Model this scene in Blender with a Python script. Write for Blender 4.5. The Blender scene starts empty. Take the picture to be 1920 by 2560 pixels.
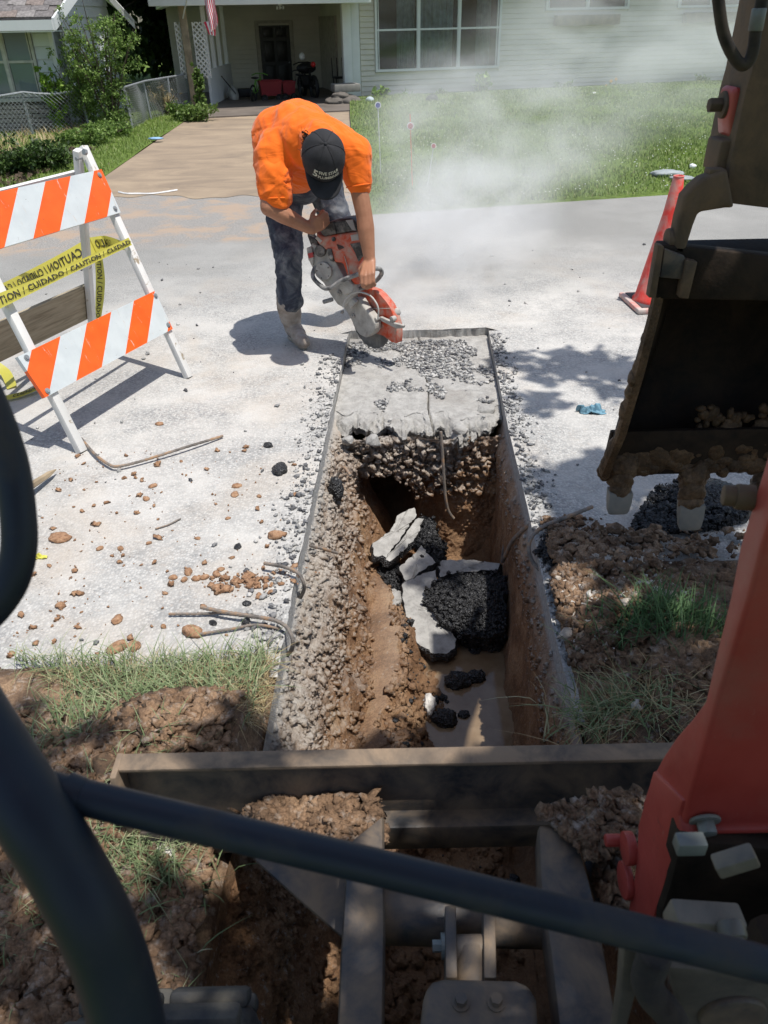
import bpy, bmesh, math, random
import numpy as np
from mathutils import Vector, Matrix, noise as mnoise
random.seed(7); rng = np.random.default_rng(7)
S = bpy.context.scene; COL = S.collection
# ---------------------------------------------------------------- camera
CH = 1.68; FP = 1923.0; PIT = math.radians(32.7); ROL = math.radians(1.2)
fw = Vector((0, math.cos(PIT), -math.sin(PIT))); up0 = Vector((0, math.sin(PIT), math.cos(PIT))); rt0 = Vector((1, 0, 0))
rt = rt0*math.cos(ROL)-up0*math.sin(ROL); up = up0*math.cos(ROL)+rt0*math.sin(ROL)
CP = Vector((0, 0, CH))
cd = bpy.data.cameras.new('camera'); cam = bpy.data.objects.new('camera', cd); COL.objects.link(cam)
cam.matrix_world = Matrix(((rt.x, up.x, -fw.x, 0), (rt.y, up.y, -fw.y, 0), (rt.z, up.z, -fw.z, CH), (0, 0, 0, 1)))
cd.sensor_fit = 'VERTICAL'; cd.sensor_height = 36; cd.sensor_width = 27; cd.lens = FP/2560*36
cd.clip_start = 0.05; cd.clip_end = 500
cd.dof.use_dof = True; cd.dof.focus_distance = 3.8; cd.dof.aperture_fstop = 9.0
S.camera = cam
# ---------------------------------------------------------------- light
SUNV = Vector((0.25, -0.15, 1.0)).normalized()
w = bpy.data.worlds.new('World'); S.world = w; w.use_nodes = True
nt = w.node_tree; bg = nt.nodes['Background']; sk = nt.nodes.new('ShaderNodeTexSky'); sk.sky_type = 'NISHITA'; sk.sun_disc = False
sk.sun_elevation = math.asin(SUNV.z); sk.sun_rotation = math.atan2(SUNV.x, SUNV.y); sk.air_density = 1.2; sk.dust_density = 1.5
nt.links.new(sk.outputs[0], bg.inputs[0]); bg.inputs[1].default_value = 0.115
sd = bpy.data.lights.new('sun', 'SUN'); sun = bpy.data.objects.new('sun', sd); COL.objects.link(sun)
sd.energy = 4.3; sd.angle = math.radians(0.55); sd.color = (1, .965, .91); sun.location = (3, -3, 12)
sun.rotation_euler = SUNV.to_track_quat('Z', 'Y').to_euler()
S.view_settings.view_transform = 'Standard'; S.view_settings.look = 'None'; S.view_settings.gamma = 1; S.view_settings.use_curve_mapping = False
S.view_settings.exposure = 0.20
S.cycles.max_bounces = 6; S.cycles.volume_bounces = 2; S.cycles.volume_step_rate = 2.0; S.cycles.volume_max_steps = 48
S.cycles.transparent_max_bounces = 8
# ---------------------------------------------------------------- rays: a photo pixel (1920x2560) meets a plane of the place
def ray(x, y): return fw+rt*((x-960)/FP)-up*((y-1280)/FP)
def G(x, y, z=0.0):
    d = ray(x, y); return CP+d*((z-CH)/d.z)
def YP(x, y, Y):
    d = ray(x, y); return CP+d*(Y/d.y)
def AX(x, y, a): return CP+ray(x, y)*a
def PL(x, y, p0, n):
    d = ray(x, y); return CP+d*((Vector(p0)-CP).dot(n)/d.dot(n))
# ---------------------------------------------------------------- tags
def tag(o, label=None, cat=None, group=None, kind=None):
    if label: o['label'] = label
    if cat: o['category'] = cat
    if group: o['group'] = group
    if kind: o['kind'] = kind
    return o
def empty(name, loc, label=None, cat=None, group=None, rz=0):
    o = bpy.data.objects.new(name, None); COL.objects.link(o); o.location = loc; o.rotation_euler = (0, 0, rz); o.empty_display_size = .1
    return tag(o, label, cat, group)
def wm(o):
    m = Matrix.LocRotScale(o.location, o.rotation_euler, None)
    return (wm(o.parent) @ o.matrix_parent_inverse @ m) if o.parent else m
def adopt(o, parent):
    o.parent = parent; o.matrix_parent_inverse = wm(parent).inverted(); return o
# ---------------------------------------------------------------- mesh builder
class MB:
    def __init__(s): s.v = []; s.f = []; s.m = []; s.k = 0
    def add(s, vs, fs, k=None):
        b = len(s.v); s.v += [tuple(v) for v in vs]; s.f += [tuple(b+i for i in f) for f in fs]; s.m += [s.k if k is None else k]*len(fs); return s
    def box(s, c, size, R=None, k=None):
        c = Vector(c); hx, hy, hz = [a/2 for a in size]; R = R or Matrix.Identity(3)
        vs = [c+R@Vector((x*hx, y*hy, z*hz)) for z in (-1, 1) for y in (-1, 1) for x in (-1, 1)]
        return s.add(vs, [(0, 2, 3, 1), (4, 5, 7, 6), (0, 1, 5, 4), (2, 6, 7, 3), (0, 4, 6, 2), (1, 3, 7, 5)], k)
    def bar(s, a, b, wx, wy, upv=(0, 0, 1), k=None):
        a, b = Vector(a), Vector(b); z = (b-a); L = z.length; z.normalize(); x = Vector(upv).cross(z)
        if x.length < 1e-4: x = Vector((1, 0, 0)).cross(z)
        x.normalize(); y = z.cross(x); R = Matrix((x, y, z)).transposed()
        return s.box((a+b)/2, (wx, wy, L), R, k)
    def tube(s, pts, r, n=10, cap=True, k=None, flat=None):
        pts = [Vector(p) for p in pts]; N = len(pts); rs = r if hasattr(r, '__len__') else [r]*N
        ref = None; vs = []
        for i, p in enumerate(pts):
            t = (pts[min(i+1, N-1)]-pts[max(i-1, 0)]).normalized()
            if ref is None: ref = t.orthogonal().normalized()
            ref = (ref-t*ref.dot(t)).normalized(); bi = t.cross(ref)
            for j in range(n):
                a = 2*math.pi*j/n; vs.append(p+(ref*math.cos(a)+bi*math.sin(a))*rs[i])
        fs = [(i*n+j, i*n+(j+1) % n, (i+1)*n+(j+1) % n, (i+1)*n+j) for i in range(N-1) for j in range(n)]
        if cap: fs += [tuple(range(n))[::-1], tuple((N-1)*n+j for j in range(n))]
        return s.add(vs, fs, k)
    def prism(s, poly, d, k=None):      # poly: list of 3-D points, d: extrusion vector
        d = Vector(d); poly = [Vector(p) for p in poly]; n = len(poly)
        nn = sum(((poly[i]-poly[0]).cross(poly[(i+1) % n]-poly[0]) for i in range(n)), Vector())
        if nn.dot(d) > 0: poly = poly[::-1]
        vs = poly+[p+d for p in poly]
        return s.add(vs, [tuple(range(n)), tuple(range(2*n-1, n-1, -1))]+[(i, n+i, n+(i+1) % n, (i+1) % n) for i in range(n)], k)
    def cyl(s, c, ax, r, h, n=16, r2=None, k=None):
        ax = Vector(ax).normalized(); c = Vector(c); return s.tube([c-ax*h/2, c+ax*h/2], [r, r if r2 is None else r2], n, True, k)
    def ell(s, c, rad, R=None, n=10, m=7, k=None):
        c = Vector(c); R = R or Matrix.Identity(3); rad = rad if hasattr(rad, '__len__') else (rad,)*3
        vs = [c+R@Vector((0, 0, -rad[2]))]
        for i in range(1, m):
            ph = -math.pi/2+math.pi*i/m
            for j in range(n):
                th = 2*math.pi*j/n; vs.append(c+R@Vector((rad[0]*math.cos(ph)*math.cos(th), rad[1]*math.cos(ph)*math.sin(th), rad[2]*math.sin(ph))))
        vs.append(c+R@Vector((0, 0, rad[2]))); L = len(vs)-1
        fs = [(0, 1+(j+1) % n, 1+j) for j in range(n)]+[(1+(i-1)*n+j, 1+(i-1)*n+(j+1) % n, 1+i*n+(j+1) % n, 1+i*n+j) for i in range(1, m-1) for j in range(n)]
        fs += [(L, 1+(m-2)*n+j, 1+(m-2)*n+(j+1) % n) for j in range(n)]
        return s.add(vs, fs, k)
    def cap2(s, a, b, ra, rb, n=12):    # tapered capsule
        a, b = Vector(a), Vector(b); t = (b-a).normalized(); P = []; Rr = []
        for i in range(5): q = math.pi/2*i/4; P.append(a-t*ra*math.cos(q)); Rr.append(max(ra*math.sin(q), 1e-4))
        for i in range(5): q = math.pi/2*i/4; P.append(b+t*rb*math.sin(q)); Rr.append(max(rb*math.cos(q), 1e-4))
        return s.tube(P, Rr, n, True)
    def mesh(s, name, mats, smooth=False, bevel=0, seg=2, ang=35):
        me = bpy.data.meshes.new(name); me.from_pydata(s.v, [], s.f)
        mats = mats if isinstance(mats, (list, tuple)) else [mats]
        for m_ in mats: me.materials.append(m_)
        if len(mats) > 1: me.polygons.foreach_set('material_index', s.m)
        if bevel:
            bm = bmesh.new(); bm.from_mesh(me)
            bmesh.ops.bevel(bm, geom=[e for e in bm.edges if len(e.link_faces) == 2 and e.calc_face_angle(0) > math.radians(ang)], offset=bevel, segments=seg, profile=.5, affect='EDGES', clamp_overlap=True)
            bm.to_mesh(me); bm.free()
        if smooth or bevel:
            me.polygons.foreach_set('use_smooth', [True]*len(me.polygons)); me.set_sharp_from_angle(angle=math.radians(40))
        me.update(); return me
    def build(s, name, mats, parent=None, smooth=False, bevel=0, seg=2, label=None, ang=35):
        o = bpy.data.objects.new(name, s.mesh(name, mats, smooth, bevel, seg, ang)); COL.objects.link(o)
        if label: o['label'] = label
        if parent: adopt(o, parent)
        return o
def npmesh(name, V, F, mat, parent=None, smooth=True, midx=None):
    me = bpy.data.meshes.new(name); V = np.asarray(V, np.float32); F = np.asarray(F, np.int32); k = F.shape[1]
    me.vertices.add(len(V)); me.vertices.foreach_set('co', V.ravel()); me.loops.add(F.size); me.loops.foreach_set('vertex_index', F.ravel())
    me.polygons.add(len(F)); me.polygons.foreach_set('loop_start', np.arange(0, F.size, k, dtype=np.int32)); me.polygons.foreach_set('loop_total', np.full(len(F), k, np.int32))
    for m_ in (mat if isinstance(mat, (list, tuple)) else [mat]): me.materials.append(m_)
    if midx is not None: me.polygons.foreach_set('material_index', np.asarray(midx, np.int32))
    me.update(calc_edges=True); me.validate()
    if smooth: me.polygons.foreach_set('use_smooth', np.ones(len(F), bool))
    o = bpy.data.objects.new(name, me); COL.objects.link(o)
    if parent: adopt(o, parent)
    return o
def grid_faces(nu, nv):
    i, j = np.meshgrid(np.arange(nu-1), np.arange(nv-1), indexing='ij'); a = (i*nv+j).ravel()
    return np.stack([a, a+nv, a+nv+1, a+1], 1)
def link_copy(o, parent=None):
    c = o.copy(); COL.objects.link(c)
    if parent: c.parent = parent
    for ch in list(o.children): link_copy(ch, c)
    return c
# ---------------------------------------------------------------- numpy noise
def _h(ix, iy, iz, s):
    n = (ix.astype(np.uint32)*np.uint32(374761393)+iy.astype(np.uint32)*np.uint32(668265263)+iz.astype(np.uint32)*np.uint32(2147483647)+np.uint32(s*974634777 & 0xffffffff))
    n = (n ^ (n >> np.uint32(13)))*np.uint32(1274126177); n = n ^ (n >> np.uint32(16)); n = (n*np.uint32(2246822519)); n ^= n >> np.uint32(15)
    return n.astype(np.float64)/4294967295.0
def vn(P, sc, seed=0):
    Q = P*sc; I = np.floor(Q).astype(np.int64); f = Q-I; f = f*f*(3-2*f); r = 0
    for dx in (0, 1):
        for dy in (0, 1):
            for dz in (0, 1):
                wgt = (f[:, 0] if dx else 1-f[:, 0])*(f[:, 1] if dy else 1-f[:, 1])*(f[:, 2] if dz else 1-f[:, 2])
                r = r+wgt*_h(I[:, 0]+dx, I[:, 1]+dy, I[:, 2]+dz, seed)
    return r
def fbm(P, sc, o=4, seed=0, g=.5):
    r = 0; a = 1; t = 0
    for i in range(o): r = r+a*vn(P, sc*2**i, seed+i*17); t += a; a *= g
    return r/t-.5
def worley(P, sc, seed=0, jit=.9):
    Q = P*sc; I = np.floor(Q).astype(np.int64); f1 = np.full(len(P), 9.); f2 = np.full(len(P), 9.); idv = np.zeros(len(P))
    for dx in (-1, 0, 1):
        for dy in (-1, 0, 1):
            for dz in (-1, 0, 1):
                J = I+np.array([dx, dy, dz]); h = [_h(J[:, 0], J[:, 1], J[:, 2], seed+k*31) for k in range(3)]
                d = sum((Q[:, k]-J[:, k]-.5-(h[k]-.5)*jit)**2 for k in range(3))**.5
                m_ = d < f1; f2 = np.where(m_, f1, np.minimum(f2, d)); idv = np.where(m_, h[0], idv); f1 = np.where(m_, d, f1)
    return f1, f2, idv
# ---------------------------------------------------------------- materials
class NT:
    def __init__(s, name):
        s.m = bpy.data.materials.new(name); s.m.use_nodes = True; s.t = s.m.node_tree; s.b = s.t.nodes['Principled BSDF']; s.co = None
    def n(s, ty, **kw):
        x = s.t.nodes.new(ty)
        for k_, v in kw.items():
            if isinstance(k_, str) and hasattr(x, k_) and k_ not in ('inputs',): setattr(x, k_, v)
        return x
    def l(s, a, b): s.t.links.new(a, b)
    def coord(s, sc=(1, 1, 1), rot=(0, 0, 0)):
        if not s.co: s.co = s.n('ShaderNodeTexCoord')
        if tuple(sc) == (1, 1, 1) and tuple(rot) == (0, 0, 0): return s.co.outputs['Object']
        m_ = s.n('ShaderNodeMapping'); m_.inputs['Scale'].default_value = sc; m_.inputs['Rotation'].default_value = rot; s.l(s.co.outputs['Object'], m_.inputs[0]); return m_.outputs[0]
    def pos(s):
        g = s.n('ShaderNodeNewGeometry'); return g.outputs['Position']
    def noise(s, sc, det=4, rough=.55, co=None, dist=0):
        x = s.n('ShaderNodeTexNoise'); x.inputs['Scale'].default_value = sc; x.inputs['Detail'].default_value = det; x.inputs['Roughness'].default_value = rough; x.inputs['Distortion'].default_value = dist
        s.l(co if co is not None else s.coord(), x.inputs['Vector']); return x.outputs['Fac']
    def vor(s, sc, feat='F1', out='Distance', co=None, rnd=1):
        x = s.n('ShaderNodeTexVoronoi'); x.feature = feat; x.inputs['Scale'].default_value = sc; x.inputs['Randomness'].default_value = rnd
        s.l(co if co is not None else s.coord(), x.inputs['Vector']); return x.outputs[out]
    def ramp(s, f, stops, interp='LINEAR'):
        x = s.n('ShaderNodeValToRGB'); cr = x.color_ramp; cr.interpolation = interp
        while len(cr.elements) < len(stops): cr.elements.new(.5)
        for e, (p, c) in zip(cr.elements, stops):
            e.position = p; e.color = (c, c, c, 1) if not hasattr(c, '__len__') else (*c[:3], 1)
        s.l(f, x.inputs[0]); return x.outputs[0]
    def mix(s, f, a, b, mode='MIX'):
        x = s.n('ShaderNodeMix'); x.data_type = 'RGBA'; x.blend_type = mode
        for v, i in ((f, 0), (a, 6), (b, 7)):
            if isinstance(v, (int, float)): x.inputs[i].default_value = v if i == 0 else (v, v, v, 1)
            elif isinstance(v, (tuple, list)): x.inputs[i].default_value = (*v[:3], 1)
            else: s.l(v, x.inputs[i])
        return x.outputs[2]
    def math(s, op, a, b=0, c=0):
        x = s.n('ShaderNodeMath'); x.operation = op
        for i, v in enumerate((a, b, c)):
            if isinstance(v, (int, float)): x.inputs[i].default_value = v
            else: s.l(v, x.inputs[i])
        return x.outputs[0]
    def sep(s, v):
        x = s.n('ShaderNodeSeparateXYZ'); s.l(v, x.inputs[0]); return x.outputs
    def attr(s, name):
        x = s.n('ShaderNodeAttribute'); x.attribute_name = name; return x.outputs['Color']
    def bump(s, h, st=.5, dist=.01):
        x = s.n('ShaderNodeBump'); x.inputs['Strength'].default_value = st; x.inputs['Distance'].default_value = dist
        s.l(h, x.inputs['Height'])
        if getattr(s, 'lastb', None): s.l(s.lastb, x.inputs['Normal'])
        s.lastb = x.outputs[0]; s.l(x.outputs[0], s.b.inputs['Normal']); return s
    def col(s, c):
        if isinstance(c, (tuple, list)): s.b.inputs['Base Color'].default_value = (*c[:3], 1)
        else: s.l(c, s.b.inputs['Base Color'])
        return s
    def rough(s, v):
        if isinstance(v, (int, float)): s.b.inputs['Roughness'].default_value = v
        else: s.l(v, s.b.inputs['Roughness'])
        return s
    def metal(s, v): s.b.inputs['Metallic'].default_value = v; return s
    def spec(s, v): s.b.inputs['Specular IOR Level'].default_value = v; return s
def simple(name, c, r=.6, var=.15, sc=8, bump=0, bsc=60, metal=0, spec=.4, dirt=None, dsc=5, damt=.5):
    m_ = NT(name); n1 = m_.noise(sc, 5); c2 = tuple(x*(1-var*1.6) for x in c); c3 = tuple(min(1, x*(1+var)) for x in c)
    colr = m_.ramp(n1, [(.3, c2), (.7, c3)])
    if dirt:
        f = m_.ramp(m_.noise(dsc, 8, .65, dist=.4), [(.55-.25*damt, 0.), (.72-.1*damt, 1.)]); colr = m_.mix(f, colr, dirt)
        m_.rough(m_.ramp(f, [(0, r), (1, .85)]))
    else: m_.rough(r)
    m_.col(colr).metal(metal).spec(spec)
    if bump: m_.bump(m_.noise(bsc, 4, .6), bump, .004)
    return m_.m
# ================================================================ materials of the setting
def island(m_): return m_.n('ShaderNodeNewGeometry').outputs['Random Per Island']
m_ = NT('dusty_asphalt'); P = m_.pos(); sx, sy, sz = m_.sep(P)
ds = m_.n('ShaderNodeVectorMath'); ds.operation = 'DISTANCE'; m_.l(P, ds.inputs[0]); ds.inputs[1].default_value = (.3, 3.3, 0)
wob = m_.noise(.9, 5, .6, P); f = m_.math('ADD', m_.math('MULTIPLY', ds.outputs['Value'], .23), m_.math('MULTIPLY', m_.math('SUBTRACT', wob, .5), .55))
dust = m_.ramp(f, [(.42, 1.), (.95, 0.)])
far = m_.ramp(m_.noise(150, 3, .75, P), [(.3, (.13, .128, .122)), (.5, (.25, .245, .23)), (.72, (.40, .39, .365))])
vr = m_.vor(95, co=P); vc = m_.vor(95, out='Color', co=P)
stone = m_.ramp(m_.sep(vc)[0], [(0, (.30, .295, .285)), (.5, (.42, .41, .39)), (.85, (.52, .51, .485)), (1, (.38, .35, .32))])
near = m_.mix(m_.ramp(vr, [(.42, 0.), (.72, .55)]), stone, (.22, .22, .215))
powder = m_.ramp(m_.noise(2.3, 9, .68, P), [(.40, 0.), (.62, .8)])
near = m_.mix(powder, near, (.53, .51, .475))
tan = m_.ramp(m_.noise(1.4, 7, .62, P, .5), [(.50, 0.), (.70, .6)])
near = m_.mix(tan, near, (.46, .395, .325))
grim = m_.ramp(m_.noise(3.7, 8, .7, P, .8), [(.60, 0.), (.74, .5)]); near = m_.mix(grim, near, (.36, .355, .35))
farp = m_.mix(m_.ramp(m_.noise(.8, 6, .6, P), [(.45, 0.), (.7, .6)]), far, (.36, .35, .33))
sx2, sy2, sz2 = m_.sep(P); e_ = m_.math('SUBTRACT', m_.math('SUBTRACT', sy2, m_.math('MULTIPLY', sx2, .213)), 7.35); e_ = m_.math('ADD', e_, m_.math('MULTIPLY', m_.math('SUBTRACT', m_.noise(2.2, 8, .7, P), .5), .9)); am = m_.ramp(e_, [(0, 0.), (.28, 1.)]); am = m_.math('MULTIPLY', am, m_.ramp(m_.math('MULTIPLY', m_.math('ADD', sx2, 5), .2), [(.98, 1.), (1.0, 0.)]))
agc = m_.ramp(m_.noise(70, 4, .8, P), [(.3, (.13, .125, .12)), (.5, (.27, .255, .235)), (.75, (.46, .435, .40))]); agc = m_.mix(m_.ramp(m_.noise(2.3, 8, .66, P, .5), [(.47, 0.), (.60, .75)]), agc, (.38, .28, .20))
fin = m_.mix(dust, farp, near); m_.col(m_.mix(am, fin, agc)).rough(.92).spec(.15)
hb = m_.math('MULTIPLY', m_.ramp(vr, [(.1, 1.), (.7, 0.)]), m_.math('SUBTRACT', 1, m_.math('MULTIPLY', powder, .75)))
m_.bump(m_.noise(20, 5, .6, P), .25, .01); m_.bump(hb, .55, .006); M_ROAD = m_.m
m_ = NT('driveway_concrete'); P = m_.pos(); mp = m_.n('ShaderNodeMapping'); mp.inputs['Scale'].default_value = (.7, 1.25, 1); m_.l(P, mp.inputs[0])
c1 = m_.ramp(m_.noise(1.3, 9, .68, mp.outputs[0], .8), [(.34, (.22, .17, .125)), (.5, (.30, .23, .16)), (.68, (.39, .30, .205))])
c1 = m_.mix(m_.ramp(m_.noise(150, 3, .7, P), [(.4, 0.), (.7, .45)]), c1, (.17, .15, .13)); m_.col(c1).rough(.9).spec(.2).bump(m_.noise(120, 3, .6, P), .4, .003); M_DRIVE = m_.m
m_ = NT('gravelly_apron'); P = m_.pos()
c1 = m_.ramp(m_.noise(90, 3, .8, P), [(.3, (.16, .155, .15)), (.55, (.33, .31, .28)), (.75, (.52, .49, .44))])
c1 = m_.mix(m_.ramp(m_.noise(1.3, 6, .6, P, .5), [(.5, 0.), (.62, .75)]), c1, (.40, .28, .19)); m_.col(c1).rough(.95).bump(m_.noise(90, 3, .8, P), .7, .008); M_APRON = m_.m
m_ = NT('lawn_soil'); P = m_.pos()
m_.col(m_.ramp(m_.noise(9, 6, .7, P), [(.3, (.09, .14, .03)), (.6, (.14, .20, .045)), (.8, (.19, .22, .075))])).rough(.95).spec(.1).bump(m_.noise(60, 4, .7, P), .8, .02); M_LAWN = m_.m
def soil_mat(name, dark, mid, light, dust=0., clod=70, wet=.85):
    m_ = NT(name); P = m_.pos()
    a = m_.ramp(m_.noise(7, 9, .68, P, .4), [(.32, dark), (.5, mid), (.68, light)])
    r2 = m_.ramp(m_.noise(clod*1.6, 5, .7, P), [(.35, .55), (.62, 1.12)]); a = m_.mix(1., a, r2, 'MULTIPLY')
    if dust: a = m_.mix(m_.ramp(m_.noise(26, 8, .7, P), [(.62-dust*.35, 0.), (.80-dust*.2, .85)]), a, (.50, .46, .41))
    m_.col(a).rough(wet).spec(.3).bump(m_.noise(clod, 6, .7, P), .6, .012); return m_
M_SOIL = soil_mat('brown_soil', (.085, .055, .036), (.20, .128, .08), (.36, .24, .145), .2).m
M_SOILD = soil_mat('dark_topsoil', (.035, .026, .02), (.075, .052, .037), (.16, .11, .07), .05).m
# trench: white concrete dust at the top, clay further down
m_ = NT('trench_earth'); P = m_.pos(); sx, sy, sz = m_.sep(P)
zz = m_.math('ADD', sz, m_.math('MULTIPLY', m_.math('SUBTRACT', m_.noise(3.1, 7, .65, P), .5), .50)); zz = m_.math('SUBTRACT', zz, m_.math('MULTIPLY', m_.ramp(sx, [(.33, 0.), (.42, 1.)]), .20)); yk = m_.ramp(m_.math('MULTIPLY', sy, .25), [(.28, 0.), (.42, 1.)])
clay = m_.ramp(m_.noise(6, 9, .68, P, .5), [(.3, (.13, .068, .036)), (.46, (.28, .15, .075)), (.58, (.40, .235, .125)), (.72, (.48, .33, .20))])
clay = m_.mix(1., clay, m_.ramp(m_.noise(120, 5, .75, P), [(.35, .6), (.62, 1.15)]), 'MULTIPLY')
rub = m_.ramp(m_.noise(28, 8, .72, P), [(.32, (.24, .165, .115)), (.44, (.40, .32, .25)), (.57, (.56, .50, .44)), (.75, (.65, .61, .555))])
band = m_.ramp(m_.math('ADD', zz, 1.), [(.60, 0.), (.74, .5), (.90, 1.)])
band = m_.math('MULTIPLY', band, yk); a = m_.mix(band, clay, rub)
cut = m_.ramp(m_.math('ADD', sz, 1.), [(.905, 0.), (.93, 1.)])
cc = m_.ramp(m_.noise(60, 6, .7, P), [(.35, (.34, .33, .32)), (.6, (.52, .51, .49))]); cut = m_.math('MULTIPLY', cut, yk); a = m_.mix(cut, a, cc)
sp = m_.ramp(m_.noise(45, 6, .7, P), [(.58, 0.), (.66, .8)]); a = m_.mix(m_.math('MULTIPLY', sp, m_.ramp(m_.math('ADD', sz, 1.), [(.32, .12), (.6, .8)])), a, (.55, .51, .46))
nz = m_.sep(m_.n('ShaderNodeNewGeometry').outputs['Normal'])[2]; a = m_.mix(m_.math('MULTIPLY', m_.ramp(nz, [(.45, 0.), (.85, .55)]), m_.math('MULTIPLY', m_.ramp(m_.math('ADD', sz, 1.), [(.40, 0.), (.62, 1.)]), yk)), a, (.57, .52, .455))
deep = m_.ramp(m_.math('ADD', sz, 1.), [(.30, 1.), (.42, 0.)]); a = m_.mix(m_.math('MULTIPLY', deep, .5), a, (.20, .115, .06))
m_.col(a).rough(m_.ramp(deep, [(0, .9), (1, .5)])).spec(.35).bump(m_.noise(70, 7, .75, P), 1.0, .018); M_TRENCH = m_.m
m_ = NT('concrete_slab'); P = m_.pos()
a = m_.ramp(m_.noise(16, 10, .78, P, .4), [(.3, (.27, .26, .245)), (.46, (.40, .385, .36)), (.58, (.49, .475, .445)), (.75, (.56, .545, .51))])
a = m_.mix(m_.ramp(m_.noise(3, 6, .6, P), [(.52, 0.), (.7, .55)]), a, (.30, .27, .235))
m_.col(a).rough(.93).spec(.2).bump(m_.noise(40, 8, .78, P), 1.0, .016); M_CONC = m_.m
m_ = NT('black_asphalt'); P = m_.pos(); v = m_.vor(120, co=P); isl = island(m_)
a = m_.ramp(m_.noise(150, 4, .7, P), [(.35, (.012, .012, .013)), (.6, (.035, .035, .037)), (.85, (.12, .12, .12))])
m_.col(a).rough(.45).spec(.5).bump(m_.ramp(v, [(.1, 1.), (.7, 0.)]), .8, .008); M_BLK = m_.m
m_ = NT('grey_gravel'); isl = island(m_); m_.col(m_.ramp(isl, [(0, (.07, .07, .075)), (.3, (.17, .17, .175)), (.6, (.33, .325, .31)), (1, (.50, .485, .46))])).rough(.85); M_GRAV = m_.m
m_ = NT('dusty_rubble'); isl = island(m_); P = m_.pos(); a = m_.ramp(isl, [(0, (.26, .19, .13)), (.3, (.42, .35, .28)), (.65, (.55, .51, .455)), (1, (.62, .59, .55))]); m_.col(m_.mix(1., a, m_.ramp(m_.noise(70, 5, .7, P), [(.3, .65), (.6, 1.05)]), 'MULTIPLY')).rough(.93).bump(m_.noise(90, 4, .7, P), .5, .005); M_RUB = m_.m
m_ = NT('orange_clod'); P = m_.pos(); m_.col(m_.ramp(m_.noise(60, 6, .7, P), [(.3, (.14, .075, .042)), (.5, (.30, .165, .09)), (.7, (.44, .29, .18))])).rough(.9).bump(m_.noise(90, 4, .7, P), .7, .006); M_ORG = m_.m
m_ = NT('muddy_water'); P = m_.pos(); m_.col(m_.ramp(m_.noise(5, 5, .6, P), [(.35, (.16, .105, .06)), (.65, (.27, .20, .13))])).rough(.09).spec(.5).bump(m_.noise(14, 2, .5, P), .06, .004); M_WATER = m_.m
M_CLOD = soil_mat('clay_clods', (.085, .055, .036), (.22, .135, .08), (.40, .26, .16), .25, 90).m
def leaf_mat(name, cs, trans=.25, rough=.5):
    m_ = NT(name); isl = island(m_); m_.col(m_.ramp(isl, cs)).rough(rough).spec(.3)
    m_.b.inputs['Transmission Weight'].default_value = 0
    t = m_.n('ShaderNodeBsdfTranslucent'); x = m_.n('ShaderNodeMixShader'); x.inputs[0].default_value = trans; m_.l(m_.ramp(isl, cs), t.inputs[0])
    o = [q for q in m_.t.nodes if q.type == 'OUTPUT_MATERIAL'][0]; m_.l(m_.b.outputs[0], x.inputs[1]); m_.l(t.outputs[0], x.inputs[2]); m_.l(x.outputs[0], o.inputs[0]); return m_.m
M_GRASS = leaf_mat('lawn_grass', [(0, (.10, .155, .03)), (.5, (.16, .235, .05)), (.85, (.22, .30, .075)), (1, (.36, .35, .17))], .25)
M_GRASSD = leaf_mat('dusty_verge_grass', [(0, (.11, .16, .07)), (.5, (.19, .25, .115)), (.8, (.28, .33, .18)), (1, (.42, .38, .24))], .15, .8)
M_STRAW = leaf_mat('dry_straw', [(0, (.24, .18, .09)), (.5, (.38, .29, .15)), (1, (.50, .42, .25))], .15, .7)
# ================================================================ ground, road, drive, lawn
EL = [(-.2, -.40), (1.05, -.39), (1.42, -.345), (2.2, -.322), (3.5, -.262), (4.4, -.215), (4.75, -.20)]
ER = [(-.2, .52), (1.4, .53), (1.87, .541), (2.62, .582), (3.33, .609), (4.64, .684), (4.75, .69)]
def L(y): return np.interp(y, [a for a, b in EL], [b for a, b in EL])
def R_(y): return np.interp(y, [a for a, b in ER], [b for a, b in ER])
def road_far(x): return 8.23+.213*x
YV = 1.70   # where the verge meets the road
def strip(xa, xb, ya, yb, ny=40, nx=8):
    V = []
    for i in range(nx):
        for j in range(ny):
            s_, t_ = i/(nx-1), j/(ny-1)
            y0 = ya if not callable(ya) else 0; x_a = None
            yy = None
            if callable(yb): y1 = None
            V.append((s_, t_))
    return V
def quadpatch(fn, nu, nv):
    u, v = np.meshgrid(np.linspace(0, 1, nu), np.linspace(0, 1, nv), indexing='ij'); return fn(u.ravel(), v.ravel()), grid_faces(nu, nv)
Vs, Fs, off = [], [], 0
def addp(fn, nu, nv):
    global off
    V, F = quadpatch(fn, nu, nv); Vs.append(V); Fs.append(F+off); off += len(V)
def f1(u, v):
    y = YV+v*(4.72-YV); x = L(y)*u+(-14)*(1-u)**1; e = (rng.random(len(y))-.5)*.006*(u > .999); return np.stack([x+e, y, 0*x], 1)
def f2(u, v):
    y0 = 1.5; y = y0+v*(4.72-y0); x = R_(y)+u*(16-R_(y)); return np.stack([x, y, 0*x], 1)
def f3(u, v):
    x = -14+u*30; jg = np.where((x > -.2) & (x < .68), .03+.06*fbm(np.stack([x, 0*x, 0*x], 1), 8, 4, 3)*2, 0)*(v < .001); y = 4.72+jg+v*(road_far(x)-4.72); return np.stack([x, y, 0*x], 1)
def f4(u, v):
    x = -3.47+u*3.39; y0 = road_far(x)-.002; return np.stack([x, y0+v*(9.55-y0), 0*x], 1)
addp(f4, 40, 12); addp(f1, 30, 90); addp(f2, 30, 90); addp(f3, 420, 12)
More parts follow.
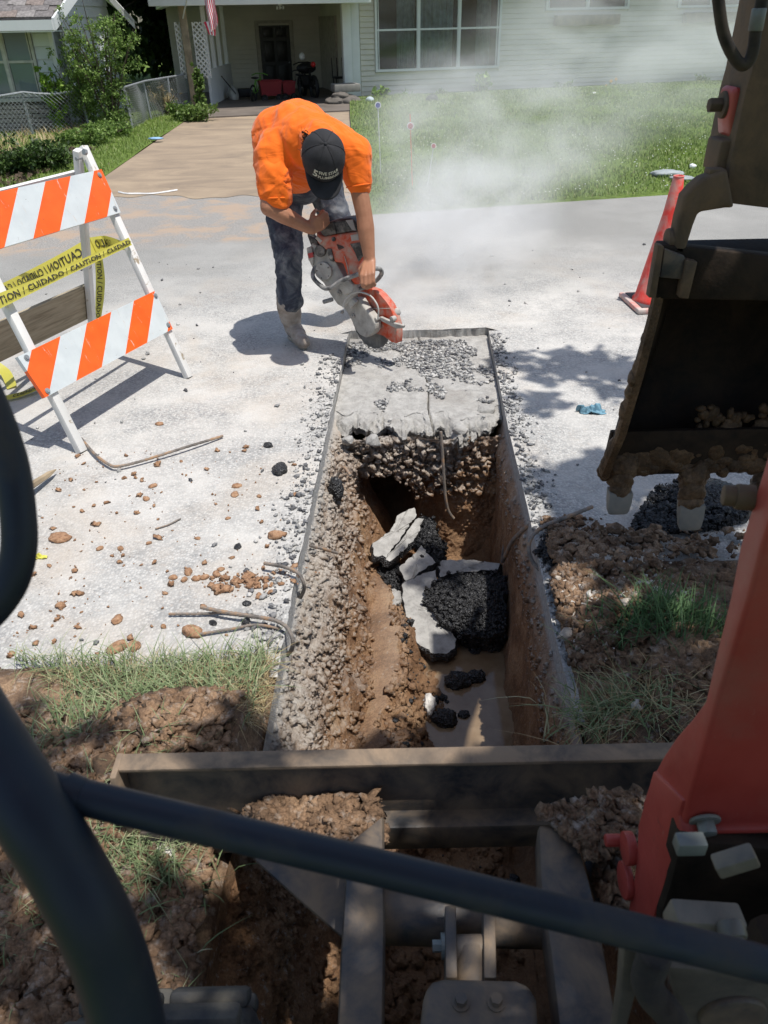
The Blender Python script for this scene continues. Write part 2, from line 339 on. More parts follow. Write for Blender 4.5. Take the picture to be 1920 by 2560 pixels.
o = npmesh('road', np.vstack(Vs), np.vstack(Fs), M_ROAD, smooth=False); tag(o, kind='structure')
b = MB(); b.add([(-150, 8, -.06), (150, 8, -.06), (150, 200, -.06), (-150, 200, -.06)], [(0, 1, 2, 3)]); b.add([(-150, -30, -1.3), (150, -30, -1.3), (150, 8, -1.3), (-150, 8, -1.3)], [(0, 1, 2, 3)]); b.add([(-150, -30, -.06), (-3, -30, -.06), (-3, 8, -.06), (-150, 8, -.06)], [(0, 1, 2, 3)]); b.add([(3, -30, -.06), (150, -30, -.06), (150, 8, -.06), (3, 8, -.06)], [(0, 1, 2, 3)])
b.add([(-3, -30, -.062), (3, -30, -.062), (3, -.3, -.062), (-3, -.3, -.062)], [(0, 1, 2, 3)])
tag(b.build('ground', M_LAWN), kind='structure')
# driveway outline in plan
DL = [(-3.30, 7.52), (-3.42, 9.0), (-3.56, 11.0), (-3.70, 14.), (-3.85, 17.5), (-4.0, 21.2)]
DR = [(-.05, 8.22), (-.12, 9.0), (-.25, 11.), (-.40, 14.), (-.52, 17.5), (-.62, 21.2)]
def drx(y, E): return np.interp(y, [a[1] for a in E], [a[0] for a in E])
def fd(u, v):
    j = (.10*np.sin(u*9)+.07*np.sin(u*23+1)+.04*np.sin(u*57))*(v < .001); y = 9.38+j+v*12.3; a, c = drx(y, DL), drx(y, DR); return np.stack([a+(c-a)*u, y, .004+0*u], 1)
xx_ = np.linspace(-.23, .72, 120); j_ = 4.72+.03+.06*fbm(np.stack([xx_, 0*xx_, 0*xx_], 1), 8, 4, 3)*2; b = MB(); b.add([(x, y+.0, .0-.001) for x, y in zip(xx_, j_)]+[(x, y+.004*random.random(), -.075) for x, y in zip(xx_, j_)], [(i, i+1, 121+i, 120+i) for i in range(119)]); tag(b.build('broken_edge', M_CONC), kind='structure')
V, F = quadpatch(fd, 60, 40); tag(npmesh('driveway', V, F, M_DRIVE, smooth=False), kind='structure')
def fl(u, v):
    y = 8.1+v*22; x0 = drx(y, DR); x = x0+u*(24-x0); y2 = np.maximum(y, road_far(x)) ; z = .02+fbm(np.stack([x, y, 0*x], 1), .5, 3, 5)*.05+.010*(y-8)*.5; z = z*np.clip((y2-road_far(x))/.5+.0, 0, 1); return np.stack([x, y2, z], 1)
V, F = quadpatch(fl, 60, 60); tag(npmesh('lawn', V, F, M_LAWN), kind='structure')
def lawn_z(x, y): return .02+fbm(np.stack([x, y, 0*x], 1), .5, 3, 5)*.05+.010*(y-8)*.5
def fl2(u, v):
    y = 7.2+v*16; x1 = drx(y, DL); x = x1-u*14; y2 = np.maximum(y, road_far(x)); return np.stack([x, y2, .02+fbm(np.stack([x, y, 0*x], 1), .5, 3, 9)*.05], 1)
V, F = quadpatch(fl2, 40, 40); tag(npmesh('side_lawn', V, F, M_LAWN), kind='structure')
# ================================================================ blades of grass
def blades(name, X, Y, Z, h, wd, mat, lean=.5, seg=3, curl=.6, kind='stuff', label=None, parent=None):
    n = len(X); th = rng.random(n)*2*np.pi; hh = h*(.5+rng.random(n)*.9); ww = wd*(.6+.7*rng.random(n)); ln = lean*(.2+rng.random(n))
    dx, dy = np.cos(th), np.sin(th); px, py = -dy, dx; V = []
    for k_ in range(seg+1):
        t = k_/seg; out = hh*ln*(t**1.6); up_ = hh*t*(1-curl*ln*.35*t); wk = ww*(1-t)**.7*.5
        for s_ in (-1, 1): V.append(np.stack([X+dx*out+px*wk*s_, Y+dy*out+py*wk*s_, Z+up_], 1))
    V = np.stack(V, 1).reshape(-1, 3); q = 2*(seg+1); base = np.arange(n)[:, None]*q; F = []
    for k_ in range(seg): F.append(base+np.array([2*k_, 2*k_+1, 2*k_+3, 2*k_+2]))
    F = np.stack(F, 1).reshape(-1, 4); o = npmesh(name, V, F, mat, parent=parent)
    if kind: tag(o, label, kind=kind)
    return o
# lawn right of the drive, thinned with distance
def scatter_lawn(n, x0, x1, y0, y1, test):
    X = x0+rng.random(n)*(x1-x0); Y_ = y0+(y1-y0)*rng.random(n)**1.35; k_ = test(X, Y_); return X[k_], Y_[k_]
X, Y_ = scatter_lawn(230000, -.7, 12, 8.2, 25, lambda x, y: (y > road_far(x)+.0) & (x > drx(y, DR)+.02) & (x < .62*y) & (y < 20.9+.27*x))
cl = fbm(np.stack([X, Y_, 0*X], 1), 1.3, 4, 3); kk = rng.random(len(X)) < .75+cl*1.6; X, Y_, cl = X[kk], Y_[kk], cl[kk]
blades('lawn_grass', X, Y_, lawn_z(X, Y_), .040*(1+cl*1.0)*(1+.02*(Y_-8)), .012*(1+.05*(Y_-8)), M_GRASS, .9, 2)
X, Y_ = scatter_lawn(42000, -7.5, -3.2, 8.0, 20, lambda x, y: (y > road_far(x)) & (x < drx(y, DL)-.02) & (x > -.50*y-.4))
blades('side_lawn_grass', X, Y_, 0*X+.02, .05, .012, M_GRASS, .9, 2)
# clover heads dotted in the lawn
M_CLOV = simple('clover_white', (.72, .72, .66), .7, .05); n = 800; X, Y_ = scatter_lawn(n*3, 0, 12, 8.6, 22, lambda x, y: (y > road_far(x)+.1) & (x < .62*y) & (x > drx(y, DR)+.3))
kk = fbm(np.stack([X, Y_, 0*X], 1), .8, 3, 12) > .0; X, Y_ = X[kk], Y_[kk]; b = MB()
for x, y in zip(X, Y_): b.ell((x, y, float(lawn_z(np.array([x]), np.array([y]))[0])+.045), (.007+.003*random.random(), .007, .006), n=5, m=3)
tag(b.build('clover_flowers', M_CLOV), kind='stuff')
# ================================================================ loose stones
ICO = []
for sd_ in range(12):
    bm = bmesh.new(); r_ = random.Random(sd_+40)
    if sd_ < 6 or sd_ >= 10:
        for _ in range(11 if sd_ < 6 else 18):
            v = Vector((r_.gauss(0, 1), r_.gauss(0, 1), r_.gauss(0, 1))).normalized(); bm.verts.new(v*(.78+.38*r_.random()))
        res = bmesh.ops.convex_hull(bm, input=bm.verts[:]); bmesh.ops.delete(bm, geom=[e for e in res['geom_interior'] if isinstance(e, bmesh.types.BMVert)], context='VERTS')
    else:
        bmesh.ops.create_icosphere(bm, subdivisions=2, radius=1)
        for v in bm.verts: v.co *= 1+.9*mnoise.noise(v.co*1.6+Vector((sd_*7, 0, 0)))+.55*mnoise.noise(v.co*3.7+Vector((sd_, 3, 0)))+.22*(r_.random()-.5)
    bmesh.ops.triangulate(bm, faces=bm.faces[:])
    bm.verts.index_update(); ICO.append((np.array([v.co[:] for v in bm.verts]), np.array([[q.index for q in f.verts] for f in bm.faces]))); bm.free()
def rocks(name, P, r, mat, flat=.7, hi=False, kind='stuff', parent=None, embed=.3, smooth=False):
    P = np.asarray(P, float); r = np.asarray(r, float); n = len(P); pk = np.where(r > .008, rng.integers(6, 10, n), rng.integers(0, 6, n)); Vs, Fs, off = [], [], 0
    for k_ in range(10):
        I = np.where(pk == k_)[0]
        if not len(I): continue
        v, f = ICO[k_]; a = rng.random(len(I))*6.283; c_, s_ = np.cos(a)[:, None], np.sin(a)[:, None]
        sc = .6+rng.random((len(I), 3))*.8; sc[:, 2] *= flat; W = v[None]*sc[:, None, :]
        x = W[:, :, 0]*c_-W[:, :, 1]*s_; y = W[:, :, 0]*s_+W[:, :, 1]*c_; tl = (rng.random(len(I))-.5)[:, None]*.8
        z = W[:, :, 2]*np.cos(tl)+x*np.sin(tl)
        W = np.stack([x, y, z], 2)*r[I][:, None, None]+P[I][:, None, :]; W[:, :, 2] += (r[I]*flat*(1-embed))[:, None]
        Vs.append(W.reshape(-1, 3)); Fs.append((f[None]+(np.arange(len(I))*len(v))[:, None, None]+off).reshape(-1, 3)); off += len(I)*len(v)
    o = npmesh(name, np.vstack(Vs), np.vstack(Fs), mat, parent=parent, smooth=smooth)
    if kind: tag(o, kind=kind)
    return o
def clod(name, c, r, mat, label, cat='dirt clod', group=None, sub=3, flat=.6, seed=0, rough=.35, stretch=(1, 1), rz=0, sc=1.6, hull=0):
    bm = bmesh.new()
    if hull:
        r_ = random.Random(seed)
        for _ in range(hull):
            v = Vector((r_.gauss(0, 1), r_.gauss(0, 1), r_.gauss(0, 1))).normalized(); bm.verts.new(v*(.8+.35*r_.random()))
        res = bmesh.ops.convex_hull(bm, input=bm.verts[:]); bmesh.ops.delete(bm, geom=[e for e in res['geom_interior'] if isinstance(e, bmesh.types.BMVert)], context='VERTS')
        bmesh.ops.bevel(bm, geom=bm.edges[:], offset=.05, segments=1, affect='EDGES'); bmesh.ops.triangulate(bm, faces=bm.faces[:]); bmesh.ops.subdivide_edges(bm, edges=[e for e in bm.edges if e.calc_length() > .3], cuts=1, use_grid_fill=True); bmesh.ops.triangulate(bm, faces=bm.faces[:]); bm.verts.index_update(); rough = .10; sc = 3
    else: bmesh.ops.create_icosphere(bm, subdivisions=sub, radius=1)
    V = np.array([v.co[:] for v in bm.verts]); F = np.array([[q.index for q in f.verts] for f in bm.faces]); bm.free()
    d = 1+rough*2*fbm(V+seed*9.3, sc, 4, seed)+rough*.8*(.5-worley(V+seed*3.1, sc*2.2, seed)[0])
    V = V*d[:, None]*r; V[:, 0] *= stretch[0]; V[:, 1] *= stretch[1]; V[:, 2] *= flat; ca, sa = math.cos(rz), math.sin(rz)
    V = np.stack([V[:, 0]*ca-V[:, 1]*sa, V[:, 0]*sa+V[:, 1]*ca, V[:, 2]], 1); V[:, 2] += r*flat*.55
    o = npmesh(name, V, F, mat, smooth=(r > .12)); o.location = c; return tag(o, label, cat, group)
# ================================================================ trench
ny, nyv = 400, np.linspace(-.1, 3.66, 400)
prof = []
def fx(y, t0, t1): return np.clip((y-t0)/(t1-t0), 0, 1)
FZ = -.70
rows = []
tt = np.linspace(0, 1, 250)
for y in nyv:
    l, r_ = float(L(y)), float(R_(y)); k_ = float(fx(y, .6, 1.6)); fd_ = .06*float(fx(y, 3.1, 3.5))
    pts = np.array([(l, .0), (l+.004, -.075), (l+.015, -.085), (l+.09, -.20), (l+.13, -.36), (l+.17+.05*k_, -.55), (l+.23+.05*k_, FZ+.05), (l+.32, FZ+.02), ((l+r_)/2, FZ-.02), (r_-.10, FZ-.05), (r_-.055, FZ-.02), (r_-.03, -.5), (r_-.022, -.15), (r_-.004, -.09), (r_, -.08), (r_, 0)])
    pts[7:11, 1] -= fd_
    d = np.concatenate([[0], np.cumsum(np.hypot(*np.diff(pts, axis=0).T))]); d /= d[-1]
    rows.append(np.stack([np.interp(tt, d, pts[:, 0]), np.full(250, y), np.interp(tt, d, pts[:, 1])], 1))
T = np.array(rows); dv = np.gradient(T, axis=1); N_ = np.stack([-dv[..., 2], 0*dv[..., 0], dv[..., 0]], -1); N_ /= np.linalg.norm(N_, axis=-1, keepdims=True)+1e-9
P0 = T.reshape(-1, 3); Nn = N_.reshape(-1, 3); z = P0[:, 2]; left = P0[:, 0] < .0+(P0[:, 1]*.02); right = P0[:, 0] > .40
amp = np.clip((-.08-z)/.05, 0, 1)
w1, w2, wi = worley(P0, 26, 4); w3, w4, wj = worley(P0, 55, 8)
cob = (.55-w1)*.012*(wi > .6)+(.5-w3)*.006*(wj > .4)+fbm(P0, 60, 3, 19, .6)*.014
PS = P0*np.array([1, 1, .28]); streak = fbm(PS, 9, 4, 21)*.075
rubz = np.clip((z+.62)/.25, 0, 1)
disp = amp*(fbm(P0, 5, 4, 2)*.10+cob*(.5+rubz*.7)+streak*(1-.5*rubz))
disp = np.where(right & (z > FZ+.03), amp*(fbm(PS, 7, 4, 5)*.035+cob*.35*(z > -.3)+fbm(P0, 30, 3, 6)*.01), disp)
flo = (~right) & (z < FZ+.07)
mnd = .15*np.exp(-(((P0[:, 0]-.0)/.15)**2+((P0[:, 1]-2.45)/.38)**2))+.13*np.exp(-(((P0[:, 0]+.0)/.2)**2+((P0[:, 1]-1.75)/.3)**2))+.07*np.exp(-(((P0[:, 0]-.22)/.28)**2+((P0[:, 1]-1.72)/.15)**2))
disp = np.where((z < FZ+.12) & (P0[:, 0] < .42), disp+mnd+.02*fbm(P0, 25, 4, 9), disp)
V = P0+Nn*disp[:, None]
V[:, 0] += amp*fbm(P0, 2.2, 3, 44)*.05
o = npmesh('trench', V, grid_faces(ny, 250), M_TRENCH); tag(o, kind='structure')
TV = V.reshape(ny, 250, 3)
# end wall with two washed-out pockets
nu, nv = 220, 190
u, v = np.meshgrid(np.linspace(0, 1, nu), np.linspace(0, 1, nv), indexing='ij'); u = u.ravel(); v = v.ravel()
xx = -.32+u*1.0; z = -.10-v*.75; y = 3.50+.03*np.sin(u*5)-.10*v; P0 = np.stack([xx, y, z], 1)
h1 = ((xx+.02)/.20)**2+((z+.56)/.23)**2; h2 = ((xx-.24)/.085)**2+((z+.47)/.17)**2
pock = .62*np.clip(1.15-h1, 0, 1)**.4+.12*np.clip(1.1-h2, 0, 1)**.5
w1, w2, wi = worley(P0, 22, 14); w3, _, _ = worley(P0, 50, 15); top = np.clip((z+.42)/.2, 0, 1)
y = y+pock-(.55-w1)*.045*(wi > .3)*top-fbm(P0, 6, 5, 31)*.09*(1-np.clip(pock*3, 0, .8))-(.5-w3)*.014-.10*np.clip((z+.20)/.08, 0, 1)*np.clip(fbm(P0, 4, 2, 3)+.5, 0, 1)
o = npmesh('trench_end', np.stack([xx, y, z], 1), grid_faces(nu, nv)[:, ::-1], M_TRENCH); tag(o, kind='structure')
# exposed slab at the far end of the cut, asphalt already stripped off
nu, nv = 190, 230
u, v = np.meshgrid(np.linspace(0, 1, nu), np.linspace(0, 1, nv), indexing='ij'); u = u.ravel(); v = v.ravel()
def front(x): return 3.46+.05*np.sin(x*7+1)+.035*np.sin(x*19+2)+.03*np.sin(x*43)-.12*np.clip((-.02-x)/.2, 0, 1)*-1+.10*np.clip((x-.42)/.12, 0, 1)
vv = (v-.14)/.86; a = np.clip(vv, 0, 1); yy0 = front(L(3.8)+u*.88); y = yy0+a*(4.98-yy0); xx = L(y)+.004+u*(R_(y)-L(y)-.008)
edge = np.exp(-((y-yy0)/.09)**2); P0 = np.stack([xx, y, 0*xx], 1)
w1, w2, wi = worley(P0, 14, 5); w5, w6, wj = worley(P0, 30, 15); z = -.052-.045*edge*(.3+1.2*np.abs(fbm(P0, 9, 3, 7))*2)+fbm(P0, 12, 4, 8)*.006-edge*(wi-.4)*.045-edge*(wj-.5)*.022+fbm(P0, 60, 3, 9)*.004
dn = np.clip(-vv, 0, 1)/.163; z = z-dn*.085*(.75+.6*fbm(P0, 6, 3, 70)); q3 = worley(np.stack([xx, dn*.13, 0*xx], 1), 17, 72); q4 = worley(np.stack([xx, dn*.13, 0*xx], 1), 42, 73); y = y+dn*.05-np.clip(vv < .10, 0, 1)*((q3[2]-.5)*.05+(q4[2]-.5)*.016)
crack = np.abs(xx-(.26-.012*np.sin(y*9)-.02*(y-3.5)))-.0035; z = np.where((crack < 0), z-.05, z)
o = npmesh('exposed_slab', np.stack([xx, y, z], 1), grid_faces(nu, nv), M_CONC); tag(o, kind='structure')
# saw-cut faces round the stripped patch
b = MB()
for E_, s_ in ((L, 1), (R_, -1)):
    for i in range(14):
        ya, yb = 3.6+i*.08, 3.68+i*.08; xa, xb = float(E_(ya)), float(E_(yb)); b.add([(xa, ya, -.001), (xb, yb, -.001), (xb+.002*s_, yb, -.14), (xa+.002*s_, ya, -.14)], [(0, 1, 2, 3)])
tag(b.build('saw_cut_edge', M_CONC), kind='structure')
# muddy puddle
pw = [(1120, 1560), (1175, 1600), (1240, 1540), (1262, 1600), (1275, 1700), (1292, 1800), (1300, 1870), (1250, 1870), (1180, 1845), (1120, 1810), (1075, 1790), (1060, 1750), (1100, 1700), (1120, 1640)]
pts = [G(x, y, -.700) for x, y in pw]; b = MB(); xs = [(.06, 3.0), (.62, 3.0), (.62, 1.75), (.06, 1.75)]; b.add([(x, y, -.690) for x, y in xs], [(0, 3, 2, 1)])
tag(b.build('puddle', M_WATER), kind='structure')
# ================================================================ verge on both sides of the trench
def verge(name, x0, x1, y0, y1, nx, ny_, edgefn, bump, mat):
    u, v = np.meshgrid(np.linspace(0, 1, nx), np.linspace(0, 1, ny_), indexing='ij'); u = u.ravel(); v = v.ravel(); y = y0+v*(y1-y0)
    xa = edgefn(y); x = xa+(u**1.7)*(x1-xa); P = np.stack([x, y, 0*x], 1); w1, _, wi = worley(P, 22, 3); w3, _, _ = worley(P, 55, 6)
    z = .012+bump(x, y)+fbm(P, 3, 5, 4)*.05+fbm(P, 11, 5, 24, .62)*.050+fbm(P, 45, 3, 25, .6)*.018+(.5-w3)*.005
    sk_ = np.clip((np.abs(x-xa))/.05, 0, 1); z = z*sk_-.03*(1-sk_); endf = np.clip((y1-y)/.12, 0, 1); z = z*endf-.015*(1-endf)
    o = npmesh(name, np.stack([x, y, z], 1), grid_faces(nx, ny_)[:, ::(1 if x1 > x0 else -1)], mat); tag(o, kind='structure')
    return lambda X, Y_: .012+bump(X, Y_)+fbm(np.stack([X, Y_, 0*X], 1), 3, 5, 4)*.05
def g2(x, y, cx, cy, sx, sy, a): return a*np.exp(-((x-cx)/sx)**2-((y-cy)/sy)**2)
bl = lambda x, y: g2(x, y, -.56, 1.42, .20, .15, .12)+g2(x, y, -.80, 1.18, .22, .2, .10)+g2(x, y, -.72, .72, .4, .35, .04)+.02
br = lambda x, y: g2(x, y, .80, 1.85, .16, .30, .07)+g2(x, y, 1.05, 1.55, .35, .35, .09)+g2(x, y, .72, 1.3, .15, .3, .06)+.015
zl = verge('verge', -2.6, -2.6, -.3, 1.80, 260, 230, lambda y: L(y)-.0+0*y, bl, M_SOIL)
zr = verge('right_verge', 3.0, 3.0, -.3, 2.28, 240, 240, lambda y: R_(y)+.004, br, M_SOIL)
for nm, E_, s_ in (('trench_rim', L, -1), ('trench_rim', R_, 1)):
    pass
n = 6500; X = -2.2+rng.random(n)*1.95; Y_ = 1.36+rng.random(n)*.42; m1 = (g2(X, Y_, -.56, 1.40, .20, .16, 1) < .35) & (X < L(Y_)-.03) & (fbm(np.stack([X, Y_, 0*X], 1), 4, 3, 8)+.10+.5*(Y_-1.45) > 0); X, Y_ = X[m1], Y_[m1]
blades('verge_grass', X, Y_, zl(X, Y_)-.01, .085, .0042, M_GRASSD, 1.3, 4, 1.2)
n = 2600; X = -1.3+rng.random(n)*.9; Y_ = .55+rng.random(n)*.85; m1 = fbm(np.stack([X, Y_, 0*X], 1), 3.5, 3, 18) > .08; X, Y_ = X[m1], Y_[m1]
blades('verge_grass', X, Y_, zl(X, Y_)-.01, .07, .004, M_GRASSD, 1.3, 4, 1.2)
n = 500; q = G(1650, 1640); X = q.x+rng.normal(0, .10, n); Y_ = q.y+rng.normal(0, .045, n); blades('grass_tuft', X, Y_, zr(X, Y_)-.01, .13, .0055, leaf_mat('tuft_green', [(0, (.05, .11, .04)), (1, (.13, .22, .09))], .15, .6), .9, 4, 1.)
n = 420; q = G(1530, 1830); X = q.x+rng.normal(0, .07, n); Y_ = q.y+rng.normal(0, .05, n); blades('grass_tuft', X, Y_, zr(X, Y_)-.01, .075, .0045, M_GRASSD, 1.8, 4, 1.3)
n = 250; X = q.x+rng.normal(.05, .10, n); Y_ = q.y+rng.normal(0, .06, n); blades('dead_grass_roots', X, Y_, zr(X, Y_)-.01, .08, .003, M_STRAW, 2.2, 4, 1.3)
n = 700; X = -.5-rng.random(n)*.5; Y_ = 1.62+rng.random(n)*.14; blades('dry_grass', X, Y_, zl(X, Y_)-.01, .05, .003, M_STRAW, 2.0, 3, 1.3)
n = 900; X = -.42+rng.normal(0, .05, n); Y_ = 1.45+rng.random(n)*.32; X = np.minimum(X, L(Y_)-.01); blades('dry_grass', X, Y_, zl(X, Y_)-.02, .05, .003, M_STRAW, 2.0, 3, 1.3)
q = G(385, 2190); n = 650; X = q.x+rng.normal(0, .07, n); Y_ = q.y+rng.normal(0, .05, n); blades('grass_tuft', X, Y_, zl(X, Y_)-.01, .075, .0042, M_GRASSD, 1.3, 4, 1.2)
q = G(60, 2330); n = 400; X = q.x+rng.normal(0, .08, n); Y_ = q.y+rng.normal(0, .06, n); blades('grass_tuft', X, Y_, zl(X, Y_)-.01, .06, .004, M_GRASSD, 1.3, 4, 1.2)
# loose material
def zr0(X, Y_): return np.maximum(zr(X, Y_), 0)
n = 6500; X = .60+np.abs(rng.normal(0, .35, n)); Y_ = 1.0+rng.random(n)*1.4; rocks('loose_clods', np.stack([X, Y_, zr(X, Y_)-.01*(Y_ < 2.2)], 1)*np.array([1, 1, 1]), .002+rng.random(n)**5*.022, M_CLOD)
n = 13000; X = -.42-np.abs(rng.normal(0, .35, n)); Y_ = .5+rng.random(n)*1.05; rocks('loose_clods', np.stack([X, Y_, zl(X, Y_)], 1), .002+rng.random(n)**5*.020, M_CLOD)
n = 1500; X = .62+np.abs(rng.normal(0, .10, n)); Y_ = 2.1+rng.random(n)**1.5*.45; rocks('loose_clods', np.stack([X, Y_, 0*X], 1), .003+rng.random(n)**3*.012, M_CLOD)
# crumbs of dark aggregate on the stripped slab and along the cuts
n = 15000; X = L(4)+rng.random(n)*.88; Y_ = 3.55+rng.random(n)*1.15; P0 = np.stack([X, Y_, 0*X], 1); kk = (fbm(P0, 3.2, 4, 77)+.12*((Y_-4.1)-np.abs(X-.05)) > .0) | (fbm(P0, 9, 2, 5) > .22); P0 = P0[kk]; P0[:, 2] = -.052
rocks('asphalt_crumbs', P0, .0025+rng.random(len(P0))**3*.0085, M_GRAV)
n = 1300; Y_ = 1.75+rng.random(n)*2.9; X = R_(Y_)+np.abs(rng.normal(0, .05, n))+.004; rocks('asphalt_crumbs', np.stack([X, Y_, 0*X], 1), .003+rng.random(n)**2*.008, M_GRAV)
n = 1300; Y_ = 1.75+rng.random(n)*2.6; X = L(Y_)-np.abs(rng.normal(0, .07, n))-.004; rocks('asphalt_crumbs', np.stack([X, Y_, 0*X], 1), .0025+rng.random(n)**3*.009, M_GRAV)
n = 900; Y_ = 1.8+rng.random(n)*5.0; X = -3.0+rng.random(n)*6.5; kk = (X < L(Y_)-.02) | (X > R_(Y_)+.02); rocks('road_grit', np.stack([X, Y_, 0*X], 1)[kk], (.0025+rng.random(n)**4*.009)[kk], M_GRAV)
n = 300; Y_ = 1.8+rng.random(n)*1.4; X = -.35-rng.random(n)**.7*1.1; rocks('clay_crumbs', np.stack([X, Y_, 0*X], 1), .003+rng.random(n)**3*.010, M_ORG)
q = G(625, 1455); n = 160; rocks('clay_crumbs', np.stack([q.x+rng.normal(0, .09, n), q.y+rng.normal(0, .035, n), np.zeros(n)], 1), .004+rng.random(n)**2*.010, M_ORG)
# rubble on the left wall and the end wall
def on_wall(n, c0, c1, y0, y1):
    I = rng.integers(int((y0+.1)/3.76*399), int((y1+.1)/3.76*399), n); J = rng.integers(c0, c1, n); return TV[I, J]
rocks('wall_rubble', on_wall(9000, 9, 52, .9, 3.5), .0015+rng.random(9000)**5*.015, M_TRENCH, .8, embed=1.1)
rocks('wall_rubble', on_wall(3000, 50, 120, .3, 3.4), .002+rng.random(3000)**4*.016, M_TRENCH, .8, embed=.7)
rocks('wall_rubble', on_wall(1200, 215, 240, .9, 3.5), .002+rng.random(1200)**3*.010, M_TRENCH, .8, embed=.9)
n = 2600; X = -.2+rng.random(n)*.85; Z = -.14-rng.random(n)**1.5*.3; Y_ = 3.455+rng.random(n)*.05+.13*(Z+.15); kk = ((X+.02)/.2)**2+((Z+.56)/.23)**2 > 1.1; rocks('end_rubble', np.stack([X, Y_, Z], 1)[kk], (.002+rng.random(n)**4*.020)[kk], M_TRENCH, .9)
n = 3000; X = -.05+rng.random(n)*.45; Y_ = 1.3+rng.random(n)*1.0; rocks('floor_clods', on_wall(n, 70, 150, .4, 2.3), .0025+rng.random(n)**4*.020, M_TRENCH, .8, embed=.6)
n = 260; rocks('floor_asphalt_crumbs', on_wall(n, 90, 160, 1.5, 2.9), .004+rng.random(n)**3*.016, M_BLK, .8, embed=.3)
# ================================================================ excavator
def paint(name, c, r=.4, dirt=(.30, .22, .15), damt=.4, spec=.5, bump=.1):
    return simple(name, c, r, .12, 6, bump, 40, 0, spec, dirt, 9, damt)
M_TUBE = paint('black_tube_paint', (.014, .022, .036), .5, (.05, .05, .05), .05, .35, 0)
M_FRAME = paint('worn_dark_steel', (.035, .037, .042), .42, (.20, .145, .095), .75, .5, .25)
M_LIP = paint('dusty_blade_edge', (.055, .05, .046), .55, (.27, .195, .13), 1.05, .4, .4)
m_ = NT('faded_red_paint'); a = m_.ramp(m_.noise(5, 6, .6), [(.3, (.30, .038, .028)), (.7, (.42, .062, .046))]); sc_ = m_.ramp(m_.noise(40, 9, .8, m_.coord((1, .3, .12), (.2, .3, 0)), 1.2), [(.62, 0.), (.64, .8)]); a = m_.mix(sc_, a, (.13, .035, .026)); ch = m_.ramp(m_.noise(26, 10, .82), [(.66, 0.), (.675, 1.)]); a = m_.mix(ch, a, (.07, .055, .045)); du = m_.ramp(m_.noise(3, 9, .72), [(.48, 0.), (.75, .45)]); a = m_.mix(du, a, (.28, .17, .125)); sm = m_.ramp(m_.noise(70, 7, .8, m_.coord((1, 1, .3))), [(.64, 0.), (.68, .5)]); a = m_.mix(sm, a, (.40, .22, .17))
m_.col(a).rough(m_.ramp(m_.noise(8, 8, .7), [(.3, .3), (.7, .6)])).spec(.5).bump(m_.noise(60, 6, .7), .12, .002); M_RED = m_.m
M_ARM = paint('muddy_black_steel', (.045, .035, .027), .55, (.15, .10, .06), 1.1, .4, .4)
M_BUCK = paint('bucket_steel', (.010, .008, .007), .65, (.040, .027, .018), .8, .2, .5)  # near black: the shade inside the bucket is put into this colour
M_MUD = soil_mat('wet_mud', (.04, .025, .014), (.105, .062, .033), (.20, .125, .07), 0, 60, .5).m
M_STEEL = paint('worn_tooth_steel', (.15, .147, .135), .42, (.24, .215, .18), .8, .5, .4)
M_FIT = paint('dull_fitting_metal', (.10, .097, .085), .4, (.22, .19, .15), .6, .5, .3)
M_RUBBER = paint('track_rubber', (.035, .036, .038), .65, (.11, .10, .08), .5, .3, .4)
M_HOSE = paint('hose_rubber', (.014, .013, .013), .55, (.07, .055, .04), .6, .3, .2)
M_BOLT = paint('zinc_bolt', (.16, .18, .17), .4, (.15, .12, .09), .3, .6, .1)
M_DUSTP = paint('dusty_panel', (.03, .03, .032), .6, (.13, .11, .085), 1.0, .4, .3)
EX = empty('excavator', (.2, -.6, 0), 'red and black compact excavator parked on the verge with its bucket hanging over the road', 'excavator')
ZB = .30
bl0 = G(312, 1888, ZB); YB = bl0.y-.058; XB0 = bl0.x; XB1 = .93
blade = MB(); blade.prism([(XB0, YB+.055, ZB), (XB0, YB+.045, ZB-.016), (XB0, YB+.03, .14), (XB0, YB+.035, .02), (XB0, YB+.07, -.03), (XB0, YB+.085, -.03), (XB0, YB+.05, .02), (XB0, YB+.045, .14), (XB0, YB+.068, ZB-.01)], (XB1-XB0, 0, 0))
blade = blade.build('dozer_blade', M_FRAME, EX, bevel=.003)
b = MB(); b.box(((XB0+XB1)/2, YB+.032, ZB+.004), (XB1-XB0+.006, .044, .014), Matrix.Rotation(.10, 3, 'X')); b.build('blade_edge', M_LIP, blade, bevel=.005)
b = MB(); b.prism([(XB0-.014, YB+.055, ZB+.012), (XB0-.014, YB-.010, ZB+.008), (XB0-.014, YB-.018, ZB-.06), (XB0-.014, YB+.0, .02), (XB0-.014, YB+.06, .0)], (.014, 0, 0)); b.build('end_plate', M_LIP, blade, bevel=.003)
b = MB(); b.box(((XB0+XB1)/2, YB+.012, .078), (XB1-XB0-.03, .055, .085)); b.build('stiffener_box', M_FRAME, blade, bevel=.008)
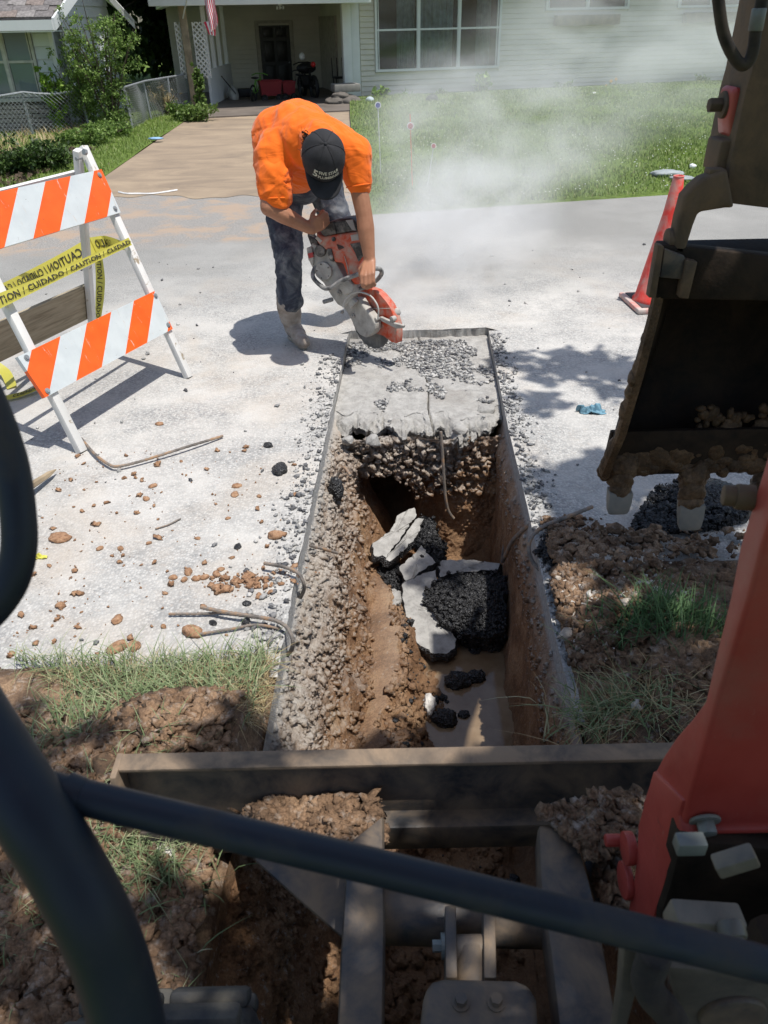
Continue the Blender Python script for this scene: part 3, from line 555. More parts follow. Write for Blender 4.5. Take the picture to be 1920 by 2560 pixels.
# arms
def gz(px, z): return [G(x, y, z) for x, y in px]
b = MB(); b.prism(gz([(960, 2030), (960, 2180), (962, 2300), (958, 2620), (840, 2640), (850, 2400), (862, 2200), (875, 2100)], .26), (0, 0, -.09)); b.build('blade_arm', M_FRAME, EX, bevel=.012)
b = MB(); b.prism(gz([(600, 2030), (960, 2030), (960, 2200), (855, 2340), (740, 2240), (640, 2150)], .16), (0, 0, -.012)); b.build('gusset_plate', M_FRAME, EX, bevel=.003)
b = MB(); b.prism(gz([(1345, 2055), (1440, 2080), (1475, 2200), (1495, 2280), (1560, 2640), (1405, 2640), (1375, 2380), (1350, 2200)], .26), (0, 0, -.09)); b.build('blade_arm', M_FRAME, EX, bevel=.012)
b = MB(); b.prism(gz([(1440, 2050), (1650, 2030), (1640, 2200), (1560, 2310), (1490, 2260), (1460, 2150)], .16), (0, 0, -.012)); b.build('gusset_plate', M_FRAME, EX, bevel=.003)
a0, a1 = G(955, 2290, .17), G(1400, 2300, .17); b = MB(); b.tube([a0, a1], .052, 24); b.build('cross_tube', M_FRAME, EX, smooth=True)
for x0, x1 in ((1112, 1140), (1208, 1238)):
    b = MB(); b.prism(gz([(x0, 2262), (x1, 2262), (x1+4, 2445), (x0+2, 2445)], .27), (0, 0, -.10)); b.build('cylinder_bracket', M_FRAME, EX, bevel=.004)
b = MB(); c = G(1176, 2375, .235); b.tube([c+Vector((-.042, 0, 0)), c+Vector((.03, 0, 0))], .026, 20); b.tube([c, c+Vector((0, -.10, -.01))], .030, 20); b.build('cylinder_rod_end', M_FRAME, EX, smooth=True, bevel=.003)
b = MB(); c = G(1103, 2365, .24); b.tube([c, c+Vector((.012, 0, 0))], .022, 20); b.tube([c-Vector((.016, 0, 0)), c], .011, 6); b.build('pin_bolt', M_BOLT, EX)
gp = gz([(1060, 2470), (1080, 2448), (1110, 2440), (1290, 2444), (1325, 2456), (1342, 2490), (1352, 2640), (1040, 2640)], .31)
b = MB(); b.prism(gp, (0, 0, -.07)); gd = b.build('cylinder_guard', M_FRAME, EX, bevel=.016, seg=3)
for x, y in ((1152, 2506), (1240, 2506)):
    c = G(x, y, .312); b = MB(); b.cyl(c, (0, 0, 1), .015, .004, 16); b.cyl(c+Vector((0, 0, .008)), (0, 0, 1), .010, .014, 6); b.build('guard_bolt', M_FRAME, gd)
# rubber track
def track(x0, x1, yf, zt, root):
    r = zt/2; pts = []
    for i in range(17): a = -math.pi/2+math.pi*i/16; pts.append((yf-r+r*math.cos(a), r+r*math.sin(a)))
    for i in range(17): a = math.pi/2+math.pi*i/16; pts.append((-1.2+r*math.cos(a), r+r*math.sin(a)))
    b = MB(); b.prism([(x0, y, z) for y, z in pts], (x1-x0, 0, 0)); t = b.build('rubber_track', M_RUBBER, root, bevel=.02, seg=3)
    for i in range(24):
        a = -1.2+i*.0; 
    def pt(s):
        Lq = (yf-r+1.2); 
        if s < 0: return Vector((0, yf-r+s, 2*r)), 0.
        a = s/r; return Vector((0, yf-r+r*math.sin(a), r+r*math.cos(a))), a
    for k_ in range(-7, 7):
        p, a = pt(k_*.085+.02); R = Matrix.Rotation(-a, 3, 'X'); w_ = (x1-x0)
        m_ = MB(); n_ = R@Vector((0, 0, 1)); xx = (x0+x1)/2
        for s_ in (-1, 1): m_.box(Vector((xx+s_*w_*.245, p.y, p.z))+n_*.010+(R@Vector((0, .018*s_, 0))), (w_*.47, .042, .028), R)
        m_.build('track_lug', M_RUBBER, t, bevel=.009, seg=2)
    return t
tq = G(420, 2425, .42); track(-.515, -.235, tq.y+.03, .40, EX)
track(.93, 1.20, tq.y+.03, .40, EX)
# undercarriage body and deck far below the operator
b = MB(); b.box((.34, -.75, .25), (.55, 1.3, .22)); b.build('undercarriage', M_FRAME, EX, bevel=.02)
b = MB(); b.box((.02, -.62, .52), (.85, 1.3, .10)); b.build('cab_floor', M_FRAME, EX, bevel=.02)
# canopy over the operator
b = MB(); b.box((.16, -.36, 2.02), (1.25, 1.42, .07)); b.build('canopy_roof', M_RED, EX, bevel=.03)
for x in (-.43, .47): b = MB(); b.tube([(x, -1.0, .5), (x, -1.0, 2.0)], .03, 12); b.build('canopy_post', M_TUBE, EX, smooth=True)
# tubes of the cab next to the camera
def smooth_path(pts, n=6):
    out = []
    for i in range(len(pts)-1):
        p0, p1, p2, p3 = pts[max(i-1, 0)], pts[i], pts[i+1], pts[min(i+2, len(pts)-1)]
        for k_ in range(n):
            t = k_/n; out.append(.5*((2*p1)+(p2-p0)*t+(2*p0-5*p1+4*p2-p3)*t*t+(3*p1-p0-3*p2+p3)*t**3))
    return out+[pts[-1]]
pp = [AX(x, y, a) for x, y, a in ((-260, 1500, .66), (-160, 1640, .64), (-70, 1795, .62), (10, 1925, .61), (90, 2050, .60), (160, 2162, .60), (228, 2290, .60), (278, 2410, .61), (318, 2560, .62), (350, 2760, .63))]
b = MB(); b.tube(smooth_path(pp, 6), 92/FP*.605, 28); b.build('cab_post', M_TUBE, EX, smooth=True)
pp = [AX(x, y, .66) for x, y in ((-130, 800), (-95, 880), (-42, 975), (0, 1075), (30, 1175), (46, 1290), (47, 1375), (28, 1452), (-12, 1515), (-60, 1560), (-140, 1620))]
b = MB(); b.tube(smooth_path(pp, 6), 43/FP*.66, 20); b.build('hand_loop', M_TUBE, EX, smooth=True)
pp = [AX(x, y, .62) for x, y in ((120, 1972), (960, 2172), (2060, 2447))]
b = MB(); b.tube(pp, 44/FP*.62, 28); gb = b.build('grab_bar', M_TUBE, EX, smooth=True)
b = MB(); b.tube([AX(166, 1983, .62), AX(206, 1993, .62)], [52/FP*.62, 46/FP*.62], 24); b.build('weld_collar', M_TUBE, gb, smooth=True)
# boom, swing side
X0 = Vector((.45, 0, 0)); NX = Vector((1, 0, 0))
def px_(L_, p0=X0, n=NX): return [PL(x, y, p0, n) for x, y in L_]
outl = [(1990, 900), (1925, 1110), (1848, 1363), (1824, 1490), (1790, 1628), (1762, 1750), (1728, 1796), (1690, 1840), (1659, 1886), (1625, 1950), (1607, 2005), (1602, 2061)]
rid = [(1706, 2088), (1704, 2065), (1725, 1985), (1763, 1860), (1792, 1750), (1831, 1630), (1870, 1500), (1906, 1363), (1975, 1150), (2050, 950)]
b = MB(); b.prism(px_(outl+rid), (.26, 0, 0)); boom = b.build('boom', M_RED, EX, bevel=.007, seg=3, ang=25)
b = MB(); b.prism([p+Vector((-.006, 0, 0)) for p in px_([(1640, 1925), (1602, 2061), (1600, 2120), (1594, 2180), (1576, 2282), (1640, 2294), (1664, 2222), (1676, 2182), (1700, 2142), (1708, 2090), (1704, 2040), (1715, 2000)])], (.05, 0, 0)); b.build('boom_foot', M_RED, boom, bevel=.006, seg=2)
c = PL(1762, 2052, (0, (px_([(1725, 1985)])[0]).y-.004, 0), (0, 1, 0)); b = MB(); b.cyl(c, (0, 1, .3), .024, .006, 20); b.cyl(c+Vector((0, -.010, -.004)), (0, 1, .3), .015, .020, 6); b.build('flange_bolt', M_BOLT, boom, bevel=.002)
for (x, y, r_, h_) in ((1588, 2120, .030, .018), (1580, 2200, .034, .014)):
    c = px_([(x, y)])[0]; b = MB(); b.cyl(c-Vector((.012, 0, 0)), (1, 0, 0), r_, h_, 24); b.build('pin_boss', M_RED, boom, bevel=.003)
c = px_([(1572, 2100)])[0]; b = MB(); b.cyl(c-Vector((.03, 0, 0)), (1, 0, 0), .012, .03, 16); b.build('pin_knob', M_RED, boom, bevel=.003)
b = MB(); b.prism([PL(x, y, (0, .71, 0), (0, 1, 0)) for x, y in ((1702, 2100), (1940, 2125), (2050, 2130), (2050, 2460), (1700, 2430), (1640, 2400), (1650, 2290), (1672, 2222), (1690, 2150))], (0, .05, 0)); b.build('cavity_shade_plate', M_BUCK, EX, bevel=.01)  # dark plate added as the shadow in the cavity under the boom
# near-black box added as shade in the opening below the boom, with fittings
b = MB(); b.box((.66, .53, .36), (.36, .10, .60)); b.build('cavity_shade_box', M_BUCK, EX, bevel=.02)
sb = PL(1760, 2300, (0, .50, 0), (0, 1, 0)); b = MB(); b.box(sb, (.085, .03, .035), Matrix.Rotation(.15, 3, 'Y')); b.cyl(sb+Vector((.022, -.02, .012)), (0, 1, .2), .016, .02, 20); b.cyl(sb+Vector((.022, -.032, .012)), (0, 1, .2), .011, .018, 6); b.build('valve_block', M_FIT, EX, bevel=.004)
sb = PL(1838, 2152, (0, .50, 0), (0, 1, 0)); b = MB(); b.box(sb, (.045, .02, .022), Matrix.Rotation(-.5, 3, 'Y')); b.build('hose_fitting', M_FIT, EX, bevel=.003)
sb = PL(1725, 2110, (0, .56, 0), (0, 1, 0)); b = MB(); b.box(sb, (.035, .02, .022)); b.build('hose_fitting', M_BOLT, EX, bevel=.003)
b = MB(); q = [PL(x, y, (0, .40, 0), (0, 1, 0)) for x, y in ((1640, 2380), (1625, 2420), (1618, 2455), (1632, 2490), (1660, 2520), (1685, 2560), (1700, 2640))]; qs = smooth_path(q, 12)
b.tube(qs, [(.0165 if i % 2 else .0135) for i in range(len(qs))], 16); b.build('corrugated_hose', M_HOSE, EX)
b = MB(); b.prism([PL(x, y, (0, .42, 0), (0, 1, 0)) for x, y in ((1560, 2370), (1600, 2385), (1592, 2480), (1560, 2600), (1535, 2600), (1552, 2490))], (0, .02, 0)); b.build('side_bracket', M_DUSTP, EX, bevel=.003)
b = MB(); b.prism([PL(x, y, (0, .45, 0), (0, 1, 0)) for x, y in ((1665, 2420), (1930, 2440), (2000, 2700), (1760, 2700), (1700, 2540))], (0, .02, 0)); pn = b.build('lower_cover', M_DUSTP, EX, bevel=.008)
c = PL(1830, 2535, (0, .448, 0), (0, 1, 0)); b = MB(); b.cyl(c, (0, 1, 0), .040, .012, 32); b.build('cover_recess', M_FRAME, pn, bevel=.004)
# upper boom and cylinders, above the frame
b = MB(); up_b = [(.77, 1.5), (.80, 1.9), (.95, 2.45), (1.25, 2.85), (1.62, 2.95), (2.12, 2.62), (2.14, 2.42), (1.66, 2.70), (1.36, 2.62), (1.12, 2.30), (1.02, 1.9), (.97, 1.5)]
up_b = [(y, 1.5+(z-1.5)*.50) for y, z in up_b]; b.prism([(.62+.30*max(y-.9, 0), y, z) for y, z in up_b], (.17, 0, 0)); b.build('upper_boom', M_RED, boom, bevel=.01)
b = MB(); b.tube([(.75, .92, 1.25), (.80, 1.15, 1.75)], .045, 14); b.tube([(.80, 1.15, 1.75), (.82, 1.26, 2.0)], .022, 12); b.build('boom_cylinder', M_BUCK, boom, smooth=True)
b = MB(); b.tube([(.85, 1.35, 2.36), (1.05, 2.0, 2.36)], .04, 14); b.tube([(1.05, 2.0, 2.36), (1.14, 2.22, 2.34)], .02, 10); b.build('arm_cylinder', M_BUCK, boom, smooth=True)
# dipper arm
YA = 2.02
def py_(L_, Y=YA): return [YP(x, y, Y) for x, y in L_]
b = MB(); b.prism(py_([(1975, -420), (1930, -60), (1905, 60), (1878, 181), (1863, 231), (1838, 344), (1824, 410), (1815, 508), (1930, 522), (2150, 522), (2200, -60), (2190, -420)]), (0, .16, 0)); arm = b.build('dipper_arm', M_ARM, EX, bevel=.007)
b = MB(); b.prism(py_([(1838, 521), (1816, 521), (1748, 532), (1735, 564), (1719, 615), (1714, 642), (1682, 637), (1688, 590), (1696, 548), (1704, 520), (1711, 492), (1733, 467), (1757, 446), (1820, 423)], YA-.03), (0, .05, 0)); b.build('link_plate', M_ARM, arm, bevel=.01, seg=3)
b = MB(); b.prism(py_([(1823, 347), (1822, 300), (1829, 245), (1833, 222), (1845, 218), (1866, 222), (1866, 347)], YA+.03), (0, .08, 0)); ln = b.build('red_link', M_RED, arm, bevel=.012, seg=3)
c = YP(1810, 262, YA+.07); b = MB(); b.cyl(c, (1, 0, 0), .030, .014, 24); b.cyl(c-Vector((.02, 0, 0)), (1, 0, 0), .017, .035, 6); b.build('link_pin', M_ARM, ln, bevel=.003)
b = MB(); b.prism(py_([(1788, 432), (1797, 385), (1805, 352), (1830, 350), (1840, 345), (1826, 425)], YA+.02), (0, .09, 0)); b.build('pivot_boss', M_ARM, arm, bevel=.012, seg=3)
b = MB(); q = YP(1787, 430, YA); b.box(q, (.04, .04, .018)); b.build('grease_cap', M_ARM, arm, bevel=.003)
c = YP(1680, 598, YA); b = MB(); b.cyl(c, (1, 0, 0), .027, .03, 20); b.build('bucket_pin', M_ARM, arm, bevel=.003)
pp = [YP(x, y, 1.70) for x, y in ((1783, -160), (1790, -60), (1796, 0), (1806, 72), (1822, 118), (1842, 152), (1858, 163), (1874, 150), (1884, 118), (1890, 72), (1903, 10), (1915, -60), (1930, -160))]
b = MB(); b.tube(smooth_path(pp, 6), 12.5/FP*1.72, 14); hs = b.build('hydraulic_hose', M_HOSE, EX, smooth=True)
b = MB(); b.tube([YP(1888, 78, 1.70), YP(1899, 20, 1.70)], 15/FP*1.72, 14); b.build('hose_ferrule', M_BOLT, hs, bevel=.002)
# bucket
xl = YP(1588, 900, 2.1).x; xr = xl+.62
shell = [(2.02, 1.13), (2.14, 1.16), (2.27, 1.12), (2.38, 1.02), (2.44, .88), (2.45, .72), (2.40, .56), (2.30, .42), (2.25, .385)]
fr = [(2.20, .40), (2.10, .60), (2.04, .82), (2.00, 1.02)]
bk = MB(); n = len(shell)
inn = []
for i, (y, z) in enumerate(shell):
    y0, z0 = shell[max(i-1, 0)]; y1, z1 = shell[min(i+1, n-1)]; t = Vector((y1-y0, z1-z0)).normalized(); inn.append((y-t.y*-1*-.022 if False else y+t.y*.022, z-t.x*.022))
bk.prism([(xl, y, z) for y, z in shell]+[(xl, y, z) for y, z in inn[::-1]], (xr-xl, 0, 0)); yawq = lambda q: (q[0]+max(q[1]-float(np.interp(q[2], [.40, .60, .82, 1.02], [2.20, 2.10, 2.04, 2.0])), 0)*.46, q[1], q[2])
bk.v = [yawq(q) for q in bk.v]
buck = bk.build('bucket', M_BUCK, EX, bevel=.004)
for x in (xl-.012, xr-.012):
    b = MB(); b.prism([(x, y, z) for y, z in shell+fr], (.024, 0, 0)); b.v = [yawq(q) for q in b.v]; b.build('side_plate', M_BUCK, buck, bevel=.006)
b = MB(); b.tube([yawq((xl-.004, y, z)) for y, z in [(2.02, 1.13)]+fr[::-1]+[(2.25, .36)]], .016, 8); o = b.build('mud_on_side', M_MUD, buck, smooth=True); tag(o, kind='stuff')
b = MB(); q = py_([(1652, 612), (1668, 612), (1930, 640), (2300, 660), (2300, 760), (1640, 748)], 1.99); b.prism(q, (0, .05, 0)); b.build('bucket_top_bar', M_BUCK, buck, bevel=.006)
b = MB(); b.prism(py_([(1662, 622), (1712, 640), (1716, 700), (1650, 694)], 1.97), (0, .015, 0)); b.build('hinge_ear', M_FRAME, buck, bevel=.003)
b = MB(); b.prism(py_([(1645, 612), (1661, 616), (1640, 745), (1622, 745)], 1.965), (0, .03, 0)); b.build('hinge_ear', M_ARM, buck, bevel=.003)
b = MB(); b.prism(py_([(1716, 650), (1745, 655), (1722, 748), (1698, 745)], 1.96), (0, .03, 0)); b.build('hinge_ear', M_ARM, buck, bevel=.003)
b = MB(); b.prism([(xl, 2.205, .55), (xl, 2.225, .55), (xl, 2.26, .372), (xl, 2.235, .372)], (.62, 0, 0)); b.build('cutting_lip', M_BUCK, buck, bevel=.003)
def lump(name, cs, mat, parent, sub=3, rough=.3, seed=1, sc=2.2, kind=None):
    Vs, Fs, off = [], [], 0
    for (c, rad) in cs:
        bm = bmesh.new(); bmesh.ops.create_icosphere(bm, subdivisions=sub, radius=1); V = np.array([v.co[:] for v in bm.verts]); F = np.array([[q.index for q in f.verts] for f in bm.faces]); bm.free()
        W = V*np.array(rad)+np.array(c); d = 1+rough*(2*fbm(W*8, sc, 4, seed)+.7*(.5-worley(W*14, sc, seed)[0])); Vs.append(V*d[:, None]*np.array(rad)+np.array(c)); Fs.append(F+off); off += len(V)
    o = npmesh(name, np.vstack(Vs), np.vstack(Fs), mat, parent)
    return tag(o, kind=kind) if kind else o
for k_, (tx, ty, x2, y2) in enumerate(((1558, 1165, 1543, 1285), (1735, 1185, 1722, 1325), (1912, 1205, 1905, 1350))):
    a_, b_ = YP(tx, ty, 2.24), YP(x2, y2, 2.17); t = (b_-a_)
    m_ = MB(); w_ = .040 if k_ == 0 else .043
    p = a_+t*.50; N2 = Vector((0, -1, -.15)).normalized()
    prof_ = [(p, w_, .022), (a_+t*.72, w_*.98, .018), (a_+t*.9, w_*.92, .011), (a_+t*.97, w_*.80, .008), (a_+t*1.0, w_*.55, .005)]
    vs = []
    for c, hw, hd in prof_:
        for sx_, sy_ in ((-1, -1), (1, -1), (1, 1), (-1, 1)): vs.append(c+Vector((hw*sx_, 0, 0))+N2*hd*sy_)
    fs = [(0, 1, 2, 3), (16, 19, 18, 17)]+[(i*4+j, i*4+4+j, i*4+4+(j+1) % 4, i*4+(j+1) % 4) for i in range(4) for j in range(4)]
    m_.add(vs, fs); th = m_.build('bucket_tooth', M_STEEL, buck, bevel=.003)
    lump('mud_clump', [(a_+t*.05, (w_*1.25, .04, .06)), (a_+t*.32, (w_*1.05, .034, .05)), (a_+t*.50, (w_*.95, .028, .030))], M_MUD, th, 4, seed=k_, rough=.34, sc=3.2)
lump('packed_mud', [((xl+.04+.045*i+random.uniform(-.01, .01), 2.232+.004*random.random(), .435+random.uniform(-.01, .05)+(.05 if 7 < i < 12 else 0)), (random.uniform(.035, .06), .018, random.uniform(.03, .055))) for i in range(13)]+[((xl+random.uniform(.0, .62), 2.236+.0*i, random.uniform(.375, .50)), (random.uniform(.02, .045), .016, random.uniform(.02, .035))) for i in range(46)]+[((xl+random.uniform(.28, .58), 2.236, random.uniform(.45, .62)), (random.uniform(.008, .022), .010, random.uniform(.008, .020))) for i in range(60)], M_MUD, buck, 3, .45, 5, 3.2)
sp_ = []
for t in np.linspace(0, .9, 46):
    yy_ = 2.02+.19*(1-t)**2; k_ = random.uniform(.006, .017)*(1.25-.5*t); sp_.append((yawq((xl-.008, yy_, .41+t*.66)), (k_, k_*1.2, k_*1.8)))
lump('caked_mud', [((c[0]+random.uniform(-.010, .006), c[1], c[2]), r_) for c, r_ in sp_], M_MUD, buck, 2, .5, 9, 3)
# rusty boss beside the boom
c = PL(1862, 1243, (0, .80, 0), (0, 1, 0)); b = MB(); b.cyl(c, (1, -.25, 0), .016, .022, 20); b.cyl(c-Vector((.016, -.004, 0)), (1, -.25, 0), .013, .018, 20); b.build('boom_side_pin', M_ARM, boom, bevel=.002)
# soil lying on the blade arms
def on_poly(n, px, z, seed):
    r_ = np.random.default_rng(seed); P = [G(x, y, z) for x, y in px]; out = []
    xs = [p.x for p in P]; ys = [p.y for p in P]
    while len(out) < n:
        x, y = r_.uniform(min(xs), max(xs)), r_.uniform(min(ys), max(ys)); ins = False; j = len(P)-1
        for i in range(len(P)):
            if (P[i].y > y) != (P[j].y > y) and x < (P[j].x-P[i].x)*(y-P[i].y)/(P[j].y-P[i].y)+P[i].x: ins = not ins
            j = i
        if ins: out.append((x, y, z))
    return np.array(out)
for px, z, n, mt in (([(610, 2035), (700, 2005), (955, 2015), (955, 2110), (860, 2150), (720, 2110)], .165, 3200, M_CLOD), ([(1350, 2030), (1600, 1995), (1590, 2110), (1480, 2160), (1400, 2075)], .265, 2200, M_CLOD), ([(1470, 2110), (1600, 2060), (1560, 2290), (1490, 2240)], .165, 500, M_CLOD), ([(340, 1985), (900, 2000), (900, 2015), (600, 2030), (360, 2020)], .12, 700, M_CLOD), ([(470, 1985), (560, 1985), (560, 2010), (440, 2010)], .12, 160, M_RUB)):
    P_ = on_poly(n, px, z, n); P_[:, 2] += .03*rng.random(n)*np.clip(.5+fbm(P_, 9, 2, 4)*3, 0, 1.5); rocks('soil_on_blade', P_, .0022+rng.random(n)**4*.014, mt)
# ================================================================ houses
M_SIDE = simple('cream_vinyl_siding', (.63, .595, .51), .55, .06, 2, .15, 30, 0, .4)
M_SIDEB = simple('blue_white_siding', (.60, .64, .66), .6, .06, 2, .15, 30, 0, .4)
M_TRIM = simple('white_trim', (.70, .71, .71), .5, .04, 3)
M_GLASS = NT('window_glass'); M_GLASS.col((.025, .03, .035)).rough(.08).spec(.6); M_GLASS = M_GLASS.m
M_CURT = simple('curtain_cloth', (.38, .43, .43), .8, .2, 9)
M_DARK = simple('black_door_paint', (.012, .013, .014), .4, .1, 3)
M_WOOD = simple('weathered_wood', (.30, .235, .155), .8, .25, 6, .4, 50)
M_SHING = simple('asphalt_shingle', (.17, .15, .145), .9, .3, 9, .5, 120)
M_GALV = simple('galvanised_steel', (.30, .32, .33), .5, .12, 20, 0, 60, .3)
m_ = NT('skirt_brick_mat'); isl = island(m_); m_.col(m_.ramp(isl, [(0, (.20, .17, .15)), (.5, (.32, .28, .245)), (1, (.42, .375, .33))])).rough(.9); M_BRICK = m_.m
H0 = G(905, 250); HA = math.radians(15); HE = Vector((math.cos(HA), math.sin(HA), 0)); HN = Vector((-HE.y, HE.x, 0)); RH = Matrix((HE, HN, Vector((0, 0, 1)))).transposed()
def hw(s, d, z): return H0+HE*s+HN*d+Vector((0, 0, z))
HS = empty('ranch_house', H0, 'long cream sided ranch house with a carport and a white triple window', 'house')
def hbox(b, s0, s1, d0, d1, z0, z1, k=None): return b.box(hw((s0+s1)/2, (d0+d1)/2, (z0+z1)/2), (abs(s1-s0), abs(d1-d0), abs(z1-z0)), RH, k)
W1 = (.36, 3.56, .58, 2.25); W2 = (4.72, 7.0, 1.765, 2.45); W3 = (8.4, 10.4, 1.765, 2.45)
b = MB()
hbox(b, -.02, 13, .03, .12, 0, .57); hbox(b, -.02, .35, .03, .12, .57, 2.5); hbox(b, 3.57, 13, .03, .12, .57, 1.76); hbox(b, 3.57, 4.71, .03, .12, 1.76, 2.5); hbox(b, 7.01, 8.39, .03, .12, 1.76, 2.5); hbox(b, 10.41, 13, .03, .12, 1.76, 2.5); hbox(b, .35, 3.57, .03, .12, 2.25, 2.5)
b.build('wall', M_SIDE, HS)
EXPO = .1105
def lap(s0, s1, z, frame=None, mat=M_SIDE, root=HS, expo=EXPO, th=.016, name='siding_board'):
    f = frame or hw; b = MB(); pr = [(.028, z), (.028-th-.012, z), (.028-.008, z+expo-.014), (.028, z+expo-.014)]
    b.add([f(s0, d, zz) for d, zz in pr]+[f(s1, d, zz) for d, zz in pr], [(0, 1, 2, 3), (7, 6, 5, 4), (0, 4, 5, 1), (1, 5, 6, 2), (2, 6, 7, 3), (3, 7, 4, 0)]); return b.build(name, mat, root)
for i in range(23):
    z = .07+i*EXPO; z2 = z+EXPO; segs = [(0.0, 12.9)]
    for (a, c, zb, zt) in (W1, W2, W3):
        if z2 > zb+.02 and z < zt-.02:
            ns = []
            for s0, s1 in segs:
                if s0 < a < s1: ns += [(s0, a-.005), (c+.005, s1)]
                else: ns.append((s0, s1))
            segs = ns
    for s0, s1 in segs: lap(s0, s1, z)
b = MB(); hbox(b, 0, 12.9, .0, .03, -.05, .068); b.build('foundation', simple('grey_foundation', (.16, .16, .155), .9), HS)
def window(root, s0, s1, z0, z1, cols, rail=None, f=hw, R=RH, box=hbox, tr=M_TRIM, cas=.055, curt=True, mull=.05):
    b = MB(); box(b, s0, s1, -.03, .06, z0, z0+cas); box(b, s0, s1, -.03, .06, z1-cas, z1); box(b, s0, s0+cas, -.028, .06, z0+cas, z1-cas); box(b, s1-cas, s1, -.028, .06, z0+cas, z1-cas)
    w_ = b.build('window_frame', tr, root); n = cols; W_ = (s1-s0-2*cas)/n
    for i in range(n):
        a = s0+cas+W_*i; c = a+W_; bb = MB()
        if i: box(bb, a-mull/2, a+mull/2, -.02, .05, z0+cas, z1-cas)
        if rail: box(bb, a+mull/2*(i > 0), c-mull/2*(i < n-1), -.012, .045, rail-.02, rail+.02)
        box(bb, a+mull/2, a+mull/2+.02, -.006, .04, z0+cas, z1-cas); box(bb, c-mull/2-.02, c-mull/2, -.006, .04, z0+cas, z1-cas)
        bb.build('sash', tr, root)
        bb = MB(); box(bb, a, c, .015, .02, z0+cas, z1-cas); bb.build('pane', M_GLASS2, root)
    return w_
M_GLASS2 = NT('clear_pane'); g_ = M_GLASS2; tb = g_.n('ShaderNodeBsdfTransparent'); tb.inputs[0].default_value = (.8, .85, .85, 1); gl = g_.n('ShaderNodeBsdfGlossy'); gl.inputs['Roughness'].default_value = .05; mx = g_.n('ShaderNodeMixShader'); fr_ = g_.n('ShaderNodeFresnel'); fr_.inputs[0].default_value = 1.6
g_.l(fr_.outputs[0], mx.inputs[0]); g_.l(tb.outputs[0], mx.inputs[1]); g_.l(gl.outputs[0], mx.inputs[2]); g_.l(mx.outputs[0], [q for q in g_.t.nodes if q.type == 'OUTPUT_MATERIAL'][0].inputs[0]); M_GLASS2 = g_.m
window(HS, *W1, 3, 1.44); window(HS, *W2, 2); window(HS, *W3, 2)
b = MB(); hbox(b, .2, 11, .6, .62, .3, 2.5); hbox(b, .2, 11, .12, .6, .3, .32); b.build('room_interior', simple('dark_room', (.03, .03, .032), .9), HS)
def curtain(s0, s1, z0, z1):
    V = []; n = 40
    for i in range(n):
        s = s0+(s1-s0)*i/(n-1); d = .17+.025*math.sin(i*1.3)+.01*math.sin(i*2.9)
        V += [hw(s, d, z0), hw(s, d, z1)]
    b = MB(); b.add(V, [(2*i, 2*i+2, 2*i+3, 2*i+1) for i in range(n-1)]); b.build('curtain', M_CURT, HS, smooth=True)
curtain(.95, 1.40, .6, 2.2); curtain(1.45, 2.38, .6, 2.2); curtain(2.98, 3.35, .6, 2.2)
for s0, s1 in ((4.95, 6.7), (8.6, 10.2)):
    b = MB(); hbox(b, s0, s1, -.20, -.02, 1.44, 1.66); b.build('flower_box', M_WOOD, HS, bevel=.01)
# carport
b = MB(); hbox(b, -.44, -.24, -.10, .10, -.02, 2.0); b.build('corner_post', M_TRIM, HS, bevel=.01)
b = MB(); hbox(b, -.24, -.02, -.02, .08, -.02, 2.0); b.build('corner_board', M_TRIM, HS, bevel=.005)
CB = 4.2   # depth of the carport back wall
b = MB(); hbox(b, -4.2, -.05, CB+.03, CB+.12, 0, 2.1); b.build('carport_back_wall', M_SIDE, HS)
DS0, DS1, DZ = -2.28, -1.35, 1.50
def hwb(s, d, z): return hw(s, d+CB, z)
DA = PL(649, 150, hw(0, CB, 0), HN); DBp = PL(733, 150, hw(0, CB, 0), HN); DT = PL(690, 58, hw(0, CB, 0), HN); DS0 = (DA-H0).dot(HE); DS1 = (DBp-H0).dot(HE); DZ = DT.z
for i in range(19):
    z = .02+i*EXPO
    if z < DZ: lap(-4.2, DS0-.06, z, hwb); lap(DS1+.06, -.05, z, hwb)
    else: lap(-4.2, -.05, z, hwb)
b = MB(); hbox(b, DS0+.05, DS1-.05, CB-.01, CB+.02, .02, DZ-.05); dr = b.build('door', M_DARK, HS)
b = MB(); wd = (DS1-DS0-.1)
for r0, r1 in ((.06, .38), (.44, .74), (.80, .94)):
    for c0, c1 in ((.12, .45), (.55, .88)): hbox(b, DS0+.05+wd*c0, DS0+.05+wd*c1, CB-.018, CB-.008, DZ*r0, DZ*r1)
b.build('door_panel', M_DARK, dr, bevel=.006)
b = MB(); b.ell(hw(DS1-.12, CB-.05, DZ*.42), .022); b.build('door_knob', M_GALV, dr, smooth=True)
b = MB(); hbox(b, DS0-.05, DS0+.05, CB-.02, CB+.03, 0, DZ); hbox(b, DS1-.05, DS1+.05, CB-.02, CB+.03, 0, DZ); hbox(b, DS0-.05, DS1+.05, CB-.02, CB+.03, DZ, DZ+.07); b.build('door_frame', simple('door_trim', (.42, .39, .33), .6), HS)
b = MB(); hbox(b, -.06, 0.0, .03, CB+.1, 0, 2.1); b.build('carport_side_wall', M_SIDE, HS)
b = MB(); hbox(b, -.12, -.06, 2.2, CB, .0, 1.75); b.build('storage_closet', simple('tan_board', (.36, .33, .28), .7), HS)
b = MB(); hbox(b, -4.3, 0, -.85, CB, 2.03, 2.10); b.build('carport_ceiling', simple('ceiling_white', (.55, .55, .53), .7), HS)
b = MB(); hbox(b, -4.75, .0, -1.1, -.85, 1.97, 2.25); hbox(b, -4.45, -4.3, -.85, CB, 1.97, 2.25); b.build('carport_beam', M_TRIM, HS, bevel=.01)
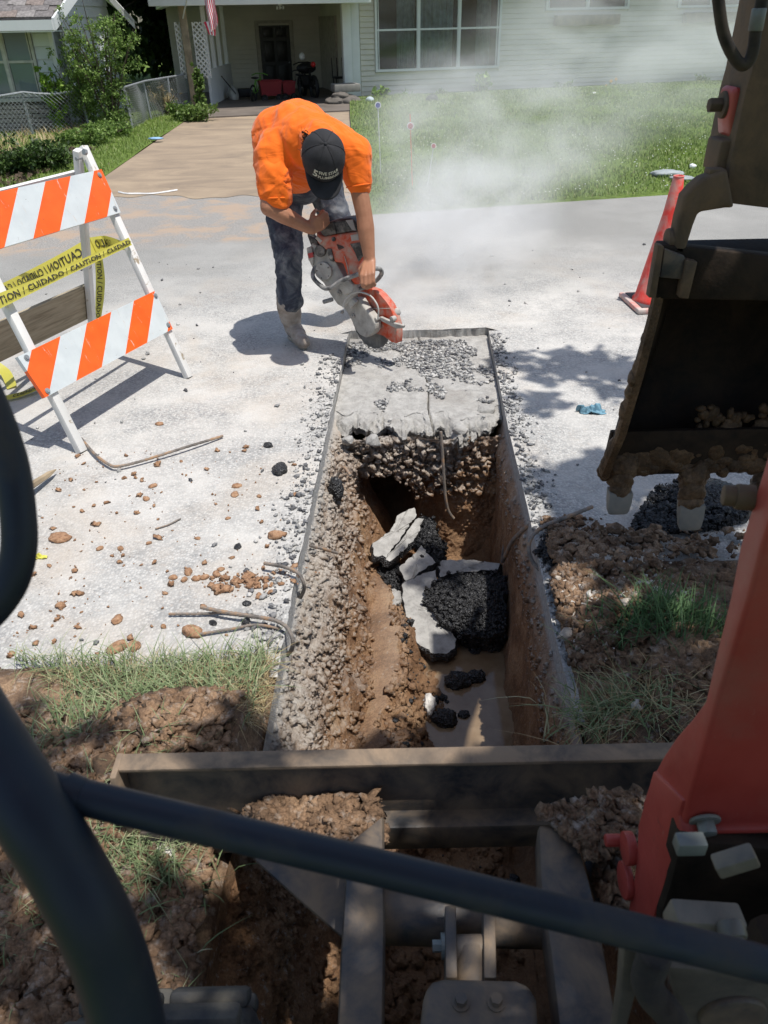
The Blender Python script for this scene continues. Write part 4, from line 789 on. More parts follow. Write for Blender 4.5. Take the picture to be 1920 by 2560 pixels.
b = MB(); hbox(b, -5.1, .0, -1.3, 8, 2.28, 2.40); hbox(b, 0, 13.2, -.75, 8, 2.58, 2.66); b.prism([hw(-5.1, -1.3, 2.40), hw(-5.1, 2.2, 3.9), hw(-5.1, 8, 2.40)], HE*5.1); b.prism([hw(0, -.75, 2.66), hw(0, 3.7, 4.1), hw(0, 8, 2.66)], HE*13.2)
b.build('roof', M_SHING, HS)
b = MB(); hbox(b, -4.35, -.05, -2.6, CB, .0, .03); b.build('carport_floor', simple('stained_floor', (.15, .125, .105), .8, .2, 1.5), HS)
# left side of the carport: knee wall and studs
KL = [G(534, 267), G(578, 243)]; kv = (KL[1]-KL[0])
b = MB(); kd = kv.normalized(); b.bar(KL[0]+Vector((0, 0, .42)), KL[1]+kd*.6+Vector((0, 0, .42)), .84, .06, (0, 0, 1)); 
b = MB(); kn = Vector((-kd.y, kd.x, 0)); b.prism([KL[0], KL[1]+kd*.5, KL[1]+kd*.5+Vector((0, 0, .76)), KL[0]+Vector((0, 0, .76))], kn*.06); b.build('knee_wall', M_TRIM, HS)
for t in (.02, .30, .62, .98):
    b = MB(); p = KL[0]+kv*t; b.bar(p+Vector((0, 0, .76)), p+Vector((0, 0, 2.0)), .09, .09, tuple(kd)); b.build('carport_stud', M_TRIM, HS)
# tall front post with lattice
PP = G(490, 275); b = MB(); b.bar(PP, PP+Vector((-.02, 0, 2.0)), .16, .16, tuple(HE)); b.build('carport_post', M_WOOD, HS, bevel=.01)
def lattice(p, wdt, z0, z1):
    b = MB(); n = int((z1-z0+wdt)/.105)
    for i in range(-1, n+1):
        for s_ in (1, -1):
            pts = []
            z = z0+i*.105 if s_ > 0 else z0+i*.105
            a = [0, z-(wdt if s_ > 0 else 0)+(0 if s_ > 0 else 0)]; c = [wdt, z if s_ > 0 else z-wdt]
            def clip(x, zz): return x, zz
            x0, zA, x1, zB = 0., (z-wdt if s_ > 0 else z), wdt, (z if s_ > 0 else z-wdt)
            lo, hi = 0., 1.
            for zlim, sg in ((z0, 1), (z1, -1)):
                fa, fb = (zA-zlim)*sg, (zB-zlim)*sg
                if fa < 0 and fb < 0: lo = 2
                elif fa < 0: lo = max(lo, fa/(fa-fb))
                elif fb < 0: hi = min(hi, fa/(fa-fb))
            if lo < hi: b.bar(p+HE*wdt*lo+Vector((0, .006*s_, zA+(zB-zA)*lo)), p+HE*wdt*hi+Vector((0, .006*s_, zA+(zB-zA)*hi)), .030, .010, (0, 1, 0))
    b.bar(p+Vector((0, 0, z0)), p+Vector((0, 0, z1)), .02, .02); b.bar(p+HE*wdt+Vector((0, 0, z0)), p+HE*wdt+Vector((0, 0, z1)), .02, .02)
    return b.build('lattice_panel', simple('lattice_white', (.62, .61, .57), .6), HS)
la = YP(455, 190, PP.y); lattice(Vector((la.x, PP.y-.02, 0)), .24, la.z-.05, YP(455, 55, PP.y).z); la = YP(497, 190, PP.y+.02); lattice(Vector((la.x, PP.y+.02, 0)), .27, la.z-.05, YP(497, 55, PP.y).z)
# flag
fp = PP+HE*.35+Vector((0, -.5, 0)); V = []; nu_, nv_ = 13, 14; FY = PP.y-2.2
tl = [YP(500, -60, FY), YP(532, -62, FY)]; blp = [YP(527, 84, FY), YP(545, 60, FY)]
for i in range(nu_+1):
    for j in range(nv_+1):
        u_, v_ = i/nu_, j/nv_; a = tl[0].lerp(tl[1], u_); c = blp[0].lerp(blp[1], u_); p = a.lerp(c, v_); p = p+Vector((.02*math.sin(v_*9)*.6, .05*math.sin(u_*8+v_*4), .02*math.sin(u_*7))); V.append(p)
b = MB(); b.add(V, [(i*(nv_+1)+j, (i+1)*(nv_+1)+j, (i+1)*(nv_+1)+j+1, i*(nv_+1)+j+1) for i in range(nu_) for j in range(nv_)]); b.m = [i % 2 for i in range(nu_) for j in range(nv_)]
M_FR, M_FW = simple('flag_red', (.55, .02, .06), .7, .05), simple('flag_white', (.80, .79, .80), .7, .03)
FLG = empty('flag', tl[0], 'red and white striped flag hanging from the carport beam', 'flag'); b.build('cloth', [M_FR, M_FW], FLG, smooth=True)
V = []; tl2 = [YP(508, 55, FY), YP(538, 50, FY)]; b2 = [YP(521, 86, FY), YP(537, 90, FY)]
b = MB()
for i in range(5):
    a0, a1 = tl2[0].lerp(tl2[1], i/5), tl2[0].lerp(tl2[1], (i+1)/5); c0, c1 = b2[0].lerp(b2[1], i/5), b2[0].lerp(b2[1], (i+1)/5); o_ = Vector((0, .06, 0)); b.add([a0+o_, a1+o_, c1+o_, c0+o_], [(0, 1, 2, 3)], i % 2)
b.build('cloth_fold', [M_FR, M_FW], FLG); b = MB(); b.tube([PP+Vector((0, -.1, 1.75)), tl[0]+Vector((.05, 0, .5))], .014, 8); b.build('flagpole', M_TRIM, FLG)
# carport ceiling light and wall lantern
c = PL(700, 15, hw(0, 1.2, 0), HN); b = MB(); b.cyl(c+Vector((0, 0, .03)), (0, 0, 1), .05, .05, 12)
lt = b.build('ceiling_lamp_holder', M_TRIM, HS)
for dx in (-.07, 0, .07): b = MB(); b.ell(c+Vector((dx, 0, -.03)), (.03, .03, .045)); b.build('bulb', M_TRIM, lt, smooth=True)
c = hw(-.13, .9, 1.78); b = MB(); b.tube([c, c+Vector((0, 0, .16))], [.05, .075], 6); b.tube([c+Vector((0, 0, .16)), c+Vector((0, 0, .23))], [.085, .01], 6); b.build('wall_lantern', M_TRIM, HS)
# things in the carport
M_WAGR = simple('red_tub_plastic', (.22, .015, .02), .5, .1); M_BLKP = simple('black_plastic', (.012, .012, .013), .5, .1)
def ring(b, c, r, t, ax, n=20, k=None):
    ax = Vector(ax).normalized(); u_ = ax.orthogonal().normalized(); w_ = ax.cross(u_); b.tube([Vector(c)+(u_*math.cos(a)+w_*math.sin(a))*r for a in [2*math.pi*i/n for i in range(n+1)]], t, 6, False, k)
def wagon(px, w_, h_, lab, hasw=True):
    p = G(*px); t = empty('wagon', p, lab, 'wagon'); b = MB()
    bot = [hwl(p, s*w_*.46, d, .12) for s, d in ((-1, -.16), (1, -.16), (1, .16), (-1, .16))]; top = [hwl(p, s*w_*.54, d, h_) for s, d in ((-1, -.20), (1, -.20), (1, .20), (-1, .20))]
    b.add(bot+top, [(0, 3, 2, 1), (0, 1, 5, 4), (1, 2, 6, 5), (2, 3, 7, 6), (3, 0, 4, 7)]); b.build('tub', M_WAGR, t)
    b = MB(); b.tube(top+[top[0]], .014, 6); b.build('rim', M_WAGR, t)
    for s in (-1, 1):
        b = MB(); ring(b, hwl(p, s*w_*.36, -.19, .075), .065, .018, HN); b.cyl(hwl(p, s*w_*.36, -.19, .075), HN, .04, .02, 12); b.build('wheel', M_BLKP, t)
    b = MB(); b.tube([hwl(p, w_*.5, 0, .2), hwl(p, w_*.72, 0, h_+.05)], .012, 6); b.build('handle', M_BLKP, t); return t
def hwl(p, s, d, z): return p+HE*s+HN*d+Vector((0, 0, z))
wagon((678, 252), .50, .44, 'dark red plastic wagon beside the small bicycle in the carport'); wagon((722, 249), .30, .40, 'narrow red tub wagon in front of the right edge of the dark carport door')
def bicycle(px, sc, lab, fcol, ang, moto=False):
    p = G(*px); t = empty('bicycle' if not moto else 'dirt_bike', p, lab, 'bicycle' if not moto else 'dirt bike'); a = math.radians(ang); e = HE*math.cos(a)+HN*math.sin(a); nn = Vector((-e.y, e.x, 0)); r = .20*sc
    P = lambda s, z, d=0: p+e*s*sc+Vector((0, 0, z*sc))+nn*d*sc
    for s in (-.34, .34):
        b = MB(); ring(b, P(s, .2), r*.92, .022*sc*(1.8 if moto else 1), nn); b.cyl(P(s, .2), nn, .03, .05, 8)
        for k_ in range(8): b.tube([P(s, .2), P(s, .2)+(e*math.cos(k_*.785)+Vector((0, 0, 1))*math.sin(k_*.785))*r*.9], .004, 3)
        b.build('wheel', M_BLKP, t)
    b = MB(); fr_ = .016*sc; [b.tube([P(*q0), P(*q1)], fr_, 6) for q0, q1 in (((-.34, .2), (-.05, .22)), ((-.34, .2), (-.14, .46)), ((-.05, .22), (-.14, .50)), ((-.05, .22), (.22, .48)), ((-.14, .46), (.22, .50)), ((.34, .2), (.2, .58)))]; b.build('frame', fcol, t)
    b = MB(); b.tube([P(.2, .58, -.22), P(.19, .62, -.1), P(.19, .62, .1), P(.2, .58, .22)], .013*sc, 6); b.build('handlebar', fcol, t)
    b = MB(); b.ell(P(-.15, .54), (.10*sc, .055*sc, .03*sc)); b.build('saddle', M_BLKP, t, smooth=True)
    if moto:
        b = MB(); b.ell(P(.05, .52), (.20*sc, .10*sc, .10*sc)); b.build('fuel_tank', M_BLKP, t, smooth=True); b = MB(); b.ell(P(-.0, .28), (.16*sc, .1*sc, .13*sc), n=8, m=5); b.build('engine', M_BLKP, t)
        b = MB(); b.ell(P(-.36, .60), (.05*sc, .05*sc, .05*sc)); b.build('tail_light', simple('red_lens', (.5, .02, .02), .3), t, smooth=True)
        b = MB(); b.ell(P(.24, .72), (.06*sc, .06*sc, .07*sc)); b.build('headlight', M_TRIM, t, smooth=True)
    return t
M_LIME = simple('lime_paint', (.12, .30, .04), .5)
bicycle((648, 253), .95, 'small kids bicycle with green handlebar in the carport', M_LIME, 60)
bicycle((772, 244), 1.25, 'dark dirt bike with red tail light on the right side of the carport', M_BLKP, 100, True); bicycle((752, 247), 1.0, 'small dark bicycle between the red tub wagon and the dirt bike', M_BLKP, 80)
p = G(612, 245); b = MB(); b.box(p+Vector((0, 0, .11)), (.33, .25, .22), RH); bb = b.build('storage_bin', M_BLKP, None, bevel=.02); tag(bb, 'black storage bin on the carport floor left of the bicycle', 'bin')
p = G(585, 252); clod('plastic_bag', p, .14, simple('bag_plastic', (.40, .39, .36), .4), 'pale plastic bag slumped against the white carport knee wall', 'bag', flat=1.4, seed=4)
b = MB(); b.tube([YP(553, 190, 21.), YP(590, 235, 21.)], .014, 6); e_ = b.build('broom_handle', M_BLKP, None); tag(e_, 'dark pole leaning on the white carport knee wall', 'pole')
p = G(830, 262); t = empty('step_pile', p, 'round stone and concrete step stacked at the right end of the carport', 'steps')
b = MB(); b.box(hwl(p, .38, .2, .33), (.62, .5, .16), RH); b.build('concrete_step', simple('step_grey', (.22, .21, .19), .9), t, bevel=.02)
for s, z, r_ in ((.12, 0, .26), (.42, 0, .28), (.2, .13, .20)):
    o = clod('stone', hwl(p, s, 0, z), r_, simple('old_stone', (.13, .115, .10), .95), None, None, flat=.42, seed=int(s*10)); adopt(o, t)
p = G(868, 240); t = empty('garden_chair', p, 'dark metal chair behind the stone step at the right carport wall', 'chair'); b = MB(); b.box(hwl(p, -.1, .1, .42), (.42, .40, .04), RH); b.build('seat', M_BLKP, t); b = MB(); [b.tube([hwl(p, -.1+s, .28, .42), hwl(p, -.1+s, .32, .85)], .012, 6) for s in (-.2, -.07, .07, .2)]; b.build('backrest', M_BLKP, t)
for s in (-.28, .08):
    for d in (-.08, .28): b = MB(); b.tube([hwl(p, s, d, 0), hwl(p, s, d, .42)], .014, 6); b.build('leg', M_BLKP, t)
# ---- neighbour house
NB = empty('neighbour_house', (-7.5, 16.5, 0), 'pale blue sided house with grey shingle roof and brick skirt behind the chain link fence', 'house')
def fA(s, d, z): return Vector((s, 16.0+d, z))
def boxA(b, s0, s1, d0, d1, z0, z1, k=None): return b.box(((s0+s1)/2, 16.0+(d0+d1)/2, (z0+z1)/2), (abs(s1-s0), abs(d1-d0), abs(z1-z0)), None, k)
xr_ = YP(140, 150, 16.0).x; zs = YP(50, 245, 16.0).z; ze = YP(50, 42, 16.0).z
b = MB(); boxA(b, -13, xr_, .03, .1, zs, ze+.3); b.build('wall', M_SIDEB, NB)
nr = 0; z = zs
wx0, wx1 = YP(-60, 150, 16.0).x, YP(88, 150, 16.0).x; wz0, wz1 = YP(40, 238, 16.0).z, YP(40, 68, 16.0).z
while z < ze:
    if z+.2 > wz0 and z < wz1: lap(wx1+.03, xr_, z, fA, M_SIDEB, NB, .2, .022); lap(-12, wx0-.03, z, fA, M_SIDEB, NB, .2, .022)
    else: lap(-12, xr_, z, fA, M_SIDEB, NB, .2, .022)
    z += .2
M_TR2 = simple('grey_trim', (.48, .47, .43), .6)
window(NB, wx0-.02, wx1+.02, wz0-.03, wz1+.05, 2, (wz0+wz1)/2, fA, None, boxA, M_TR2, .05)
b = MB(); boxA(b, wx0, wx1, .3, .32, wz0, wz1); b.build('window_blind', simple('blind', (.16, .19, .22), .8), NB)
b = MB(); boxA(b, -13, xr_+.03, -.05, .1, zs-.06, zs); b.build('sill_board', M_TR2, NB)
b = MB(); boxA(b, -13, xr_, .045, .12, 0, zs-.06); b.build('skirt_wall', simple('mortar', (.12, .11, .10), .95), NB)
bm_ = MB(); bm_.box((0, 0, 0), (.245, .05, .062)); bme = bm_.mesh('brick', M_BRICK, bevel=.006); bc = 0
for r in range(int((zs-.08)/.075)):
    for c in range(15):
        x = xr_-.14-c*.258-(r % 2)*.129
        if x < -10.2: continue
        o = bpy.data.objects.new('brick', bme); COL.objects.link(o); o.location = (x, 16.0+.03+random.uniform(-.008, .008), .045+r*.075); o.rotation_euler = (0, random.uniform(-.01, .01), random.uniform(-.03, .03)); adopt(o, NB); bc += 1
# main front in shade, sunlit side wall
yF = 17.5; xc = -6.0
def fB(s, d, z): return Vector((s, yF+d, z))
for i in range(13): lap(-9.5, xc, i*.2, fB, M_SIDEB, NB, .2, .022)
b = MB(); b.box((-7.9, yF+.08, 1.4), (3.75, .1, 2.8)); b.build('wall', M_SIDEB, NB)
sv = (Vector((-5.82, 20.2, 0))-Vector((xc, yF, 0))).normalized(); sn = Vector((-sv.y, sv.x, 0))
def fC(s, d, z): return Vector((xc, yF, 0))+sv*s+sn*d+Vector((0, 0, z))
for i in range(13): lap(0.02, 2.7, i*.2, fC, M_SIDEB, NB, .2, .022)
b = MB(); b.prism([fC(0, .03, 0), fC(2.7, .03, 0), fC(2.7, .03, 2.8), fC(0, .03, 2.8)], sn*.1); b.build('wall', M_SIDEB, NB)
b = MB(); b.bar((xc, yF, 0), (xc, yF, 2.6), .07, .07); b.build('corner_trim', M_TRIM, NB); b = MB(); b.bar((xr_, 15.99, zs), (xr_, 15.99, ze+.1), .07, .07); b.build('corner_trim', M_TRIM, NB)
# roofs: near wing with visible shingles
e0 = YP(0, 47, 15.45); e1 = YP(128, 38, 15.45)
b = MB(); b.prism([Vector((-13, 15.45, e0.z)), Vector((e1.x, 15.45, e0.z)), Vector((e1.x+.9, 18.85, e0.z+1.9)), Vector((-13, 18.85, e0.z+1.9))], (0, .05, -.10)); rf = b.build('roof', M_SHING, NB)
b = MB(); b.box(((-13+e1.x)/2, 15.42, e0.z-.10), (13+e1.x, .03, .15)); b.build('fascia', M_TRIM, NB); b = MB(); b.prism([Vector((e1.x, 15.43, e0.z)), Vector((e1.x, 15.43, e0.z-.18)), Vector((e1.x+.9, 18.85, e0.z+1.72)), Vector((e1.x+.9, 18.85, e0.z+1.9))], (.04, 0, 0)); b.build('rake_board', M_TRIM, NB)
b = MB(); b.box(((-13+e1.x)/2, 15.7, e0.z-.19), (13+e1.x, .55, .02)); b.build('soffit', M_TRIM, NB)
sh = MB(); sh.box((0, 0, 0), (.30, .20, .012)); shm = sh.mesh('shingle', M_SHING); dvv = Vector((0, 3.4, 1.9)).normalized(); Rs = Matrix.Rotation(math.atan2(1.9, 3.4), 3, 'X')
M_SH2 = [simple('shingle_'+n_, c_, .9, .25, 20, .4, 150) for n_, c_ in (('grey', (.17, .155, .15)), ('brown', (.21, .17, .15)), ('pale', (.24, .22, .21)))]
shms = [sh.mesh('shingle', m2) for m2 in M_SH2]
for r in range(5):
    for c in range(9):
        p = Vector((e1.x-.17-c*.305-(r % 2)*.15, 15.45, e0.z))+dvv*(.10+r*.17)+Vector((e1.x*0+.26*(.10+r*.17), 0, .012+.004*((c*7+r*3) % 3)))
        o = bpy.data.objects.new('shingle', shms[(c*5+r*3+c*r) % 3]); COL.objects.link(o); o.location = p; o.rotation_euler = Rs.to_euler(); adopt(o, rf)
# gable overhang at the right end
b = MB(); a0_, a1_ = YP(270, -20, 19.5), YP(334, 50, 19.5); b.prism([a0_, a1_, a1_+Vector((0, 0, -.16)), a0_+Vector((0, 0, -.16))], (0, .05, 0)); b.prism([a0_+Vector((0, 0, -.02)), a1_+Vector((-.02, 0, -.02)), a1_+Vector((-.25, 1.2, -.05)), a0_+Vector((-.5, 1.2, -.05))], (0, 0, -.02)); b.build('gable_overhang', M_TRIM, NB)
b = MB(); b.prism([Vector((-9.5, 17.1, 2.55)), Vector((-5.6, 17.1, 2.55)), Vector((-5.6, 20.4, 2.55)), Vector((-9.5, 20.4, 2.55))], (0, 0, .12)); b.build('back_roof', M_SHING, NB)
# ---- chain link fence
FP_ = [G(-120, 400), G(84, 341), G(250, 341-8), G(331, 324), G(378, 300), G(425, 286), G(481, 273)]
FP_ = [Vector((-7.6, 13.1, 0)), G(84, 341), Vector((-5.25, 15.75, 0)), G(331, 324), G(378, 300), Vector((-4.42, 18.8, 0)), G(481, 273)]
FT = empty('chain_link_fence', FP_[1], 'rusty grey chain link fence sagging in front of the pale blue house', 'fence'); fh = .70
for i, p in enumerate(FP_):
    lean = Vector((random.uniform(-.06, .02), 0, 0)); b = MB(); b.tube([p, p+lean+Vector((0, 0, fh))], .024, 8); b.build('fence_post', M_GALV, FT, smooth=True)
b = MB(); pp = []
for i in range(len(FP_)-1):
    for k_ in range(5): pp.append(FP_[i].lerp(FP_[i+1], k_/5)+Vector((0, 0, fh-.05*math.sin(math.pi*k_/5)*(i < 3))))
pp.append(FP_[-1]+Vector((0, 0, fh))); b.tube(pp, .019, 8); b.build('top_rail', M_GALV, FT, smooth=True)
b = MB()
for i in range(len(FP_)-1):
    a, c = FP_[i], FP_[i+1]; Ln = (c-a).length; d = (c-a)/Ln; st = .075; n = int(Ln/st); hh = fh-.03
    for k_ in range(-int(hh/st), n):
        for s_ in (1, -1):
            lo, hi = 0., hh; x0 = k_*st if s_ > 0 else k_*st+hh; 
            t0 = max(0, -x0 if s_ > 0 else x0-Ln); t1 = min(hh, Ln-x0 if s_ > 0 else x0)
            if t1-t0 < .03: continue
            q = [a+d*(x0+s_*t)+Vector((.03*math.sin((x0+s_*t)*3), .05*math.sin(t*4+x0*2), t+.02)) for t in np.linspace(t0, t1, 5)]
            b.tube(q, .0042, 3, False)
b.build('wire_mesh', M_GALV, FT)
# ================================================================ plants
M_LB = leaf_mat('shrub_leaf', [(0, (.07, .12, .025)), (.5, (.15, .24, .05)), (.8, (.22, .33, .08)), (1, (.34, .44, .16))], .35)
M_LL = leaf_mat('lime_leaf', [(0, (.12, .22, .02)), (.6, (.22, .38, .04)), (1, (.34, .48, .10))], .35)
M_LD = leaf_mat('dark_leaf', [(0, (.02, .04, .010)), (.6, (.05, .09, .02)), (1, (.11, .18, .045))], .25)  # dark tone puts the shade of the wood into the leaf colour
M_LV = leaf_mat('vine_leaf', [(0, (.06, .11, .02)), (.5, (.12, .2, .04)), (1, (.22, .30, .09))], .3)
M_BARK = simple('bark', (.09, .07, .05), .9, .3, 20, .6, 60)
def leaves(name, C_, R, n, size, mat, parent, asp=.5, seed=0, kind=None, shell=.35):
    r_ = np.random.default_rng(seed); C_ = np.asarray(C_, float); R = np.asarray(R, float); R = R if R.ndim == 2 else np.repeat(R[:, None], 3, 1)
    wgt = (R.prod(1)**(2/3)); k_ = r_.choice(len(C_), n, p=wgt/wgt.sum()); d = r_.normal(size=(n, 3)); d /= np.linalg.norm(d, axis=1, keepdims=True); rad = (shell+(1-shell)*r_.random(n))**.6
    P = C_[k_]+d*R[k_]*rad[:, None]*(.75+.5*r_.random(n))[:, None]
    a = r_.normal(size=(n, 3)); a /= np.linalg.norm(a, axis=1, keepdims=True); c = np.cross(a, r_.normal(size=(n, 3))); c /= np.linalg.norm(c, axis=1, keepdims=True); s = size*(.6+.8*r_.random(n))[:, None]
    V = np.stack([P-a*s, P+c*s*asp, P+a*s, P-c*s*asp], 1).reshape(-1, 3); F = np.arange(4*n).reshape(-1, 4); o = npmesh(name, V, F, mat, parent, smooth=False)
    return tag(o, kind=kind) if kind else o
def shrub(name, base, h, spread, nb, nl, size, mat, lab, cat, seed=0, group=None, asp=.45, thin=.5, trunk=.02):
    t = empty(name, base, lab, cat, group); r_ = random.Random(seed); C_, R = [], []; b = MB()
    for i in range(nb):
        a = r_.uniform(0, 6.283); tilt = r_.uniform(.05, 1)**.7*spread; L_ = h*r_.uniform(.65, 1.05)*(1-.25*tilt/spread); top = base+Vector((math.cos(a)*tilt, math.sin(a)*tilt*.7, L_)); mid = base.lerp(top, .5)+Vector((r_.uniform(-.05, .05), r_.uniform(-.05, .05), .08*L_))
        b.tube([base+Vector((r_.uniform(-.05, .05), r_.uniform(-.05, .05), 0)), mid, top], [trunk, trunk*.6, trunk*.2], 5)
        for k_ in range(9):
            q = .22+.78*k_/8; p = base.lerp(mid, q*2) if q < .5 else mid.lerp(top, q*2-1)
            j = Vector((r_.gauss(0, .12*spread), r_.gauss(0, .1*spread), r_.gauss(0, .08*h))); C_.append(p+j); R.append([r_.uniform(.06, .16)*thin*spread/.5*(1.15-.5*q)]*3)
    b.build('stem', M_BARK, t); leaves('foliage', C_, R, nl, size, mat, t, asp, seed, shell=.0); return t
p = Vector((-5.25, 14.9, 0)); shrub('mulberry_shrub', Vector((-5.35, 15.85, 0)), 1.62, .66, 16, 7500, .028, M_LB, 'bushy green shrub rising over the chain link fence in front of the window', 'shrub', 3, thin=.8)
shrub('tall_shrub', Vector((-4.75, 15.6, 0)), 2.35, .72, 20, 8000, .026, M_LB, 'tall airy shrub reaching above the eave of the pale blue house', 'shrub', 5, thin=.75)
shrub('lime_shrub', Vector((-5.75, 15.7, 0)), 1.25, .35, 9, 3000, .032, M_LL, 'lime green leafy branches hanging on the fence rail', 'shrub', 8, thin=.9)
for i, (x, y, h, lab) in enumerate(((30, 440, .44, 'dark low bush under the fence at the left edge of the yard'), (115, 425, .38, 'dark leafy weeds under the fence between the low bush and the green shrub'), (215, 365, .26, 'dark tangled bush at the foot of the bushy green shrub'), (275, 345, .24, 'low vine growth on the fence near the white siding'))):
    shrub('low_bush', G(x, y), h, .5, 9, 3600, .030, M_LD if i < 2 else M_LB, lab, 'bush', 20+i, thin=.95)
shrub('climbing_vine', G(505, 290), 1.05, .16, 10, 2200, .038, M_LV, 'green vine climbing the wooden carport post and lattice', 'vine', 31, thin=1.6)
shrub('climbing_vine', G(478, 303), .34, .50, 12, 2600, .038, M_LV, 'spreading leafy vine on the ground at the foot of the carport post', 'vine', 33, thin=1.2)
shrub('ornamental_grass', G(415, 290), .62, .35, 12, 900, .05, M_STRAW, 'dry tan seed heads beside the fence left of the carport post', 'plant', 35, thin=.8, asp=.1)
def tree(base, h, r, lab, seed, mat=M_LD, n=15000, size=.11):
    t = empty('tree', base, lab, 'tree', 'trees in the dark wood between the houses'); r_ = random.Random(seed); b = MB(); b.tube([base, base+Vector((.1, 0, h*.5)), base+Vector((.0, .1, h*.9))], [.22, .16, .05], 8)
    for k_ in range(6): a = k_*1.05; b.tube([base+Vector((0, 0, h*(.25+.1*k_))), base+Vector((math.cos(a)*r*.7, math.sin(a)*r*.7, h*(.35+.1*k_)))], [.07, .02], 5)
    b.build('trunk', M_BARK, t); C_ = [(base.x+r_.uniform(-1, 1)*r*.8, base.y+r_.uniform(-1, 1)*r*.6, r_.uniform(.10, 1)*h) for _ in range(46)]; leaves('crown', C_, [r*r_.uniform(.22, .42) for _ in C_], n, size, mat, t, .6, seed, shell=.2); return t
tree(Vector((-8.2, 27, 0)), 6.5, 1.9, 'dark tree just right of the pale blue gable', 1); tree(Vector((-5.9, 28.5, 0)), 7, 1.9, 'dark tree in the middle of the wood between the two houses', 2); tree(Vector((-4.4, 27.2, 0)), 6, 1.5, 'tree with brighter leaves beside the lattice panel', 3, M_LB, 9000, .09); tree(Vector((-10.8, 29.5, 0)), 7.5, 2.4, 'dark tree behind the roof of the pale blue house', 4); tree(Vector((-6.8, 33, 0)), 8, 3.4, 'large dark tree deepest in the wood between the houses', 6, M_LD, 22000, .16)
# leaf litter and straw below the fence
n = 2600; X = -7+rng.random(n)*3.4; Y_ = 11.5+rng.random(n)*5; kk = np.abs((X+3.0)*1.1-(Y_-18)*.55+.1*0) < 9; fz = np.interp(Y_, [11.5, 15.4, 17.7, 19.9], [-5.2, -5.0, -4.3, -4.0]); kk = (X < fz) & (X > fz-1.6)
blades('dry_grass', X[kk], Y_[kk], 0*X[kk]+.02, .16, .016, M_STRAW, 1.4, 2)
nn_ = 2500; X = -8+rng.random(nn_)*3.6; Y_ = 9.6+rng.random(nn_)*3.8; kk = X < -4.4+.1*(Y_-10); P_ = np.stack([X, Y_, 0*X+.04], 1)[kk]; leaves('leaf_litter', P_, np.full(len(P_), .04), 5000, .035, simple('dead_leaf', (.10, .07, .045), .9, .4, 30), None, .6, 4, 'stuff')
# flower bed along the house
def bed(px, h, sp, n, mat, lab, name='garden_plant', sz=.05, nb=8, seed=0, asp=.3, cat='plant'): return shrub(name, PL(px[0], px[1], hw(0, -.35, 0), HN), h, sp, nb, n, sz, mat, lab, cat, seed, thin=.9, asp=asp, trunk=.008)
bed((952, 252), .34, .22, 260, M_LL, 'small broad leaved plant by the white corner post of the house', seed=41, sz=.07, asp=.5); bed((1012, 258), .26, .26, 420, M_LL, 'spiky yellow green plant below the left window pane', seed=42, sz=.07, asp=.12); bed((1102, 252), .30, .16, 420, M_LV, 'small round green plant below the middle of the triple window', seed=43)
bed((1205, 248), .62, .20, 300, M_LL, 'tall potted plant with drooping lime leaves right of the triple window', seed=44, sz=.11, asp=.45, nb=6); bed((1405, 240), .38, .28, 300, M_LV, 'hazy leafy weed at the middle of the long siding wall', seed=45); bed((1528, 235), .34, .16, 140, M_LV, 'thin stalk plant with yellow flowers by the siding', seed=46)
bed((1600, 228), .22, .28, 380, M_LV, 'low bushy plant to the right of the yellow flowers', seed=47); bed((1745, 222), .34, .26, 600, M_LV, 'round green bush against the siding near the excavator arm', seed=48); bed((1850, 215), .42, .35, 420, M_LV, 'long leaved clump of lily leaves beside the excavator arm', seed=49, sz=.12, asp=.1)
for i, (x, y) in enumerate(((1528, 203), (1540, 198), (1515, 215))):
    c = PL(x, y, hw(0, -.4, 0), HN); b = MB()
    for k_ in range(5): a = k_*1.257; b.ell(c+Vector((math.cos(a)*.022, 0, math.sin(a)*.022)), (.018, .008, .018), n=6, m=4)
    tag(b.build('yellow_flower', simple('petal_yellow', (.75, .38, .02), .6)), ['yellow flower left in front of the pale siding', 'yellow flower right and highest in front of the pale siding', 'yellow flower lowest in front of the pale siding'][i], 'flower')
for i, (x, y, r_, c_, lab, nm) in enumerate(((925, 256, .10, (.45, .52, .55), 'pale blue ball lying by the corner of the house', 'ball'), (1484, 238, .055, (.75, .75, .75), 'small white object lying in the grass before the long wall', 'garden_rock'), (1080, 256, .14, (.03, .035, .03), 'black round planter on its side under the triple window', 'planter'), (1665, 437, .10, (.30, .33, .33), 'flat pale stone slab in the lawn left of its twin', 'garden_rock'), (1705, 448, .07, (.26, .29, .29), 'flat pale stone slab in the lawn nearer the excavator', 'garden_rock'), (1731, 420, .04, (.8, .8, .8), 'crumpled white scrap in the grass above the cone', 'litter'), (390, 348, .06, (.25, .42, .62), 'blue plastic scrap on the grass left of the driveway', 'litter'))):
    p = G(x, y, .05); clod(nm, p, r_, simple('item_%s' % nm, c_, .6), lab, nm.split('_')[-1], flat=.35 if i in (3, 4, 6) else .8, seed=i, rough=.12 if i in (0, 2) else .3, stretch=(2.0, 1.2) if i in (3, 4, 6) else (1, 1))
b = MB(); b.tube(smooth_path([G(x, y, .012) for x, y in ((297, 480), (318, 484), (345, 484), (380, 484), (412, 480), (443, 475))], 5), .012, 5); tag(b.build('paper_streamer', simple('white_streamer', (.75, .75, .74), .6)), 'thin white streamer lying across the near end of the driveway', 'litter')
